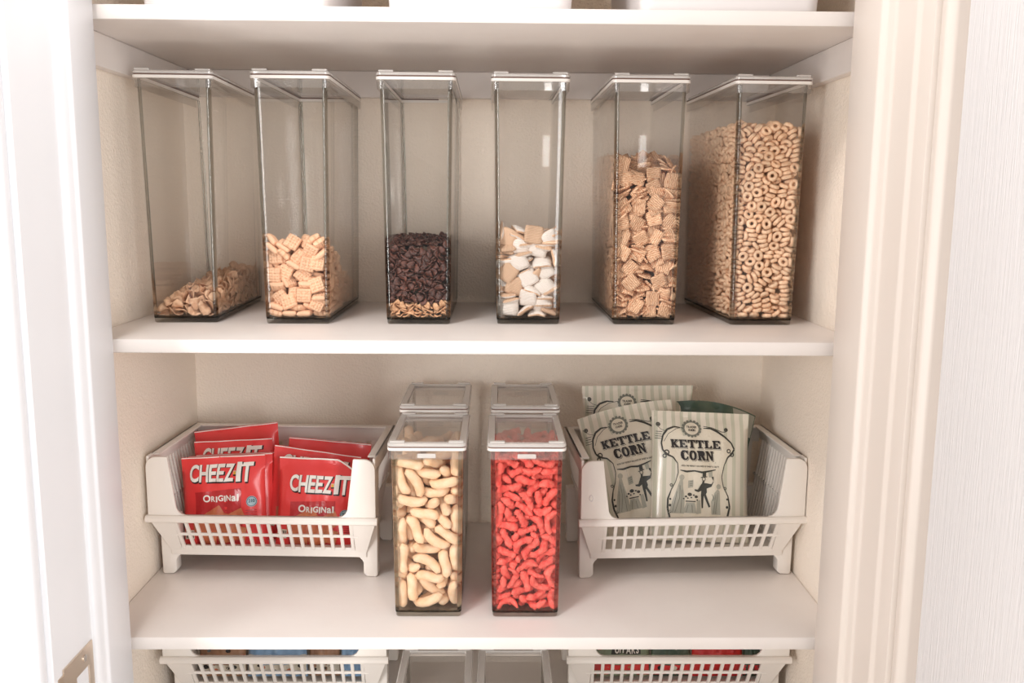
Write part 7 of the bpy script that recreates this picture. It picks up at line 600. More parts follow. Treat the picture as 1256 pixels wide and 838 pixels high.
2040,-242,18,-4,10,-58,1127,-254,428,25,-22,41,1172,-147,132,-10,5,-8,1177,-102,489,24,49,20,172,-236,129,-14,-2,-52,174,156,275,13,-15,-50,2174,-188,274,-2,7,50,1040,-130,23,39,43,-11,2177,-199,477,2,-4,-49,2175,-93,329,-1,7,47,2176,-123,420,2,-10,-38,2174,-162,257,-47,-25,1,1041,146,6,0,-1,-51,2040,-215,18,2,0,-58,1176,79,420,24,-49,-23,2124,246,515,-10,59,5,2176,-226,445,21,-19,21,34,-214,504,-23,1,55,1173,-118,199,51,22,3,2040,108,56,-1,12,-58,1048,-253,397,46,27,-28,2176,-175,453,42,42,-4,175,272,324,-38,12,-1,36,143,373,-5,8,59,
2040,73,38,10,-59,6,1175,198,312,-52,10,-8,2171,-111,18,37,-47,-2,1175,-250,373,-7,-4,-7,41,14,6,28,-53,0,1041,187,6,0,0,53,2040,-232,58,-3,59,-3,1041,86,19,53,24,-5,2177,240,470,-2,0,-49,172,234,163,27,-52,0,2173,55,170,-9,-52,18,1041,-214,6,0,0,54,2176,263,515,59,6,6,2177,-139,498,-54,17,17,175,240,361,-11,7,-24,172,-50,159,-17,39,42,2175,-116,356,35,49,-2,1041,-185,6,0,0,52,1040,8,75,-28,53,4,175,157,329,28,-49,-21,2041,155,18,2,-4,-57,2177,-78,464,20,15,-50,1171,92,54,4,9,-15,36,181,342,14,9,41,
2136,-92,514,13,-7,51,2034,26,507,-50,-32,-1,2129,-37,514,31,-48,-10,2174,0,285,-2,29,-47,35,-4,473,-10,-19,28,1174,-125,318,4,-11,-20,2175,-80,338,-9,0,-32,1174,-192,262,59,7,-3,2175,14,370,-55,20,-11,1174,71,282,-35,18,41,1036,266,355,-10,-57,11,1170,229,18,-7,-58,-12,2038,30,196,7,7,48,176,-218,405,-12,6,55,1040,36,75,0,-3,-46,2041,-45,31,-15,57,-8,1176,87,407,1,26,-30,173,-27,190,23,-54,1,174,235,260,-4,-7,7,2175,144,364,14,7,-32,2175,206,336,-22,-7,21,2170,-245,23,-49,-31,-7,1040,72,51,-7,-3,-43,1172,-156,160,-9,5,4,
173,122,217,-51,-29,-13,1041,223,17,5,-7,56,1173,224,234,-36,39,3,2172,149,182,-2,-1,-32,1175,-58,378,3,-10,-58,171,220,56,-17,2,47,1176,-9,416,-57,-12,5,1171,236,82,18,-56,5,1035,267,453,10,-58,-6,171,209,91,23,-52,11,2172,77,175,56,-4,-17,40,191,514,5,-20,-32,2170,64,38,-51,-30,3,1170,-22,17,59,-5,-4,1174,-184,336,5,-30,35,155,140,514,-42,40,15,1173,-197,238,58,-4,0,1171,-229,83,-8,-59,-2,1173,38,210,5,1,4,1037,140,310,22,-18,-46,1170,-179,28,5,-4,59,1171,-173,96,-4,10,-57,1111,51,514,8,2,47,170,-208,30,-56,-20,-8,
2041,179,51,0,11,56,1041,163,29,31,-51,8,1040,-31,91,-5,5,46,2174,-40,306,55,-23,-6,1172,20,158,50,-30,-6,1099,-93,514,-26,-52,-13,41,-4,52,-5,1,35,1173,11,215,-34,-44,22,1172,203,192,-9,3,-1,41,-173,18,5,60,-2,2177,102,503,7,-10,-55,1053,-251,311,-7,-4,10,1175,237,377,7,59,-6,1176,-8,430,8,-12,58,1170,-2,48,-16,1,2,174,-146,321,-41,9,1,1172,-138,177,-4,-12,-58,176,-229,473,-5,-2,59,1173,-224,223,7,-59,10,172,-9,148,-59,1,-8,175,63,365,19,54,-16,1174,-133,337,46,-33,-2,2175,267,361,-12,-57,5,1176,-173,472,-28,1,0,
1171,47,94,6,1,-60,1174,-110,344,0,3,60,1040,-67,83,-16,13,32,1171,-187,118,-6,59,4,172,28,171,52,-29,-8,41,36,17,-17,-57,-4,2036,31,398,20,8,25,173,-89,224,19,-56,7,1172,-93,148,-3,34,49,176,228,454,9,12,-21,171,65,62,-59,-3,8,1041,-16,79,6,12,-50,171,187,129,-10,3,-21,172,-8,176,-17,51,24,170,262,59,20,-57,3,171,-47,125,-1,-6,-21,2170,212,44,-27,53,-9,171,-23,113,5,-5,-59,2040,-201,94,2,-36,47,171,213,134,-2,5,-31,1041,-80,69,-43,-38,-6,39,-63,210,-12,38,-12,2104,267,514,50,-31,-12,1172,124,204,-1,-11,56,
1036,162,412,12,-7,-54,176,-232,485,5,-4,-41,2172,237,175,-21,-55,7,1175,38,408,25,-31,20,176,268,456,0,2,-56,2172,196,144,27,-53,-7,1170,-80,18,58,17,-1,1173,264,253,-3,-5,57,55,-250,278,19,9,56,1172,119,183,-6,2,6,40,249,159,-34,-28,-39,1163,-251,326,-60,-3,-2,2176,75,498,-57,11,-11,170,-135,66,6,-3,-58,1170,-40,48,6,18,-55,154,-109,514,-59,2,11,1176,100,490,-9,-5,29,1174,80,300,-14,-58,6,2172,177,174,58,-1,-14,1163,166,514,50,30,-13,1172,264,204,-1,10,24,176,52,512,-16,6,-13,1035,0,488,41,40,12,41,98,27,-9,13,54,
41,120,34,10,2,24,41,32,29,2,4,-52,2037,12,337,25,-8,-20,171,-91,126,-28,-53,-2,171,148,89,-2,3,-52,1173,245,239,-25,22,45,173,-88,240,-22,-55,-9,2172,-72,162,-55,-23,6,1038,-49,280,-27,7,40,133,-246,17,-48,36,-3,2040,44,131,-2,5,59,2176,232,494,1,2,54,41,216,40,3,9,-53,2174,220,307,-6,0,-28,1039,122,241,-51,27,-16,2171,170,78,2,0,55,2172,185,185,-20,-54,17,173,-214,233,-10,-2,-5,171,-189,105,-56,20,2,171,-186,130,-1,-4,58,170,-38,69,-1,-13,-42,176,-224,513,-15,57,-7,170,113,39,0,-7,-54,1171,262,108,-54,25,-8,
1041,-155,95,17,-11,41,170,119,73,27,-53,-7,1170,175,29,-2,10,29,171,92,149,4,-9,51,1172,10,179,-51,19,8,42,-126,35,-5,-14,-50,1171,224,99,56,-20,4,1172,-236,175,2,8,57,171,238,121,-8,4,21,172,176,202,47,36,-11,2040,171,162,4,26,53,170,125,23,5,22,-49,2040,94,121,-17,57,-8,172,-37,227,-30,51,9,1041,81,85,-50,-34,5,174,224,319,24,-55,3,172,137,194,3,2,-59,1042,-223,31,2,-4,-57,170,-93,69,53,24,-10,130,-205,513,46,25,14,169,-222,6,0,-1,16,1042,10,24,54,14,-8,41,-168,78,46,39,0,173,265,303,5,3,-58,
1068,-251,513,0,5,-40,170,164,47,28,-15,25,171,-239,152,-48,-14,-1,1042,118,47,-17,-56,-9,170,-48,86,-6,12,50,99,-120,513,-36,-27,39,1042,-50,19,60,-2,4,170,37,45,43,41,-5,2143,-247,91,10,7,-55,174,51,354,47,-20,11,1037,15,413,3,38,-2,172,-68,218,11,25,-45,170,-17,28,-2,5,25,42,-122,47,58,-4,5,2173,231,284,-55,-23,-3,173,-121,301,51,-30,6,2172,-68,236,-53,-22,-8,169,175,6,11,59,0,175,-93,403,3,3,-58,170,98,94,-2,-1,-26,1061,-126,513,3,-19,-3,2174,-117,368,43,42,-1,1170,18,80,56,-22,-1,170,-237,96,-6,2,25,
2053,247,513,3,-31,-50,1042,188,60,0,-59,11,1042,-214,50,17,-23,50,1041,-141,70,1,6,58,2176,234,482,-3,0,-53,2042,-31,49,-11,6,-57,41,-140,83,-3,-1,-19,41,-174,101,4,-2,43,2039,252,241,22,56,-1,173,260,290,0,-4,43,1083,-252,493,-49,-3,-1,2036,-51,479,-15,-20,39,1041,-199,131,15,9,-29,2171,-119,161,16,35,-46,1175,241,401,-4,2,56,2172,-13,218,52,24,-10,2172,264,178,57,16,-11,1040,-205,141,8,16,-52,2041,-43,82,55,-22,4,174,216,359,-15,-7,-16,41,-71,116,-39,-44,-10,2041,-63,105,-20,-54,-16,2039,-167,269,30,10,-20,2109,-247,123,0,-9,-16,
2040,200,170,-14,3,11,1041,-186,122,2,10,-50,2063,-247,74,2,-20,-27,1170,-82,53,52,-30,-1,2152,-138,513,10,8,19,1041,132,134,5,1,-52,169,-193,6,0,-1,-37,1041,11,90,-3,-11,52,1041,213,127,-14,5,42,170,262,71,58,16,2,1176,187,489,8,17,-38,175,-239,460,1,8,47,169,5,6,0,-1,-10,1173,89,311,-4,5,27,41,-95,95,-9,-13,-39,1173,-202,303,-50,29,13,173,-244,309,-8,-25,-39,174,95,382,32,5,40,1042,-7,23,55,6,-10,1173,261,277,0,-5,51,2039,67,249,27,-53,6,1042,-18,64,-59,6,3,1170,-2,110,24,33,-28,1042,-234,72,-11,-3,52,
1174,240,389,20,56,-4,1169,-145,19,2,-7,51,42,-176,65,-10,-4,-53,2172,-208,208,-56,-21,4,1176,188,505,-50,-33,-2,1070,-245,12,-8,19,56,170,-65,65,0,-6,46,1041,193,146,-6,-6,-41,1171,14,130,-30,49,10,1172,-47,237,-24,53,14,1170,198,72,-8,11,51,42,-188,54,-10,7,-43,
],
'm1': [
3102,-35,423,42,-3,39,4078,20,418,15,25,28,2136,-81,421,25,30,34,4153,65,414,-5,18,-20,2125,112,414,30,15,11,50,-143,413,-42,17,-38,114,-125,412,-31,-37,-35,99,98,411,33,19,18,104,-139,91,41,16,38,176,-124,409,-17,20,44,1067,-142,361,-14,0,58,146,-139,129,-2,-3,4,3041,-66,409,6,41,37,1056,-141,309,15,-38,-12,23,130,409,-10,12,52,4031,-139,145,0,-3,2,4098,-139,131,14,-27,-29,91,-140,272,5,47,5,55,-138,60,-6,1,56,4066,-139,227,2,-15,-9,3121,-138,197,21,-18,-37,27,-136,41,-2,-1,43,1145,-139,359,27,30,24,4176,106,407,-14,28,45,
1030,-139,365,1,-11,-9,1098,-135,21,29,22,32,153,-137,211,26,-14,-47,23,64,406,1,-28,52,4027,-133,217,6,-9,59,1087,56,403,13,36,-4,3025,9,402,10,-12,44,4173,-129,142,5,-6,59,2041,-16,401,15,-18,28,3097,-129,170,31,33,35,1094,-130,386,36,30,16,1169,-125,40,13,6,-34,139,31,398,29,-13,-23,3175,-126,248,4,1,-16,3116,-125,329,5,40,-5,3177,-27,396,-6,-1,-19,57,134,396,10,-3,-10,4055,98,396,-13,-25,19,4176,-84,395,-16,25,43,3084,-91,395,25,45,-1,1137,-121,256,-28,-14,5,157,137,393,-9,-25,-1,3141,-120,295,54,9,9,1109,-119,291,32,10,-1,
2102,-115,58,17,-19,-36,4168,-118,304,30,8,-31,4046,-115,118,-34,-24,9,4055,-115,336,1,-4,-37,1084,0,388,6,14,6,116,-2,388,8,-20,56,2141,-111,134,9,7,49,4088,-112,250,49,-7,24,50,-111,223,3,4,-26,3058,40,385,37,17,32,2029,-105,72,20,-14,31,3046,-95,383,-32,41,4,4123,-67,383,47,22,-28,2176,-106,350,46,22,-17,145,-1,381,30,-2,15,1135,-102,81,-9,26,50,3119,-104,349,38,31,30,3024,-104,349,-21,-3,-7,2147,-104,375,33,-3,0,2165,-98,64,27,-1,13,1089,-99,215,-35,-30,11,27,-98,177,-2,-8,-55,4120,112,377,42,21,31,2060,-97,70,-10,11,55,
2078,-99,297,24,11,52,4037,-96,297,35,-26,2,2061,-94,139,14,-33,-41,129,47,373,-48,15,-23,4100,-93,185,-38,-29,-37,173,3,373,-12,-3,-41,3123,83,373,29,43,22,1173,-93,207,-18,-6,-16,3025,-93,271,-18,32,41,1142,-90,14,-23,36,32,24,-16,370,14,26,-48,1107,-87,22,2,36,36,2060,-88,174,-13,-36,-46,95,-54,368,30,51,-10,2106,-85,93,-7,49,32,4166,-85,133,-1,18,-46,4106,-83,52,29,18,40,144,-84,175,-6,-58,-14,1176,64,366,-16,-40,-39,2058,-31,366,22,-17,49,4029,-79,15,2,42,42,1155,-82,252,-12,51,28,155,139,362,27,45,14,146,-80,309,-4,9,50,
4171,-77,83,9,55,23,1024,70,361,-6,40,44,4085,-75,158,-24,-40,-33,3074,-76,329,7,17,-55,1122,-51,359,2,-25,-55,2089,71,358,-1,-45,-39,25,-72,244,-28,26,34,1032,-43,357,26,-3,24,4069,-69,125,-2,-28,-43,115,-70,151,-22,42,37,2124,-70,232,-11,-44,-35,4089,141,355,18,6,51,119,-69,263,14,-44,-4,27,-67,105,-6,-2,-41,1059,-66,17,-14,-45,-35,4158,-41,351,-29,15,45,1171,-62,18,-6,-46,-37,3102,-22,351,-23,32,0,174,-64,194,-16,5,7,4056,-62,55,-29,18,-44,4034,-64,323,-11,-48,-32,131,-60,126,36,-30,-16,125,-59,306,32,3,-48,2112,-58,204,42,21,32,
68,-58,273,-45,22,33,1066,46,343,8,53,23,67,-53,239,5,-38,-43,3173,-53,258,22,0,2,2053,-51,82,-9,-51,-2,1037,-53,223,-28,29,39,1042,-51,193,-27,-3,-42,2141,113,341,39,-16,-42,2098,-48,45,-21,-1,-24,3136,-47,61,13,14,-8,2029,112,338,-10,-20,-51,1166,-48,317,-8,-36,-39,3126,-45,171,44,13,34,105,50,336,-16,28,16,4066,105,335,-19,-6,27,3142,-38,107,-43,-8,38,2060,-36,112,-23,26,-28,1146,56,329,4,45,-38,2110,16,328,-26,1,-31,1114,-31,14,18,40,19,75,-15,327,-32,5,-13,4166,-31,63,-16,-5,-45,2058,-30,53,-17,13,-38,1119,-32,310,27,-21,-29,
1161,-28,200,-9,-15,50,174,-28,136,15,11,-25,3157,142,323,-12,-23,25,3174,3,322,-5,-22,-54,4028,10,322,-6,27,46,1031,-25,133,26,-2,-15,1039,133,321,-16,-13,-56,2077,-26,275,29,14,13,1104,78,320,52,-24,0,3173,-24,269,-31,-46,-18,3137,3,320,1,13,14,3138,-24,248,12,-21,25,2033,59,318,-18,-22,-51,3041,-20,176,-9,-19,-12,3048,-21,293,32,-25,22,176,37,316,-13,17,50,1058,30,315,-26,37,28,3084,-17,219,-8,-17,-14,3090,-14,141,32,12,45,2101,-15,248,32,-27,23,1068,-14,188,11,-20,-36,4089,128,310,35,15,46,1031,-9,53,13,-2,-28,1030,-11,249,21,3,-29,
4165,91,309,-9,-42,-39,149,-7,68,28,-7,-25,152,-6,33,12,52,10,4126,-7,208,-24,9,32,3092,-4,63,0,-11,-56,97,-2,276,32,23,20,1066,0,102,-16,22,15,1102,2,14,14,41,21,2140,3,121,32,-33,-15,1159,2,202,14,14,54,4141,6,154,21,-44,34,60,8,62,-16,5,24,1143,11,93,20,41,15,102,32,294,20,41,34,4027,14,141,12,23,-47,1167,15,267,-10,-20,56,147,15,246,22,13,-44,3084,17,156,-37,-18,-43,3028,19,66,12,-3,12,4136,88,288,-11,1,50,1026,18,258,8,-12,51,4064,77,287,-7,-38,-37,1117,20,182,1,39,45,4139,21,46,-4,-25,14,
3155,137,285,-24,-11,48,36,22,186,11,-4,-44,2039,61,284,4,-42,-40,4088,28,55,-6,-32,-22,4171,28,184,-9,-22,-55,4123,30,117,13,-29,2,84,101,279,17,11,51,1059,29,218,-14,-28,-22,2095,31,15,-43,-7,-41,2092,34,204,2,19,13,2158,46,272,24,8,-45,2166,43,44,12,-11,8,1044,44,14,-40,12,-15,
],
'm2': [
146,119,420,23,-8,51,3141,65,422,42,12,38,114,111,425,33,32,-20,5161,-39,427,-24,29,-17,148,-145,420,40,-12,-37,1065,140,427,37,26,34,73,26,420,28,40,22,4088,-137,427,-30,15,45,3172,84,423,15,12,53,1087,-50,424,-10,4,47,1029,99,422,-15,-48,-30,4181,-58,420,7,-1,57,1087,-105,423,9,-34,-47,1052,-140,419,-21,39,-23,5021,-15,419,-12,-36,-42,1131,39,419,44,18,34,3067,-40,419,44,17,-32,1064,101,418,4,-41,-43,1113,-85,418,6,-51,-8,5180,-8,417,-3,1,55,3048,-145,164,49,12,32,3087,-145,261,-13,-8,51,4171,-143,96,7,0,26,3129,-63,416,27,24,10,
2034,-143,69,13,6,49,2145,-145,282,35,20,37,2052,64,416,48,18,20,2116,-146,395,35,-26,-35,1109,-1,416,7,56,19,3047,-143,205,7,-13,-32,5135,-144,244,16,-10,-44,5102,-144,312,12,-15,-28,5105,-142,125,7,37,4,26,-145,384,-1,1,56,5100,-141,83,6,-7,-15,113,-142,176,13,7,54,2166,-143,202,-27,-6,52,140,-141,71,12,52,13,4166,-143,254,7,9,11,2133,-140,13,28,26,24,5095,-143,368,-39,4,44,54,-143,347,27,23,41,27,-142,273,-1,4,47,2047,7,414,19,31,15,4088,-141,186,-53,14,23,179,-100,413,4,-35,47,5053,-141,237,39,28,32,1066,-139,91,1,-4,-46,
4037,39,413,-4,-28,-14,3105,-140,227,-9,36,0,1053,-138,15,5,41,-3,1169,20,413,33,25,43,2054,-140,303,5,-29,16,2058,-140,266,15,-14,-29,2020,-86,412,-6,54,-25,134,-107,412,18,42,35,5095,-139,288,-10,54,-3,4140,-138,172,-22,-11,-55,164,-139,318,1,26,-35,5162,-139,355,41,-2,-41,1166,-136,134,23,38,34,1175,-135,32,6,-3,-13,5023,-135,192,6,11,-57,4091,132,410,38,-26,1,38,-117,409,-1,36,31,156,-134,155,24,0,52,1058,-87,409,14,41,-27,1124,-133,108,-18,-4,24,130,-135,304,11,7,15,1169,-136,394,25,40,37,1033,-131,41,47,-10,35,1144,90,407,7,-5,44,
5122,-134,346,-14,-30,-50,4134,-131,43,-26,-24,-47,94,-131,52,49,10,-32,2097,-130,26,34,-15,0,1067,-134,390,41,0,40,1172,112,407,-24,2,-54,2022,-132,318,12,-11,36,4131,-14,406,-21,-42,-37,1155,-40,405,-27,-23,48,2055,136,405,-37,15,37,1060,-130,322,-34,14,26,4049,-128,145,-26,-23,-44,49,-127,100,27,10,-28,1143,-129,375,-19,32,-21,2022,-126,119,-5,-29,-52,111,70,403,-22,-22,-24,2023,-125,154,-43,12,13,3178,-126,302,39,21,-19,2020,98,402,0,47,37,3041,101,401,-47,3,5,2147,-76,401,-2,38,8,5070,-7,401,37,-16,3,4099,-124,145,-21,32,-7,5068,-122,62,30,12,45,
2142,-123,400,30,7,49,4142,-123,214,-32,6,-28,118,-123,251,-37,29,-33,62,-123,199,29,16,14,1029,-21,399,-40,-5,20,4141,143,399,16,31,1,2139,-123,330,28,21,2,5149,44,399,-28,-28,-43,175,-122,242,-22,15,45,3162,-121,175,-2,-49,-18,3163,-120,106,23,-10,-49,2136,-119,25,39,12,41,2032,61,397,4,-36,-16,67,-119,242,34,33,32,2050,-64,396,37,29,8,1164,-116,9,27,38,38,103,-118,197,27,1,-38,2085,86,395,5,-24,51,1118,96,395,-23,5,4,3111,-118,329,-12,-2,-26,1047,-118,369,45,-16,11,4071,-114,123,-3,50,32,1026,-114,201,1,6,60,4073,-116,337,51,22,22,
2177,84,393,28,-18,34,5044,-114,173,15,-48,-29,5126,-112,87,17,12,46,107,-108,392,-39,3,-20,2091,57,392,32,9,-29,5027,133,391,-16,12,44,3095,-3,391,24,8,-35,39,-110,70,23,36,41,3066,25,391,-8,31,49,5087,-75,391,-26,20,-17,1090,-112,298,-43,2,-13,21,-71,390,-15,-1,-23,4179,33,390,57,5,-5,4029,-108,11,-24,-42,-29,3149,-108,78,-34,9,-23,1098,-38,390,-21,-22,42,5064,95,390,7,45,37,5057,-45,389,28,31,7,5172,-111,370,-11,-42,-21,2085,-109,268,-32,-29,-32,2177,-106,72,-11,-42,-40,2177,-109,284,-26,-29,-34,4032,-107,103,-21,11,-7,1166,-108,322,33,32,35,
58,-108,282,-30,33,3,5083,-108,387,6,26,50,1102,32,387,-18,2,-44,1103,-104,85,20,-4,44,4080,-103,36,-27,-21,-25,5136,-106,278,37,13,43,1043,-105,229,-20,-41,-34,5099,136,386,30,-36,-35,43,3,386,29,38,-13,2074,-103,94,-13,47,34,1169,-88,386,-22,-46,-30,5097,-102,54,-26,2,53,2029,-106,382,-36,-16,-44,31,-104,263,29,10,-34,1028,-105,316,15,-22,-8,45,-103,139,19,53,-19,3067,-103,174,5,-44,-33,4086,-104,355,-21,24,-50,3105,-102,161,21,-42,-38,4094,-101,120,-3,44,40,4144,-102,133,45,0,36,4026,-104,351,-18,-45,-31,5117,-104,368,-34,-35,-18,2061,-100,10,-31,26,32,
1068,-101,208,-11,-51,-18,2117,-101,209,-19,37,42,4159,-99,39,-1,-1,-59,2116,-98,16,-3,28,50,150,-48,382,36,15,43,4169,-101,348,-23,-26,49,3056,123,382,2,-50,26,2071,55,381,1,-32,-50,5137,-98,197,5,-32,-51,5139,-85,380,-34,23,1,2137,50,380,-29,20,15,3168,68,380,43,-21,35,1090,-95,9,-5,-46,-34,4154,0,380,33,-2,-29,4177,-96,158,7,0,52,5028,76,379,7,36,47,170,-95,203,7,-30,-51,2141,-96,339,-8,-32,25,2126,-93,46,13,-20,-52,4139,-95,258,0,-46,-23,30,-91,36,32,38,-12,4113,-94,323,2,-28,-41,5062,-94,304,25,35,-31,2102,-79,377,-26,30,13,
2178,-93,235,-24,-5,-7,130,-93,233,47,16,-7,5133,97,376,-28,9,13,2099,-92,250,17,-45,-34,1057,-90,33,-30,31,13,3085,-91,178,8,23,-48,5145,-91,175,21,34,38,2042,-93,327,-51,-7,-4,3102,-91,226,-33,-12,-41,4068,-91,247,-8,2,59,5179,112,375,-23,10,15,2176,-8,375,-31,45,13,5075,-30,375,-16,35,8,2129,-89,102,29,7,40,3075,-91,324,54,3,27,4121,-11,374,-23,-27,-39,1027,-89,203,1,12,59,45,38,373,-40,3,40,5142,-86,80,0,34,33,2112,-85,119,-2,-45,-40,1164,-85,116,-34,18,10,4030,-58,371,-15,-8,15,68,-73,371,36,-16,-20,34,-87,286,5,44,38,
121,-86,290,27,16,36,4175,145,371,5,1,37,106,94,371,-8,-34,-35,5175,-83,32,6,2,15,4074,-84,143,32,-10,27,152,110,370,19,-37,-43,5100,58,369,17,40,-3,5176,-81,94,42,12,-9,5038,145,368,29,19,44,3152,-82,282,-9,-24,-22,1020,-81,248,-11,-13,-26,5156,-82,309,33,37,25,1162,36,367,36,-20,-36,1048,-79,56,-30,-41,-32,3070,-77,73,47,8,33,5021,-25,365,-8,35,46,1137,-76,149,-6,-49,-24,39,-75,131,5,31,45,5020,31,363,-50,-25,-11,5146,-74,39,-7,-6,26,3053,75,363,-30,13,24,1077,3,363,34,40,28,4117,-75,188,-9,-48,34,5178,-66,363,-43,6,2,
30,-73,75,-19,-45,-23,67,-74,192,33,9,48,161,-74,238,-26,-17,-44,3103,-72,140,-39,22,35,2169,-71,67,-7,-49,30,3136,-74,359,27,39,-9,5022,-72,310,4,-1,-56,5039,-69,102,-37,-2,40,5100,-68,32,-53,-22,-2,5082,-68,92,37,20,-4,5111,-68,81,-8,-2,31,1158,-70,336,17,46,14,3061,-69,215,16,41,26,4026,117,358,13,20,-50,3140,145,358,-25,-17,42,1128,111,357,-8,-37,-30,5067,-67,252,17,-8,-54,3170,-66,136,30,-6,-16,3044,-64,11,8,40,13,2159,72,356,29,10,-19,142,-63,11,-25,-30,-43,1096,-65,226,-8,38,23,4065,108,355,-25,10,-5,3100,-64,172,18,-16,-55,
5128,-39,355,-27,-11,-52,3062,145,355,-22,25,-24,1058,-17,355,-15,-14,56,2044,15,354,-9,50,9,1140,-62,99,12,-28,32,5110,9,354,16,25,48,5050,-64,340,1,44,-15,25,-63,206,-10,5,14,5178,-62,193,-12,25,48,4168,-10,353,-3,26,-52,1180,-62,266,16,-18,49,4079,-62,283,16,-15,-55,5066,-60,164,-52,-12,-28,3118,-59,25,14,6,-3,4136,-62,268,28,36,14,3136,-59,129,26,35,7,4093,-59,352,-37,0,33,3135,60,351,15,21,-14,142,-60,221,34,13,48,3042,-58,29,-29,27,-33,82,50,351,-2,35,-43,83,84,351,-13,-4,43,1037,-59,163,-22,-37,-27,1170,-57,162,26,27,-44,
1024,74,350,-41,-18,7,1171,-55,29,1,-1,0,1167,117,349,18,39,-24,4145,-56,172,34,23,43,3044,-56,248,-19,13,14,5105,102,348,2,-42,-38,120,-57,336,17,28,35,1149,-55,199,-28,10,3,5143,-17,348,8,-35,-48,1094,-56,308,-2,-46,-25,5024,-54,136,8,16,-55,4050,-54,317,21,-44,-24,5099,-51,69,-6,8,41,5113,-52,287,43,-32,-25,5154,-52,298,41,28,1,2081,-48,27,-6,14,-12,2024,-3,343,-10,39,44,1087,-24,343,-11,5,-6,139,-47,42,12,32,10,4112,140,342,17,-23,-38,50,-47,93,-17,34,-2,2047,-42,342,-35,-23,36,4138,-46,65,33,24,39,61,-47,119,14,49,-29,
2166,-42,342,15,-15,-47,5062,-47,203,-36,16,-39,4031,-47,288,-9,11,26,5134,-47,316,31,-5,50,3135,-45,109,14,43,31,2041,-42,15,32,18,42,51,-42,68,37,13,35,4050,-43,224,43,17,35,2061,-40,45,40,-13,37,1098,55,337,-8,18,-27,63,-41,178,29,40,25,1167,64,337,31,-32,25,2029,-39,37,7,18,-29,1094,-39,123,-4,-31,24,5120,34,335,29,15,7,1143,-39,240,13,-6,23,1161,-37,133,23,5,-51,1176,-35,95,15,-1,-14,1131,-35,82,18,-33,14,3180,24,333,-11,-39,-43,98,-36,186,-6,-25,54,2060,-36,274,52,-14,22,2116,-35,202,-8,-16,22,3033,-35,253,-38,-12,-38,
4045,48,331,35,31,0,3069,-34,295,-8,-24,-2,1143,90,331,30,35,-38,1141,45,331,-7,13,-58,5040,87,330,-9,-24,-38,2056,-24,330,53,2,22,2023,-32,190,29,-8,5,4077,12,330,-22,-22,-21,2097,-32,237,31,-6,43,1029,-30,94,25,11,37,5097,-29,26,-8,7,-37,2072,-32,249,10,-36,-47,1031,-30,136,5,5,-57,4146,-31,276,39,36,27,126,-12,329,-37,29,3,2058,-29,154,-29,-2,24,1173,-31,293,42,-4,5,3176,-26,20,-14,24,45,67,100,327,-9,-28,-45,115,98,327,29,42,-31,3127,-28,139,8,27,-51,4034,24,327,47,5,29,2161,146,326,34,27,29,105,-26,146,4,-31,43,
4083,-24,84,14,22,51,2144,-24,209,29,16,-47,178,-24,243,-10,18,54,134,-23,162,12,-27,17,3155,1,323,-17,49,29,3158,112,323,-8,30,48,5089,107,322,-7,-32,-44,2142,-21,188,24,45,-6,5121,-19,18,33,-35,35,2030,-19,321,12,47,32,104,-21,272,18,-30,-45,3178,-20,207,-14,10,33,4104,5,320,-11,-43,-39,4140,-17,40,-49,-9,-30,1046,-19,235,3,-51,-17,1178,110,319,-29,-12,-10,5104,144,319,-21,-6,51,5147,-16,62,-24,22,50,1031,140,317,-13,-15,-43,138,-15,230,15,35,39,3049,128,316,31,4,-32,5176,-12,52,-21,43,33,4053,-11,32,-40,-16,-41,130,-13,287,27,34,35,
2136,110,314,1,33,45,5077,-11,167,0,-32,-48,1106,-10,114,-27,16,34,131,-10,90,-45,-20,23,4097,-8,49,20,-7,40,3086,-11,301,-43,-4,6,3032,-10,277,-40,-3,2,3060,-9,114,9,44,14,4178,-11,311,36,2,-7,4075,-7,12,-12,-44,-39,4172,50,312,5,33,-49,4052,-9,186,45,8,21,2025,-9,167,-28,-30,-27,4140,-10,307,-6,-48,-14,5025,-8,131,15,8,23,4162,-7,128,8,-32,39,1024,96,311,-11,-19,-5,3024,-6,59,-6,29,51,1061,-5,56,-32,-39,-31,5048,-6,212,-6,-41,-40,4040,-5,88,39,28,2,3059,59,310,-3,9,56,5142,-3,10,-5,-42,-37,3133,-4,176,10,43,33,
5039,-1,12,9,44,31,1108,-3,189,25,-12,30,5082,144,308,-17,-1,55,1020,-4,301,-10,-13,-26,4024,-3,204,-8,53,26,4118,-3,262,15,-44,-28,5061,7,306,22,33,-41,81,-2,238,24,-1,37,1059,-2,279,9,22,-15,2168,1,98,-35,8,45,4112,30,306,-12,21,-15,2078,45,305,44,-10,7,1112,120,305,-32,-10,48,160,2,79,42,13,28,1075,2,131,3,-52,-19,4174,2,152,50,-7,4,3043,0,297,0,41,44,2178,3,179,-10,-38,-44,2122,3,242,37,13,40,3058,5,76,31,9,39,167,4,201,2,16,54,1105,7,9,-10,-46,-35,
],
}
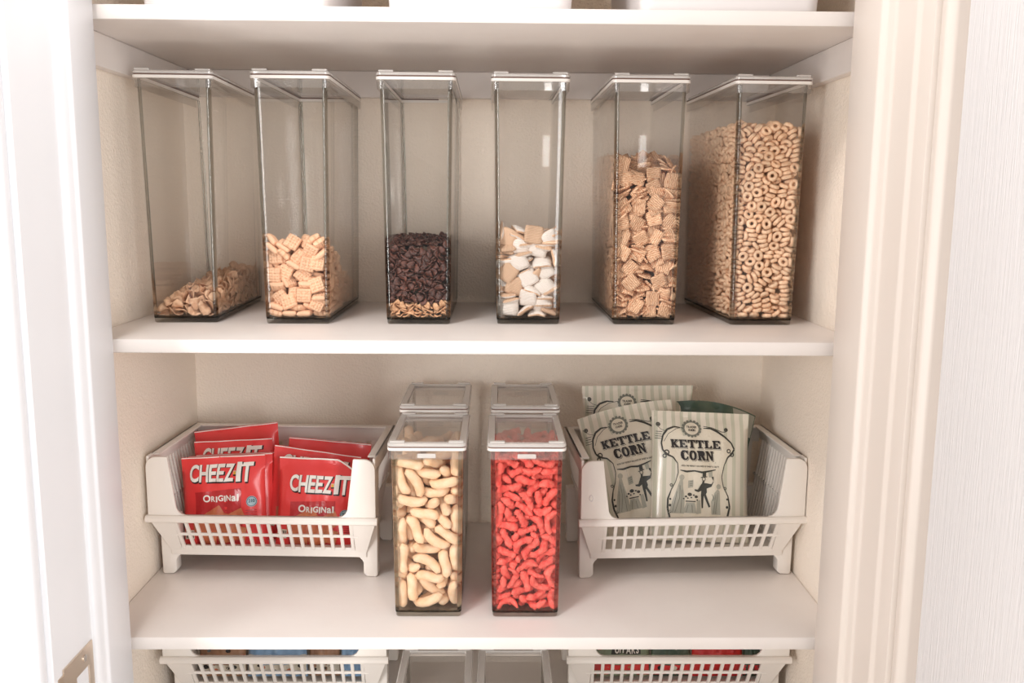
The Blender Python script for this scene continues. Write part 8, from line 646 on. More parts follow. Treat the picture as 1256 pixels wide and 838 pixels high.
# ------------------------------------------------------------------ the food pieces
def print_mat(name, col, rough=.35):
    return mat(name, col, rough, spec=.5)
def textured_square(name, col, col2, kind, rough=.6, rand=.08):
    """squares with a print in their own u,v: a raised waffle grid, woven strands or dusty cinnamon swirls"""
    m = mat(name, col, rough, rand=0, spec=.25); nt = m.node_tree; N = nt.nodes; L = nt.links; b = N['Principled BSDF']
    uv = N.new('ShaderNodeUVMap'); uv.uv_map = 'UVMap'
    def wave(direction, scale, dist=0, typ='BANDS'):
        w = N.new('ShaderNodeTexWave'); w.wave_type = typ; w.bands_direction = direction if typ == 'BANDS' else 'X'
        w.inputs['Scale'].default_value = scale; w.inputs['Distortion'].default_value = dist; w.inputs['Detail'].default_value = 2; w.inputs['Detail Scale'].default_value = 2
        L.new(uv.outputs[0], w.inputs['Vector']); return w
    if kind == 'waffle':
        a, c = wave('X', .4, 3), wave('Y', .4, 3); op = N.new('ShaderNodeMath'); op.operation = 'MAXIMUM'; L.new(a.outputs['Fac'], op.inputs[0]); L.new(c.outputs['Fac'], op.inputs[1]); h = op.outputs[0]; st, ds = .15, .0003
    elif kind == 'woven':
        a = wave('Y', 2.2, 2.5); h = a.outputs['Fac']; st, ds = .8, .0010
    else:
        a = wave('X', 1.1, 5.5); h = a.outputs['Fac']; st, ds = .8, .0009
    nz = N.new('ShaderNodeTexNoise'); nz.inputs['Scale'].default_value = 3.5; nz.inputs['Detail'].default_value = 6; nz.inputs['Roughness'].default_value = .75; L.new(uv.outputs[0], nz.inputs['Vector'])
    mx = N.new('ShaderNodeMath'); mx.operation = 'MULTIPLY_ADD'; mx.inputs[1].default_value = .55 if kind != 'waffle' else .75; L.new(h, mx.inputs[0])
    sc = N.new('ShaderNodeMath'); sc.operation = 'MULTIPLY'; sc.inputs[1].default_value = .45; L.new(nz.outputs['Fac'], sc.inputs[0]); L.new(sc.outputs[0], mx.inputs[2])
    rp = N.new('ShaderNodeValToRGB'); rp.color_ramp.elements[0].position = .18; rp.color_ramp.elements[1].position = .62
    rp.color_ramp.elements[0].color = lin(col2); rp.color_ramp.elements[1].color = lin(col); L.new(mx.outputs[0], rp.inputs[0])
    oi = N.new('ShaderNodeObjectInfo'); hs = N.new('ShaderNodeHueSaturation'); mr = N.new('ShaderNodeMapRange'); mr.inputs['To Min'].default_value = 1-rand; mr.inputs['To Max'].default_value = 1+rand
    L.new(oi.outputs['Random'], mr.inputs['Value']); L.new(mr.outputs[0], hs.inputs['Value']); L.new(rp.outputs[0], hs.inputs['Color']); L.new(hs.outputs[0], b.inputs['Base Color'])
    bp = N.new('ShaderNodeBump'); bp.inputs['Strength'].default_value = st; bp.inputs['Distance'].default_value = ds; L.new(h, bp.inputs['Height']); L.new(bp.outputs[0], b.inputs['Normal'])
    return m
FOOD = dict(
    flake=mat('bran_flake', (236, 196, 162), .6, var=(200, 150, 116), vscale=160, bump=.6, bscale=700, rand=.12, spec=.3),
    waffle=textured_square('waffle_cereal', (234, 190, 156), (214, 164, 128), 'waffle'),
    dark=mat('chocolate_flake', (100, 56, 42), .38, var=(58, 32, 26), vscale=200, bump=.5, bscale=700, rand=.3, spec=.5),
    tan=mat('tan_flake', (226, 180, 140), .6, var=(196, 146, 108), vscale=200, bump=.5, bscale=700, rand=.15, spec=.3),
    frosted=textured_square('wheat_square', (238, 204, 174), (204, 160, 126), 'woven'),
    icing=textured_square('sugar_icing', (252, 246, 240), (236, 216, 198), 'woven', .5, .04),
    cinnamon=textured_square('cinnamon_cereal', (246, 206, 170), (200, 140, 102), 'swirl', .6, .14),
    ring=mat('oat_ring', (248, 216, 184), .6, var=(232, 188, 152), vscale=220, bump=.5, bscale=900, rand=.10, spec=.25),
    puff=mat('corn_puff', (240, 210, 178), .65, var=(234, 194, 154), vscale=110, bump=.35, bscale=500, rand=.04, spec=.2, sss=.15),
    curl=mat('red_curl', (250, 120, 106), .6, var=(238, 84, 76), vscale=150, bump=.9, bscale=420, rand=.12, spec=.25, sss=.05),
)
KINDS = piece_kinds()
for k, ms in KINDS.items():
    for me in ms:
        uv = me.uv_layers.new(name='UVMap'); s = max(v.co.length for v in me.vertices)
        for lp in me.loops: co = me.vertices[lp.vertex_index].co; uv.data[lp.index].uv = (co.x/s*1.5+.5, co.y/s*1.5+.5)
        me.materials.append(FOOD[k])
for i, me in enumerate(KINDS['frosted']):
    me.materials.append(FOOD['icing'])
    if i < 3:
        for j in range(128): me.polygons[j].material_index = 1 if j % 2 == 0 else 0
KINDS['tan'] = []
for me in KINDS['dark']:
    c = me.copy(); c.name = 'tan_flake'; c.materials[0] = FOOD['tan']; KINDS['tan'].append(c)
def join(name, items):
    """one mesh from many (mesh, matrix) pairs"""
    cache = {}; V = []; F = []; U = []; MI = []; off = 0
    for me, mx in items:
        if me.name not in cache:
            n = len(me.vertices); co = np.empty(n*3); me.vertices.foreach_get('co', co); u = np.empty(len(me.loops)*2); me.uv_layers[0].data.foreach_get('uv', u)
            mi = np.empty(len(me.polygons), int); me.polygons.foreach_get('material_index', mi); cache[me.name] = (co.reshape(-1, 3), [tuple(p.vertices) for p in me.polygons], u, mi)
        co, fs, u, mi = cache[me.name]; m = np.array(mx); V.append(co @ m[:3, :3].T+m[:3, 3]); F += [tuple(i+off for i in f) for f in fs]; U.append(u); MI.append(mi); off += len(co)
    me = bpy.data.meshes.new(name); me.from_pydata(np.concatenate(V).tolist(), [], F)
    me.uv_layers.new(name='UVMap').data.foreach_set('uv', np.concatenate(U)); me.polygons.foreach_set('material_index', np.concatenate(MI)); me.polygons.foreach_set('use_smooth', [True]*len(me.polygons))
    for m in items[0][0].materials: me.materials.append(m)
    return me
def unpack(nums):
    """six whole numbers a piece: shape*1000 + x + 100, y, z in half millimetres, then x, y, z of its turn in sixtieths"""
    b = np.array(nums, float).reshape(-1, 6); var = (b[:, 0]//1000).astype(int); b[:, 0] = b[:, 0] % 1000-100; q = b[:, 3:]/60
    w = np.sqrt(np.maximum(0, 1-(q**2).sum(1))); return var, b[:, :3]*.0005, np.concatenate([w[:, None], q], 1)
def fill(key, spec, w, d, tap, side=0):
    """put the settled pieces of one container in place; spec lists (mesh kind, object name, label, category, group, test on height)"""
    var, pos, quat = unpack(SETTLED[key]); base = tall[key].matrix_basis @ Matrix.Translation((0, 0, BASE+.0006))
    for mk, oname, label, cat, group, test in spec:
        idx = [i for i in range(len(var)) if test(pos[i, 2])]
        def depth(i):
            x, y, z = pos[i]; f = y+d/2+tap*z; r = [f]
            if side: r.append((side*-x+w/2+tap*z)*1.35+.004)
            return min(r)
        idx.sort(key=depth); items = []
        for n, i in enumerate(idx):
            me = KINDS[mk][var[i] % len(KINDS[mk])]
            mx = base @ Matrix.Translation(pos[i]) @ Quaternion(quat[i]).to_matrix().to_4x4()
            if n < 300:
                o = bpy.data.objects.new(oname, me); COL.objects.link(o); o.matrix_world = mx; o['label'] = label; o['category'] = cat; o['group'] = group
            else: items.append((me, mx))
        if items:
            o = link(oname+'_mass', join(oname+'_mass', items)); tag(o, 'mass of '+group+' behind the front layer', cat, None, 'stuff')
al = lambda z: True
fill('c1', [('flake', 'bran_flake', 'toasted bran flake in the low heap in the leftmost tall container', 'flake', 'bran flakes in the leftmost container', al)], .084, .276, TAP, 1)
fill('c2', [('waffle', 'waffle_square', 'crisscross waffle square of cereal in the second tall container from the left', 'cereal square', 'waffle squares in the second container', al)], .084, .276, TAP, 1)
fill('c3', [('dark', 'chocolate_flake', 'small dark brown flake above the tan layer in the third tall container', 'flake', 'dark flakes in the third container', lambda z: z > .021),
            ('tan', 'tan_flake', 'small tan flake in the thin bottom layer under the dark flakes', 'flake', 'tan flakes in the third container', lambda z: z <= .021)], .084, .276, TAP)
fill('c4', [('frosted', 'frosted_square', 'frosted woven wheat square in the fourth tall container from the left', 'cereal square', 'frosted squares in the fourth container', al)], .084, .276, TAP)
fill('c5', [('cinnamon', 'cinnamon_square', 'thin toasted cinnamon square in the fifth tall container from the left', 'cereal square', 'cinnamon squares in the fifth container', al)], .084, .276, TAP)
fill('c6', [('ring', 'oat_ring', 'toasted oat ring in the rightmost tall container', 'cereal ring', 'oat rings in the rightmost container', al)], .084, .276, TAP, -1)
fill('m1', [('puff', 'corn_puff', 'pale yellow corn puff in the container beside the cracker basket', 'puff', 'corn puffs in the snack container', al)], .086, .152, MTAP)
fill('m2', [('curl', 'crunchy_curl', 'bright red knobbly curl in the container beside the popcorn basket', 'curl', 'red curls in the snack container', al)], .086, .152, MTAP)
# ------------------------------------------------------------------ stacking baskets
BW, BDP, BH, LIP = .336, .205, .193, .102
def make_basket(label, loc, yaw):
    t = thing('stacking_basket', label, 'basket', loc, (0, 0, R(yaw)), 'white slatted stacking baskets'); P = M['plastic']
    hx, fy, by = BW/2, -BDP/2, BDP/2
    # front frame: a U with rounded outer corners
    out = [(-hx, LIP-.008), (hx, LIP-.008)]
    for k in range(7): a = R(15*k); out.append((hx-.016+.016*math.cos(a), BH-.016+.016*math.sin(a)))
    out += [(hx-.032, BH)]
    inn = [(hx-.0335, BH-.012), (hx-.041, LIP+.020)]
    for k in range(1, 5): a = R(-22.5*k); inn.append((hx-.055+.014*math.cos(a), LIP+.020+.016*math.sin(a)-.001))
    poly = out+inn+[(-x, z) for x, z in inn[::-1]]+[(-x, z) for x, z in out[2:][::-1]]
    mb = MB(); mb.prism(poly, fy, fy+.005, ax='y'); mb.obj('front_frame', P, t, bevel=.0012, smooth=True)
    mb = MB(); mb.prism([(fy-.006, LIP-.006), (fy-.006, LIP-.001), (fy-.003, LIP+.003), (fy+.004, LIP+.003), (fy+.004, LIP-.008), (fy-.003, LIP-.008)], -hx-.003, hx+.003, ax='x'); mb.obj('front_lip', P, t, bevel=.001, smooth=True)
    # rim round the other three sides
    mb = MB()
    for s in (-1, 1):
        mb.box((s*(hx-.002), (fy+by)/2+.002, BH-.011), (.004, BDP-.004, .022)); mb.box((s*(hx-.007), (fy+by)/2+.010, BH-.0015), (.014, BDP-.020, .003))
        mb.box((s*(hx-.002), fy+.016, (LIP+BH)/2-.010), (.004, .030, BH-LIP-.014))
    mb.box((0, by-.002, BH-.014), (BW-.008, .004, .028)); mb.box((0, by-.007, BH-.0015), (BW-.028, .012, .003))
    mb.obj('rim', P, t, bevel=.001, smooth=True)
    # side webs joining the rim to the legs
    fz = .046; bx, bf, bb = hx-.026, -.070, by-.020
    mb = MB(); mb.box((0, (bf+bb)/2, .0395), (2*bx+.008, bb-bf, .005))
    mb.box((0, bf, .0395), (2*bx+.012, .006, .015)); mb.box((0, bb, .0395), (2*bx+.012, .005, .013))
    for s in (-1, 1): mb.box((s*bx, (bf+bb)/2, .0395), (.006, bb-bf, .013))
    mb.obj('bottom_tray', P, t, bevel=.001, smooth=True)
    leg = None
    for sx in (-1, 1):
        for sy in (-1, 1):
            y = -.060 if sy < 0 else by-.014; mb = MB()
            x0, x1 = hx-.0255, hx-.003
            fr = [(s_[0]*sx, s_[1]) for s_ in [(x0-.006, .094), (x0-.006, .030), (x0-.002, .026), (x0, .022), (x0, .005), (x0+.005, .0005), (x1-.004, 0), (x1-.001, .002), (x1, .094)]]
            mb.prism(fr, y-.010, y+.010, ax='y'); mb.obj('leg', P, t, bevel=.0022, smooth=True)
    # slanting side pieces at the ends of the front grid
    for s in (-1, 1):
        mb = MB()
        mb.add([(s*(hx-.001), fy+.003, LIP-.006), (s*(hx-.036), fy+.003, LIP-.006), (s*(bx-.010), bf, .034), (s*(bx+.004), bf, .034)]+[(s*(hx-.001), fy+.006, LIP-.006), (s*(hx-.036), fy+.006, LIP-.006), (s*(bx-.010), bf+.003, .034), (s*(bx+.004), bf+.003, .034)],
               [(0,1,2,3), (7,6,5,4), (0,4,5,1), (1,5,6,2), (2,6,7,3), (3,7,4,0)])
        mb.add([(s*(hx-.001), fy+.004, LIP-.004), (s*(hx-.001), bf+.006, LIP-.004), (s*(bx+.003), bf+.006, .034), (s*(bx+.003), bf, .034)]+[(s*(hx-.004), fy+.004, LIP-.004), (s*(hx-.004), bf+.006, LIP-.004), (s*bx, bf+.006, .034), (s*bx, bf, .034)],
               [(0,1,2,3), (7,6,5,4), (0,4,5,1), (1,5,6,2), (2,6,7,3), (3,7,4,0)])
        mb.obj('corner_web', P, t)
    pa = lambda u, z: Vector((u, fy+.004+(bf-fy-.004)*(LIP-.006-z)/(LIP-.006-.040), z))
    n = 18; xs = [(-1+2*i/(n-1)) for i in range(n)]; proto = None
    def bars(name, ends, w, d, side):
        for a, b in ends: mb = MB(); mb.bar(a, b, w, d, side); mb.obj(name, P, t)
    tw, bw_ = hx-.038, bx-.014
    bars('front_bar', [(pa(x*tw, LIP-.006), pa(x*bw_, .040)) for x in xs], .0048, .0032, Vector((1, 0, 0)))
    mb = MB(); zc = .070; k = (tw+bw_)/2+.010; mb.bar(pa(-k, zc), pa(k, zc), .0042, .0030, Vector((0, 0, 1))); mb.obj('cross_rail', P, t)
    ny = 14
    for s in (-1, 1):
        bars('side_slat', [(Vector((s*(hx-.003), fy+.040+(BDP-.060)*i/(ny-1), BH-.020)), Vector((s*bx, bf+.010+(bb-bf-.018)*i/(ny-1), .040))) for i in range(ny)], .0038, .003, Vector((0, 1, 0)))
        mb = MB(); mb.bar((s*(hx-.0125), fy+.030, .112), (s*(hx-.0125), by-.010, .112), .004, .003, Vector((0, 0, 1))); mb.obj('cross_rail', P, t)
    nb = 19
    bars('back_slat', [(Vector(((-1+2*i/(nb-1))*(hx-.020), by-.003, BH-.026)), Vector(((-1+2*i/(nb-1))*(bx-.006), bb, .040))) for i in range(nb)], .0085, .003, Vector((1, 0, 0)))
    return t
b0 = make_basket('white slatted basket holding the red cracker bags, left on the middle shelf', (-.311, .268, ZC+.0003), -2.0)
def basket_copy(label, loc, yaw):
    t = copy_tree(b0); t.location = loc; t.rotation_euler = (0, 0, R(yaw)); t['label'] = label; return t
b1 = basket_copy('white slatted basket holding the kettle corn bags, right on the middle shelf', (.3155, .266, ZC+.0003), 3.0)
b2 = basket_copy('white slatted basket with blue and brown bags, left on the lowest shelf', (-.3025, .268, ZD+.0003), 0)
b3 = basket_copy('white slatted basket with red and green bags, right on the lowest shelf', (.3075, .268, ZD+.0003), 0)
mb = MB(); mb.tube([(.0026*math.cos(a*R(30)), 0, .0048*math.sin(a*R(30))) for a in range(13)], .0006, 6, cap=False); o = mb.obj('embossed_mark', M['bin'], b1, smooth=True); o.location = (-BW/2+.015, -BDP/2-.0004, LIP+.035)
# ------------------------------------------------------------------ bags: pillow of printed film with everything printed on it laid on its surface
glyph_cache = {}
def glyph(ch):
    """one character as triangles in a unit box, plus its width over its height"""
    if ch not in glyph_cache:
        cu = bpy.data.curves.new('g', 'FONT'); cu.body = ch; cu.resolution_u = 4; cu.offset = .03; ob = bpy.data.objects.new('g', cu); COL.objects.link(ob)
        me = bpy.data.meshes.new_from_object(ob.evaluated_get(bpy.context.evaluated_depsgraph_get())); bpy.data.objects.remove(ob); bpy.data.curves.remove(cu)
        bm = bmesh.new(); bm.from_mesh(me); bmesh.ops.triangulate(bm, faces=bm.faces[:]); vs = [(v.co.x, v.co.y) for v in bm.verts]; bm.verts.index_update(); ts = [tuple(v.index for v in f.verts) for f in bm.faces]; bm.free(); bpy.data.meshes.remove(me)
        x0, x1 = min(p[0] for p in vs), max(p[0] for p in vs); y0, y1 = min(p[1] for p in vs), max(p[1] for p in vs)
        glyph_cache[ch] = ([((x-x0)/(x1-x0), (y-y0)/(y1-y0)) for x, y in vs], ts, (x1-x0)/(y1-y0))
    return glyph_cache[ch]
SLAB = {  # fat slab letters of old show bills, as outlines in a unit box
 'K': [[(0,0),(.42,0),(.42,.14),(.34,.14),(.34,.36),(.56,.14),(.52,.14),(.52,0),(1,0),(1,.14),(.92,.14),(.58,.56),(.86,.86),(.96,.86),(.96,1),(.54,1),(.54,.86),(.6,.86),(.34,.58),(.34,.86),(.42,.86),(.42,1),(0,1),(0,.86),(.08,.86),(.08,.14),(0,.14)]],
 'E': [[(0,0),(.95,0),(.95,.34),(.82,.34),(.7,.14),(.4,.14),(.4,.44),(.56,.44),(.56,.34),(.66,.34),(.66,.68),(.56,.68),(.56,.58),(.4,.58),(.4,.86),(.7,.86),(.82,.68),(.95,.68),(.95,1),(0,1),(0,.86),(.1,.86),(.1,.14),(0,.14)]],
 'T': [[(.2,0),(.8,0),(.8,.14),(.66,.14),(.66,.86),(.8,.86),(.88,.66),(1,.66),(1,1),(0,1),(0,.66),(.12,.66),(.2,.86),(.34,.86),(.34,.14),(.2,.14)]],
 'L': [[(0,0),(.95,0),(.95,.38),(.82,.38),(.7,.14),(.42,.14),(.42,.86),(.54,.86),(.54,1),(0,1),(0,.86),(.1,.86),(.1,.14),(0,.14)]],
 'C': [[(.3,0),(.7,0),(.9,.14),(.94,.36),(.8,.36),(.7,.16),(.52,.14),(.4,.26),(.4,.74),(.52,.86),(.7,.84),(.8,.64),(.94,.64),(.94,1),(.84,1),(.78,.92),(.66,1),(.3,1),(.08,.8),(.02,.5),(.08,.2)]],
 'O': [[(.28,0),(.72,0),(.92,.2),(.98,.5),(.92,.8),(.72,1),(.28,1),(.08,.8),(.02,.5),(.3,.5),(.38,.78),(.5,.86),(.62,.78),(.68,.5),(.62,.22),(.5,.14),(.38,.22),(.3,.5),(.02,.5),(.08,.2)]],
 'R': [[(0,0),(.46,0),(.46,.14),(.38,.14),(.38,.42),(.46,.42),(.6,.1),(.68,0),(1,0),(1,.14),(.92,.16),(.78,.46),(.92,.58),(.92,.84),(.76,1),(0,1),(0,.86),(.1,.86),(.1,.14),(0,.14)]],
 'N': [[(0,0),(.36,0),(.36,.14),(.26,.14),(.26,.7),(.72,0),(.92,0),(.92,.86),(1,.86),(1,1),(.64,1),(.64,.86),(.74,.86),(.74,.4),(.34,1),(0,1),(0,.86),(.1,.86),(.1,.14),(0,.14)]],
}
class Art:
    """flat print as triangles in bag space (x across from the middle, z up from the bottom), one list per colour"""
    def __init__(s): s.t = []
    def poly(s, pts):
        tri = tessellate_polygon([[Vector((p[0], p[1], 0)) for p in pts]]); s.t += [tuple(pts[i] for i in t) for t in tri]; return s
    def char(s, ch, x, z, w, h, sl=0, slab=False, rot=0, o=(0, 0)):
        c, n = math.cos(rot), math.sin(rot)
        def T(u, v): a, b = x+u*w+sl*v*h, z+v*h; a -= o[0]; b -= o[1]; return (o[0]+a*c-b*n, o[1]+a*n+b*c)
        if slab:
            for pl in SLAB[ch]: s.poly([T(*p) for p in pl])
        else:
            vs, ts, asp = glyph(ch); q = [T(*p) for p in vs]; s.t += [(q[a], q[b], q[d]) for a, b, d in ts]
        return s
    def text(s, st, x0, x1, z, h, gap=.12, **k):
        """a line of text fitted between x0 and x1"""
        ws = [(.45 if ch == ' ' else (glyph(ch)[2] if ch not in 'I1.-' else max(glyph(ch)[2], .22))) for ch in st]; tot = sum(ws)+gap*(len(st)-1); f = (x1-x0)/tot; x = x0
        for ch, w in zip(st, ws):
            if ch != ' ': s.char(ch, x, z, w*f, h, **k)
            x += (w+gap)*f
        return s
    def disc(s, x, z, r, n=14, rz=None):
        return s.poly([(x+r*math.cos(2*math.pi*k/n), z+(rz or r)*math.sin(2*math.pi*k/n)) for k in range(n)])
    def stroke(s, pts, w):
        n = len(pts)
        for i in range(n-1):
            (ax, az), (bx, bz) = pts[i], pts[i+1]; L_ = math.hypot(bx-ax, bz-az) or 1e-9; nx, nz = -(bz-az)/L_, (bx-ax)/L_
            wa = w[i] if isinstance(w, list) else w; wb = w[i+1] if isinstance(w, list) else w
            s.t += [((ax-nx*wa/2, az-nz*wa/2), (bx-nx*wb/2, bz-nz*wb/2), (bx+nx*wb/2, bz+nz*wb/2)), ((ax-nx*wa/2, az-nz*wa/2), (bx+nx*wb/2, bz+nz*wb/2), (ax+nx*wa/2, az+nz*wa/2))]
        return s
    def ring(s, x, z, r0, r1, n=20, rz=1):
        for k in range(n):
            a, b = 2*math.pi*k/n, 2*math.pi*(k+1)/n; P = lambda r, t: (x+r*math.cos(t), z+r*math.sin(t)*rz)
            s.t += [(P(r0, a), P(r1, a), P(r1, b)), (P(r0, a), P(r1, b), P(r0, b))]
        return s
def arc(x, z, r, a0, a1, n=10): return [(x+r*math.cos(R(a0+(a1-a0)*k/n)), z+r*math.sin(R(a0+(a1-a0)*k/n))) for k in range(n+1)]
class Bag:
    def __init__(s, name, label, cat, group, tl, tr, bot, h, T, m, seed=0, arch=0, fold=0, seal=.085, wr=.0012, bend=0):
        tl, tr, bot = Vector(tl), Vector(tr), Vector(bot); s.w = (tr-tl).length; s.h = h; s.T = T; s.arch = arch; s.fold = fold; s.seal = seal; s.wr = wr; s.bend = bend
        top = (tl+tr)/2; x = (tr-tl).normalized(); z = (top-bot); z = (z-x*z.dot(x)).normalized(); y = z.cross(x)
        mx = Matrix((x, y, z)).transposed().to_4x4(); mx.translation = top-z*h
        rd = random.Random(seed); s.ph = [rd.uniform(0, 6.28) for _ in range(8)]
        s.o = bpy.data.objects.new(name, s.film(m, name)); COL.objects.link(s.o); s.o.matrix_world = mx; tag(s.o, label, cat, group)
    def S(s, x, z, side=-1, off=0):
        u, v = max(-1, min(1, x/(s.w/2))), max(0, min(1, z/s.h))
        if s.fold and u > .45: z = min(z, s.h*(1-s.fold*(u-.45)/.55))
        e = max(0, min(1, (1-v)/s.seal-1)) if v > 1-2*s.seal else 1
        e = min(1, (1-v-s.seal*.9)/.22) if v > 1-s.seal*.9-.22 else 1
        e = max(0, e); b = min(1, max(0, (v-.035)/.16))
        pr = (max(0, 1-abs(u)**2.6))**.62*math.sin(e*math.pi/2)**.8*math.sin(b*math.pi/2)**.8
        p = s.ph; edge = 1-abs(u)**4
        wv = s.wr*(math.sin(9*u+14*v+p[0])+.8*math.sin(17*u-9*v+p[1])+.7*math.sin(5*u+23*v+p[2]))*(.35+.65*pr)
        sl = .0016*math.sin(7*u+p[3])*(1-e)+s.bend*(max(0, v-.7)/.3)**2
        xx = u*s.w/2*(1-.035*math.sin(min(1, max(0, v))*math.pi))
        return Vector((xx, side*(s.T*pr)+wv*edge*(1 if side < 0 else -.6)+sl+side*(.0004+off), z+s.arch*(1-u*u)*v*v))
    def film(s, m, name):
        nu, nv = 18, 24; mb = MB(); L_ = []
        for j in range(nv+1):
            v = j/nv; row = [s.S((2*i/nu-1)*s.w/2, v*s.h, -1) for i in range(nu+1)]+[s.S((1-2*i/nu)*s.w/2, v*s.h, 1) for i in range(nu+1)]; L_.append(row)
        mb.loops(L_, caps=(True, True)); me = mb.mesh(name, m, smooth=True, angle=70)
        uv = me.uv_layers.new(name='UVMap')
        for lp in me.loops: c = me.vertices[lp.vertex_index].co; uv.data[lp.index].uv = (c.x, c.z)
        return me
    def put(s, name, art, m, level=1, label=None, mx=.007):
        """lay a print on the front of the bag"""
        V, F, st = [], [], list(art.t)
        while st:
            a, b, c = st.pop(); es = sorted([(math.dist(a, b), a, b, c), (math.dist(b, c), b, c, a), (math.dist(c, a), c, a, b)], key=lambda e: -e[0])[0]
            if es[0] > mx: md = ((es[1][0]+es[2][0])/2, (es[1][1]+es[2][1])/2); st += [(es[1], md, es[3]), (md, es[2], es[3])]; continue
            if (b[0]-a[0])*(c[1]-a[1])-(b[1]-a[1])*(c[0]-a[0]) < 0: b, c = c, b
            k = len(V); V += [s.S(p[0], p[1], -1, .00035*level) for p in (a, b, c)]; F.append((k, k+1, k+2))
        mb = MB(); mb.add(V, F); o = mb.obj(name, m, s.o, fix=False)
        if label: o['label'] = label
        return o
INK = dict(red=mat('red_film', (240, 74, 72), .30, var=(234, 64, 64), vscale=18, bump=.2, bscale=55, coat=.15), dkred=mat('dark_red_print', (196, 46, 50), .3, coat=.3), white=print_mat('white_print', (246, 240, 232)),
    black=print_mat('black_print', (36, 30, 30)), cracker=mat('cracker_print', (214, 136, 92), .4, var=(204, 104, 76), vscale=90), gold=print_mat('golden_print', (232, 168, 60)), badge=print_mat('badge_print', (170, 196, 205)), navy=print_mat('navy_print', (52, 84, 100)),
    cream=print_mat('cream_print', (226, 217, 198), .3), grey=print_mat('grey_print', (120, 122, 112)), lightgrey=print_mat('light_grey_print', (176, 174, 160)), ink=print_mat('engraving_print', (62, 62, 56)))
def striped(name, a, b, width):
    m = mat(name, a, .3, coat=.4, bump=.2, bscale=55); nt = m.node_tree; N = nt.nodes; L = nt.links
    uv = N.new('ShaderNodeUVMap'); uv.uv_map = 'UVMap'; sx = N.new('ShaderNodeSeparateXYZ'); L.new(uv.outputs[0], sx.inputs[0])
    ml = N.new('ShaderNodeMath'); ml.operation = 'MULTIPLY'; ml.inputs[1].default_value = 1/width; L.new(sx.outputs[0], ml.inputs[0])
    fr = N.new('ShaderNodeMath'); fr.operation = 'FRACT'; L.new(ml.outputs[0], fr.inputs[0]); gt = N.new('ShaderNodeMath'); gt.operation = 'GREATER_THAN'; gt.inputs[1].default_value = .58; L.new(fr.outputs[0], gt.inputs[0])
    mx = N.new('ShaderNodeMix'); mx.data_type = 'RGBA'; mx.inputs[6].default_value = lin(a); mx.inputs[7].default_value = lin(b); L.new(gt.outputs[0], mx.inputs[0]); L.new(mx.outputs[2], N['Principled BSDF'].inputs['Base Color']); return m
INK['stripes'] = striped('striped_film', (226, 218, 202), (200, 198, 178), .0135)
CHEEZ = [('C', 0, 0, .145), ('H', .155, -.02, .145), ('E', .312, -.02, .115), ('E', .436, -.02, .115), ('Z', .556, -.03, .150), ('-', .700, .36, .055), ('I', .745, -.06, .075), ('T', .815, -.10, .185)]
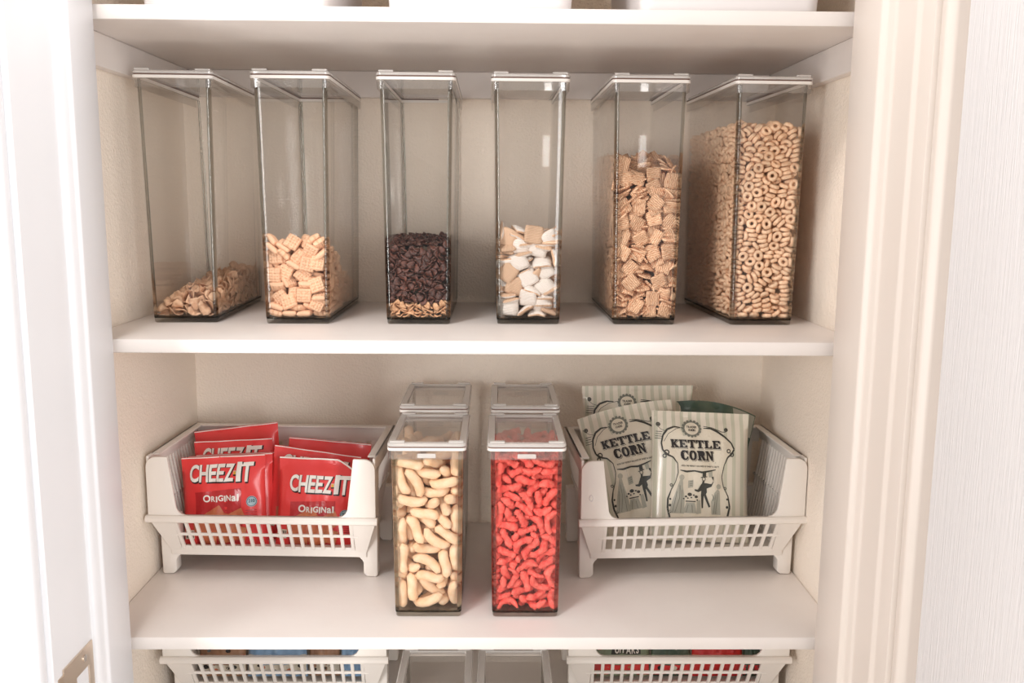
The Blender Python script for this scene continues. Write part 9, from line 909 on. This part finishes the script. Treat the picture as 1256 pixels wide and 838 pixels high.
def cracker_bag(label, tl, tr, bot, seed, full=True, plain=False, **k):
    b = Bag('snack_bag', label, 'bag', 'red cracker bags in the left basket', tl, tr, bot, .140, .010, INK['red'], seed, **k); w, h = b.w, b.h
    x0, x1, zt, lh = -w*.40, w*.36, h*.735, h*.185
    if plain: zt = h*.46
    if k.get('fold'): x0, x1, zt = -w*.36, w*.38, h*.635
    for nm, off, col, lv in (('lettering_shadow', (.0011, -.0013), 'black', 2), ('lettering', (0, 0), 'white', 3)):
        art = Art(); g = .0011 if nm == 'lettering_shadow' else 0
        for ch, x, dz, cw in CHEEZ:
            X = x0+(x1-x0)*x; Wd = (x1-x0)*cw
            if ch == '-': art.poly([(X+off[0]-g, zt+lh*.36+off[1]-g), (X+Wd*.9+off[0]+g, zt+lh*.36+off[1]-g), (X+Wd*.9+off[0]+g, zt+lh*.56+off[1]+g), (X+off[0]-g, zt+lh*.56+off[1]+g)])
            else: art.char(ch, X+off[0]-g, zt+lh*dz+off[1]-g, Wd+2*g, lh*(1.0 if ch not in 'IT' else 1.12)+2*g, sl=.06)
        b.put(nm, art, INK[col], lv)
    art = Art(); art.poly([(x0+(x1-x0)*.705, zt+lh*.36), (x0+(x1-x0)*.745, zt+lh*.36), (x0+(x1-x0)*.745, zt+lh*.54), (x0+(x1-x0)*.705, zt+lh*.54)]); b.put('hyphen_square', art, INK['gold'], 4)
    if full:
        zo = zt-.031
        b.put('print_panel', Art().poly([(-w*.34, h*.05), (w*.22, h*.05), (w*.22, zo+.019), (-w*.34, zo+.015)]), INK['dkred'], 1)
        for i, (cx, cz, s_, a) in enumerate(((-.27, .26, .015, 12), (-.10, .33, .017, 30), (.06, .27, .015, -20), (.17, .33, .013, 25), (-.20, .14, .014, -8), (.0, .14, .014, 10), (.16, .16, .013, -14))):
            c_, n_ = math.cos(R(a)), math.sin(R(a)); q = [(cx*w+(u*c_-v*n_)*s_, cz*h+(u*n_+v*c_)*s_) for u, v in ((-.9, -.9), (.9, -.8), (.95, .85), (-.85, .9))]
            b.put('cracker_picture', Art().poly(q), INK['cracker'], 2+i % 2)
        art = Art(); X = -w*.235
        for ch, s_, up in (('O', 1.15, .0), ('R', .85, .06), ('I', .9, -.05), ('G', .95, .08), ('I', .95, -.06), ('N', .9, .1), ('a', .85, 0), ('l', 1.05, .05)):
            hh = .0098*s_; ww = hh*max(.28, glyph(ch)[2])*.95; art.char(ch, X, zo+up*.008, ww, hh); X += ww+.0011
        b.put('flavour_lettering', art, INK['white'], 4)
        b.put('badge', Art().disc(w*.345, zo-.002, .0082, 18), INK['badge'], 2); b.put('badge_lettering', Art().ring(w*.345, zo-.002, .0066, .0074).text('210', w*.345-.0048, w*.345+.0048, zo-.0036, .005), INK['navy'], 3)
        art = Art()
        for i in range(5): art.poly([(w*.27, zo-.016-.0034*i), (w*.40, zo-.016-.0034*i), (w*.40, zo-.0145-.0034*i), (w*.27, zo-.0145-.0034*i)])
        b.put('small_print', art, INK['dkred'], 2)
        art = Art()
        for i in range(7): art.poly([(-w*.47+.0018*i, h*.13), (-w*.47+.0018*i+(.0007 if i % 2 else .0012), h*.13), (-w*.47+.0018*i+(.0007 if i % 2 else .0012), h*.20), (-w*.47+.0018*i, h*.20)])
        b.put('barcode_back', Art().poly([(-w*.485, h*.115), (-w*.365, h*.115), (-w*.365, h*.215), (-w*.485, h*.215)]), INK['cream'], 1); b.put('barcode', art, INK['black'], 2)
    art = Art(); nn = 24; f = k.get('fold', 0)
    ed = lambda t: h*(1-f*max(0, (t-.45)/.55)); art.stroke([((2*i/nn-1)*w/2*.995, ed(2*i/nn-1)-.0012) for i in range(nn+1)], .0022 if f else .0013)
    b.put('seal_edge', art, INK['white'], 2, 'pale cut edge of the film')
    return b
cracker_bag('red cheese cracker bag in front on the left side of its basket', (-.4544, .240, -.2217), (-.3258, .240, -.2149), (-.3900, .2195, -.344), 1)
cracker_bag('red cracker bag directly behind the front left one, showing its right edge', (-.4490, .258, -.2244), (-.3190, .258, -.2180), (-.3830, .2395, -.344), 2)
cracker_bag('red cracker bag third from the front on the left, in shade between the stacks', (-.4430, .276, -.2270), (-.3110, .276, -.2210), (-.3750, .2575, -.344), 3)
cracker_bag('dark red cracker bag in the left stack with only its lettering showing above', (-.4525, .296, -.2110), (-.3281, .296, -.2045), (-.3880, .2780, -.343), 4)
cracker_bag('red cracker bag at the very back of the left stack, topmost edge', (-.4641, .334, -.2046), (-.3284, .334, -.1877), (-.3950, .3140, -.343), 5, plain=True)
cracker_bag('red cheese cracker bag with a folded top corner, front on the right side', (-.3035, .240, -.2187), (-.1770, .240, -.2240), (-.2400, .2195, -.344), 6, fold=.16)
cracker_bag('red cracker bag just behind the one with the folded corner', (-.3160, .264, -.2067), (-.1821, .264, -.2260), (-.2470, .2420, -.344), 7)
cracker_bag('dark red cracker bag at the back of the right stack', (-.3041, .310, -.2064), (-.1720, .310, -.2181), (-.2380, .2850, -.344), 8, plain=True)
# kettle corn bags
def kx(b, px, py): return ((px-(365+107*(py-78)/662))/4180*(b.w/.1525), b.h-(py-78)/4200)
def popcorn_bag(label, tl, tr, bot, seed, full=True, **k):
    b = Bag('popcorn_bag', label, 'bag', 'kettle corn bags in the right basket', tl, tr, bot, .200, .013, INK['stripes'], seed, seal=.05, wr=.0010, **k)
    P = lambda x, y: kx(b, x, y); PP = lambda l: [P(x, y) for x, y in l]
    right = [(395, 185), (440, 185), (490, 205), (540, 235), (595, 275), (622, 315), (610, 345), (585, 370), (572, 420), (570, 500), (590, 560), (630, 620), (652, 690), (645, 760), (640, 800)]
    left = [(240, 185), (200, 182), (160, 200), (138, 240), (135, 290), (150, 335), (185, 365), (225, 380), (262, 420), (275, 480), (268, 540), (250, 590), (240, 650), (250, 710), (275, 770), (290, 800)]
    b.put('label_panel', Art().poly(PP(left[::-1]+[(270, 240), (365, 240)]+right)), INK['cream'], 1)
    a = Art(); wt = [1.5, 3.4, 4.2, 3.6, 3, 3.4, 3.8, 3]+[1.6]*2+[1.2, 2, 3.6, 4.2, 3.4, 2.5]
    a.stroke(PP(left), [x/4180*3.2 for x in wt]); a.stroke(PP(right), [x/4180*3.2 for x in wt[:len(right)]])
    a.stroke(PP([(270, 180), (215, 195), (170, 230), (150, 280)]), .0007); a.stroke(PP([(395, 172), (450, 180), (520, 205), (545, 205)]), .0009)
    for cx, cy, r in ((98, 168, 14), (545, 190, 13), (178, 350, 18), (168, 374, 14), (585, 328, 15), (612, 350, 15), (245, 560, 10), (603, 570, 10)): a.ring(*P(cx, cy), r/4180*.55, r/4180, 12)
    for cx, cy, r in ((98, 168, 6), (545, 190, 6), (262, 690, 9), (635, 690, 9), (255, 650, 7), (628, 640, 7), (270, 730, 9)): a.disc(*P(cx, cy), r/4180, 8)
    a.stroke(PP([(98, 182), (120, 200), (160, 215)]), .0006)
    for i, yy in enumerate((215, 230, 245, 260)): a.stroke(PP([(90, yy), (132-4*(i % 2), yy+2)]), .0008)
    b.put('scroll_frame', a, INK['ink'], 2)
    a = Art(); c = P(318, 190)
    for i in range(16):
        an = 2*math.pi*i/16; a.disc(c[0]+.0138*math.cos(an), c[1]+.0118*math.sin(an), .0024, 7)
    a.ring(c[0], c[1], .0112, .0135, 24, .86); b.put('medallion_wreath', a, INK['grey'], 3)
    b.put('medallion', Art().disc(c[0], c[1], .0114, 22, .0098), INK['cream'], 4)
    b.put('medallion_lettering', Art().text("TRADER", c[0]-.0082, c[0]+.0082, c[1]+.0007, .0034).text("JOE'S", c[0]-.0058, c[0]+.0058, c[1]-.0042, .0034), INK['black'], 5)
    for nm, col, gx, gz, lv, gr in (('title_shadow', 'black', .0010, -.0010, 3, .0003), ('title_outline', 'cream', .0003, -.0003, 4, .0004), ('title', 'black', -.0001, .0002, 5, .0001)):
        a = Art()
        for st, xa, xb, ya, yb in (('KETTLE', 203, 532, 318, 266), ('CORN', 280, 502, 396, 335)):
            p0, p1 = P(xa, ya), P(xb, ya); n = len(st); cw = (p1[0]-p0[0])/n; hh = (ya-yb)/4200
            for i, ch in enumerate(st): a.char(ch, p0[0]+i*cw+gx-gr, p0[1]+gz-gr, cw*.93+2*gr, hh+2*gr, slab=True, sl=-.12)
        b.put(nm, a, INK[col], lv)
    p0, p1 = P(288, 438), P(540, 438); b.put('tagline', Art().text('WITH THE PERFECT BALANCE OF SWEET & SALTY', p0[0], p1[0], p0[1], .0024, gap=.2), INK['ink'], 3)
    # engraving: caped ladies, a man in tails with a raised arm, kettles and popcorn under a garland
    a = Art(); a.stroke(PP([(285, 462), (330, 470), (380, 464), (430, 472), (480, 462), (520, 452)]), [.0012, .003, .0022, .003, .0022, .0012]); b.put('engraved_garland', a, INK['ink'], 3); a = Art()
    a.ring(*P(449, 514), .0020, .0030, 14, 1.15); a.poly(PP([(437, 500), (435, 474), (457, 471), (461, 497)])); a.poly(PP([(427, 503), (469, 496), (470, 501), (428, 508)])); a.poly(PP([(444, 527), (456, 527), (458, 545), (442, 546)]))
    a.poly(PP([(440, 545), (462, 540), (505, 545), (515, 525), (498, 500), (512, 496), (516, 530), (508, 562), (480, 575), (487, 600), (478, 622), (452, 624), (448, 590), (430, 600), (404, 592), (402, 582), (424, 584)]))
    a.poly(PP([(452, 618), (470, 618), (478, 700), (468, 702)])); a.poly(PP([(466, 612), (482, 610), (524, 690), (514, 696)])); b.put('engraved_man', a, INK['ink'], 3); a = Art()
    for cx, cy, r in ((375, 616, 15), (352, 630, 8), (420, 630, 12), (366, 640, 6), (388, 636, 6), (402, 620, 7), (340, 644, 6), (430, 650, 6)): a.disc(*P(cx, cy), r/4180, 10, r/4180*.75)
    a.stroke(PP([(355, 660), (420, 660)]), .0016); b.put('engraved_popcorn', a, INK['ink'], 3)['kind'] = 'stuff'
    a = Art(); a.poly(PP([(288, 560), (296, 520), (312, 520), (322, 570), (345, 640), (362, 740), (262, 740), (272, 650)])); a.disc(*P(304, 508), .0042, 10)
    a.poly(PP([(535, 600), (552, 575), (568, 590), (580, 640), (600, 740), (540, 740), (524, 660)])); a.disc(*P(556, 560), .0040, 10)
    a.poly(PP([(352, 528), (384, 522), (390, 570), (358, 576)])); a.poly(PP([(474, 470), (500, 462), (506, 500), (482, 502)]))
    a.poly(PP([(362, 668), (415, 668), (440, 735), (350, 735)])); a.poly(PP([(430, 655), (452, 650), (470, 735), (440, 740)])); b.put('engraving_light', a, INK['lightgrey'], 2)
    a = Art()
    for pts in ([(300, 560), (312, 640), (300, 735)], [(288, 600), (284, 735)], [(318, 590), (338, 735)], [(556, 600), (566, 735)], [(545, 610), (552, 735)], [(362, 535), (380, 532)], [(364, 548), (382, 545)], [(366, 560), (384, 557)], [(375, 680), (372, 730)], [(398, 680), (410, 730)], [(520, 610), (540, 640), (530, 650)]): a.stroke(PP(pts), .0007)
    b.put('engraving_lines', a, INK['grey'], 4)
    return b
popcorn_bag('striped kettle corn bag standing in front on the right of its basket', (.2733, .278, -.1527), (.4272, .278, -.1586), (.3630, .222, -.344), 11)
popcorn_bag('striped kettle corn bag tilted to the left in front, partly behind the upright one', (.1586, .305, -.1750), (.3090, .305, -.1412), (.2620, .250, -.340), 12, arch=.006)
popcorn_bag('striped kettle corn bag at the back, only its top band showing', (.1695, .350, -.1290), (.3524, .350, -.1268), (.2620, .326, -.343), 13)
INK['sage_print'] = print_mat('sage_print', (142, 158, 128))
FILM = dict(green=mat('dark_green_film', (58, 84, 70), .3, var=(84, 100, 80), vscale=30, coat=.4), blue=mat('blue_film', (146, 180, 212), .35, var=(122, 158, 196), vscale=60, coat=.3), brown=mat('brown_film', (176, 132, 100), .35, var=(140, 104, 80), vscale=40, coat=.3),
    tan=mat('tan_film', (206, 178, 150), .4, var=(180, 150, 124), vscale=50), sage=mat('sage_film', (156, 166, 138), .35, var=(132, 146, 120), vscale=50, coat=.3), red=mat('scarlet_film', (214, 52, 46), .3, var=(196, 40, 44), vscale=40, coat=.4), orange=mat('orange_film', (222, 130, 84), .35, var=(206, 96, 70), vscale=60, coat=.3))
def plain_bag(name, label, cat, group, tl, tr, bot, h, T, m, seed, extra=None, **k):
    b = Bag(name, label, cat, group, tl, tr, bot, h, T, FILM[m], seed, **k)
    a = Art(); a.poly([(-b.w*.3, h*.35), (b.w*.3, h*.35), (b.w*.3, h*.6), (-b.w*.3, h*.6)])
    if extra: extra(b)
    return b
def green_print(b): b.put('pale_corner', Art().poly([(b.w*.30, b.h*.80), (b.w*.49, b.h*.80), (b.w*.49, b.h*.99), (b.w*.20, b.h*.99)]), INK['lightgrey'], 1)
plain_bag('snack_pouch', 'dark green snack bag slumped behind the kettle corn at the right back corner', 'bag', None, (.325, .340, -.152), (.456, .340, -.176), (.376, .318, -.343), .19, .008, 'green', 21, green_print, arch=.010)
# bags in the two lowest baskets, seen only through the gap under the shelf and through the bars
def low(name, lab, x0, x1, y, m, seed, group, extra=None):
    zt = -.436
    plain_bag(name, lab, 'bag', group, (x0, y, zt), (x1, y, zt), ((x0+x1)/2, y-.012, -.566), zt+.566, .006, m, seed, extra)
def rows(spec, seed):
    """printed bands (from, to, colour) with small motifs (colour list) scattered over each"""
    def f(b):
        rd = random.Random(seed)
        for z0, z1, base, motif in spec:
            if base: b.put('print_band', Art().poly([(-b.w*.49, z0), (b.w*.49, z0), (b.w*.49, z1), (-b.w*.49, z1)]), INK[base], 1)
            for i, c in enumerate(motif):
                x = (-.42+.84*(i+rd.uniform(.2, .8))/len(motif))*b.w; z = rd.uniform(z0+.002, z1-.002); r = rd.uniform(.0028, .0055)
                b.put('print_motif', Art().disc(x, z, r, 9, min(r*.8, (z1-z0)*.45)), INK[c], 2)
    return f
gb, gr = 'bags in the lower left basket', 'bags in the lower right basket'
low('snack_pouch', 'brown snack bag with dark print at the left end of the lower left basket', -.432, -.359, .224, 'brown', 31, gb, rows([(.003, .020, 'cream', ['black', 'cracker', 'black', 'ink']), (.022, .036, 'cracker', ['ink', 'black', 'cream', 'ink']), (.037, .050, None, ['ink', 'black'])], 1))
low('snack_pouch', 'blue snack bag between two brown ones in the lower left basket', -.357, -.264, .224, 'blue', 32, gb, rows([(.003, .021, 'cream', ['black', 'cracker', 'black', 'ink', 'cracker', 'black']), (.022, .036, 'cream', ['ink', 'dkred', 'black', 'cracker', 'ink', 'black'])], 2))
low('snack_pouch', 'narrow brown snack bag between the two blue ones in the lower left basket', -.262, -.214, .226, 'brown', 33, gb, rows([(.003, .021, 'cream', ['black', 'ink', 'black']), (.022, .034, None, ['ink', 'navy', 'cracker'])], 3))
low('snack_pouch', 'blue snack bag at the right end of the lower left basket', -.212, -.166, .224, 'blue', 34, gb, rows([(.003, .014, None, ['cream', 'badge', 'cream'])], 4))
def letters(b):
    rows([(.003, .021, 'red', ['cracker', 'cracker', 'cream', 'gold', 'cracker', 'dkred']), (.0215, .0365, None, ['red', 'black', 'ink'])], 8)(b)
    b.put('lettering_back', Art().poly([(-b.w*.10, .0375), (b.w*.36, .0375), (b.w*.36, .056), (-b.w*.06, .056)]), INK['ink'], 1)
    b.put('lettering', Art().text('UITARS', -b.w*.04, b.w*.33, .0390, .0125), INK['white'], 3)
    b.put('print_motif', Art().disc(-b.w*.28, .050, .008, 12, .006), INK['red'], 2); b.put('print_motif', Art().disc(-b.w*.43, .046, .006, 12, .007), INK['black'], 2)
low('fruit_pouch', 'sage green snack bag with white lettering in the lower right basket', .168, .272, .224, 'sage', 41, gr, letters)
low('fruit_pouch', 'dark green snack bag with red spots in the middle of the lower right basket', .273, .336, .224, 'green', 42, gr, rows([(.003, .020, 'red', ['black', 'cream', 'dkred']), (.022, .036, 'sage_print', ['cracker', 'ink', 'cracker']), (.037, .052, None, ['red', 'lightgrey'])], 5))
low('fruit_pouch', 'scarlet snack bag with dark print in the lower right basket', .337, .418, .224, 'red', 43, gr, rows([(.003, .012, None, ['black', 'cream', 'black', 'dkred']), (.022, .036, 'cracker', ['ink', 'sage_print', 'ink', 'cream']), (.040, .047, None, ['dkred', 'dkred', 'dkred'])], 6))
low('fruit_pouch', 'narrow dark green snack bag at the right end of the lower right basket', .419, .447, .224, 'green', 44, gr, rows([(.003, .020, 'red', ['black', 'dkred']), (.022, .034, 'cracker', ['red'])], 7))
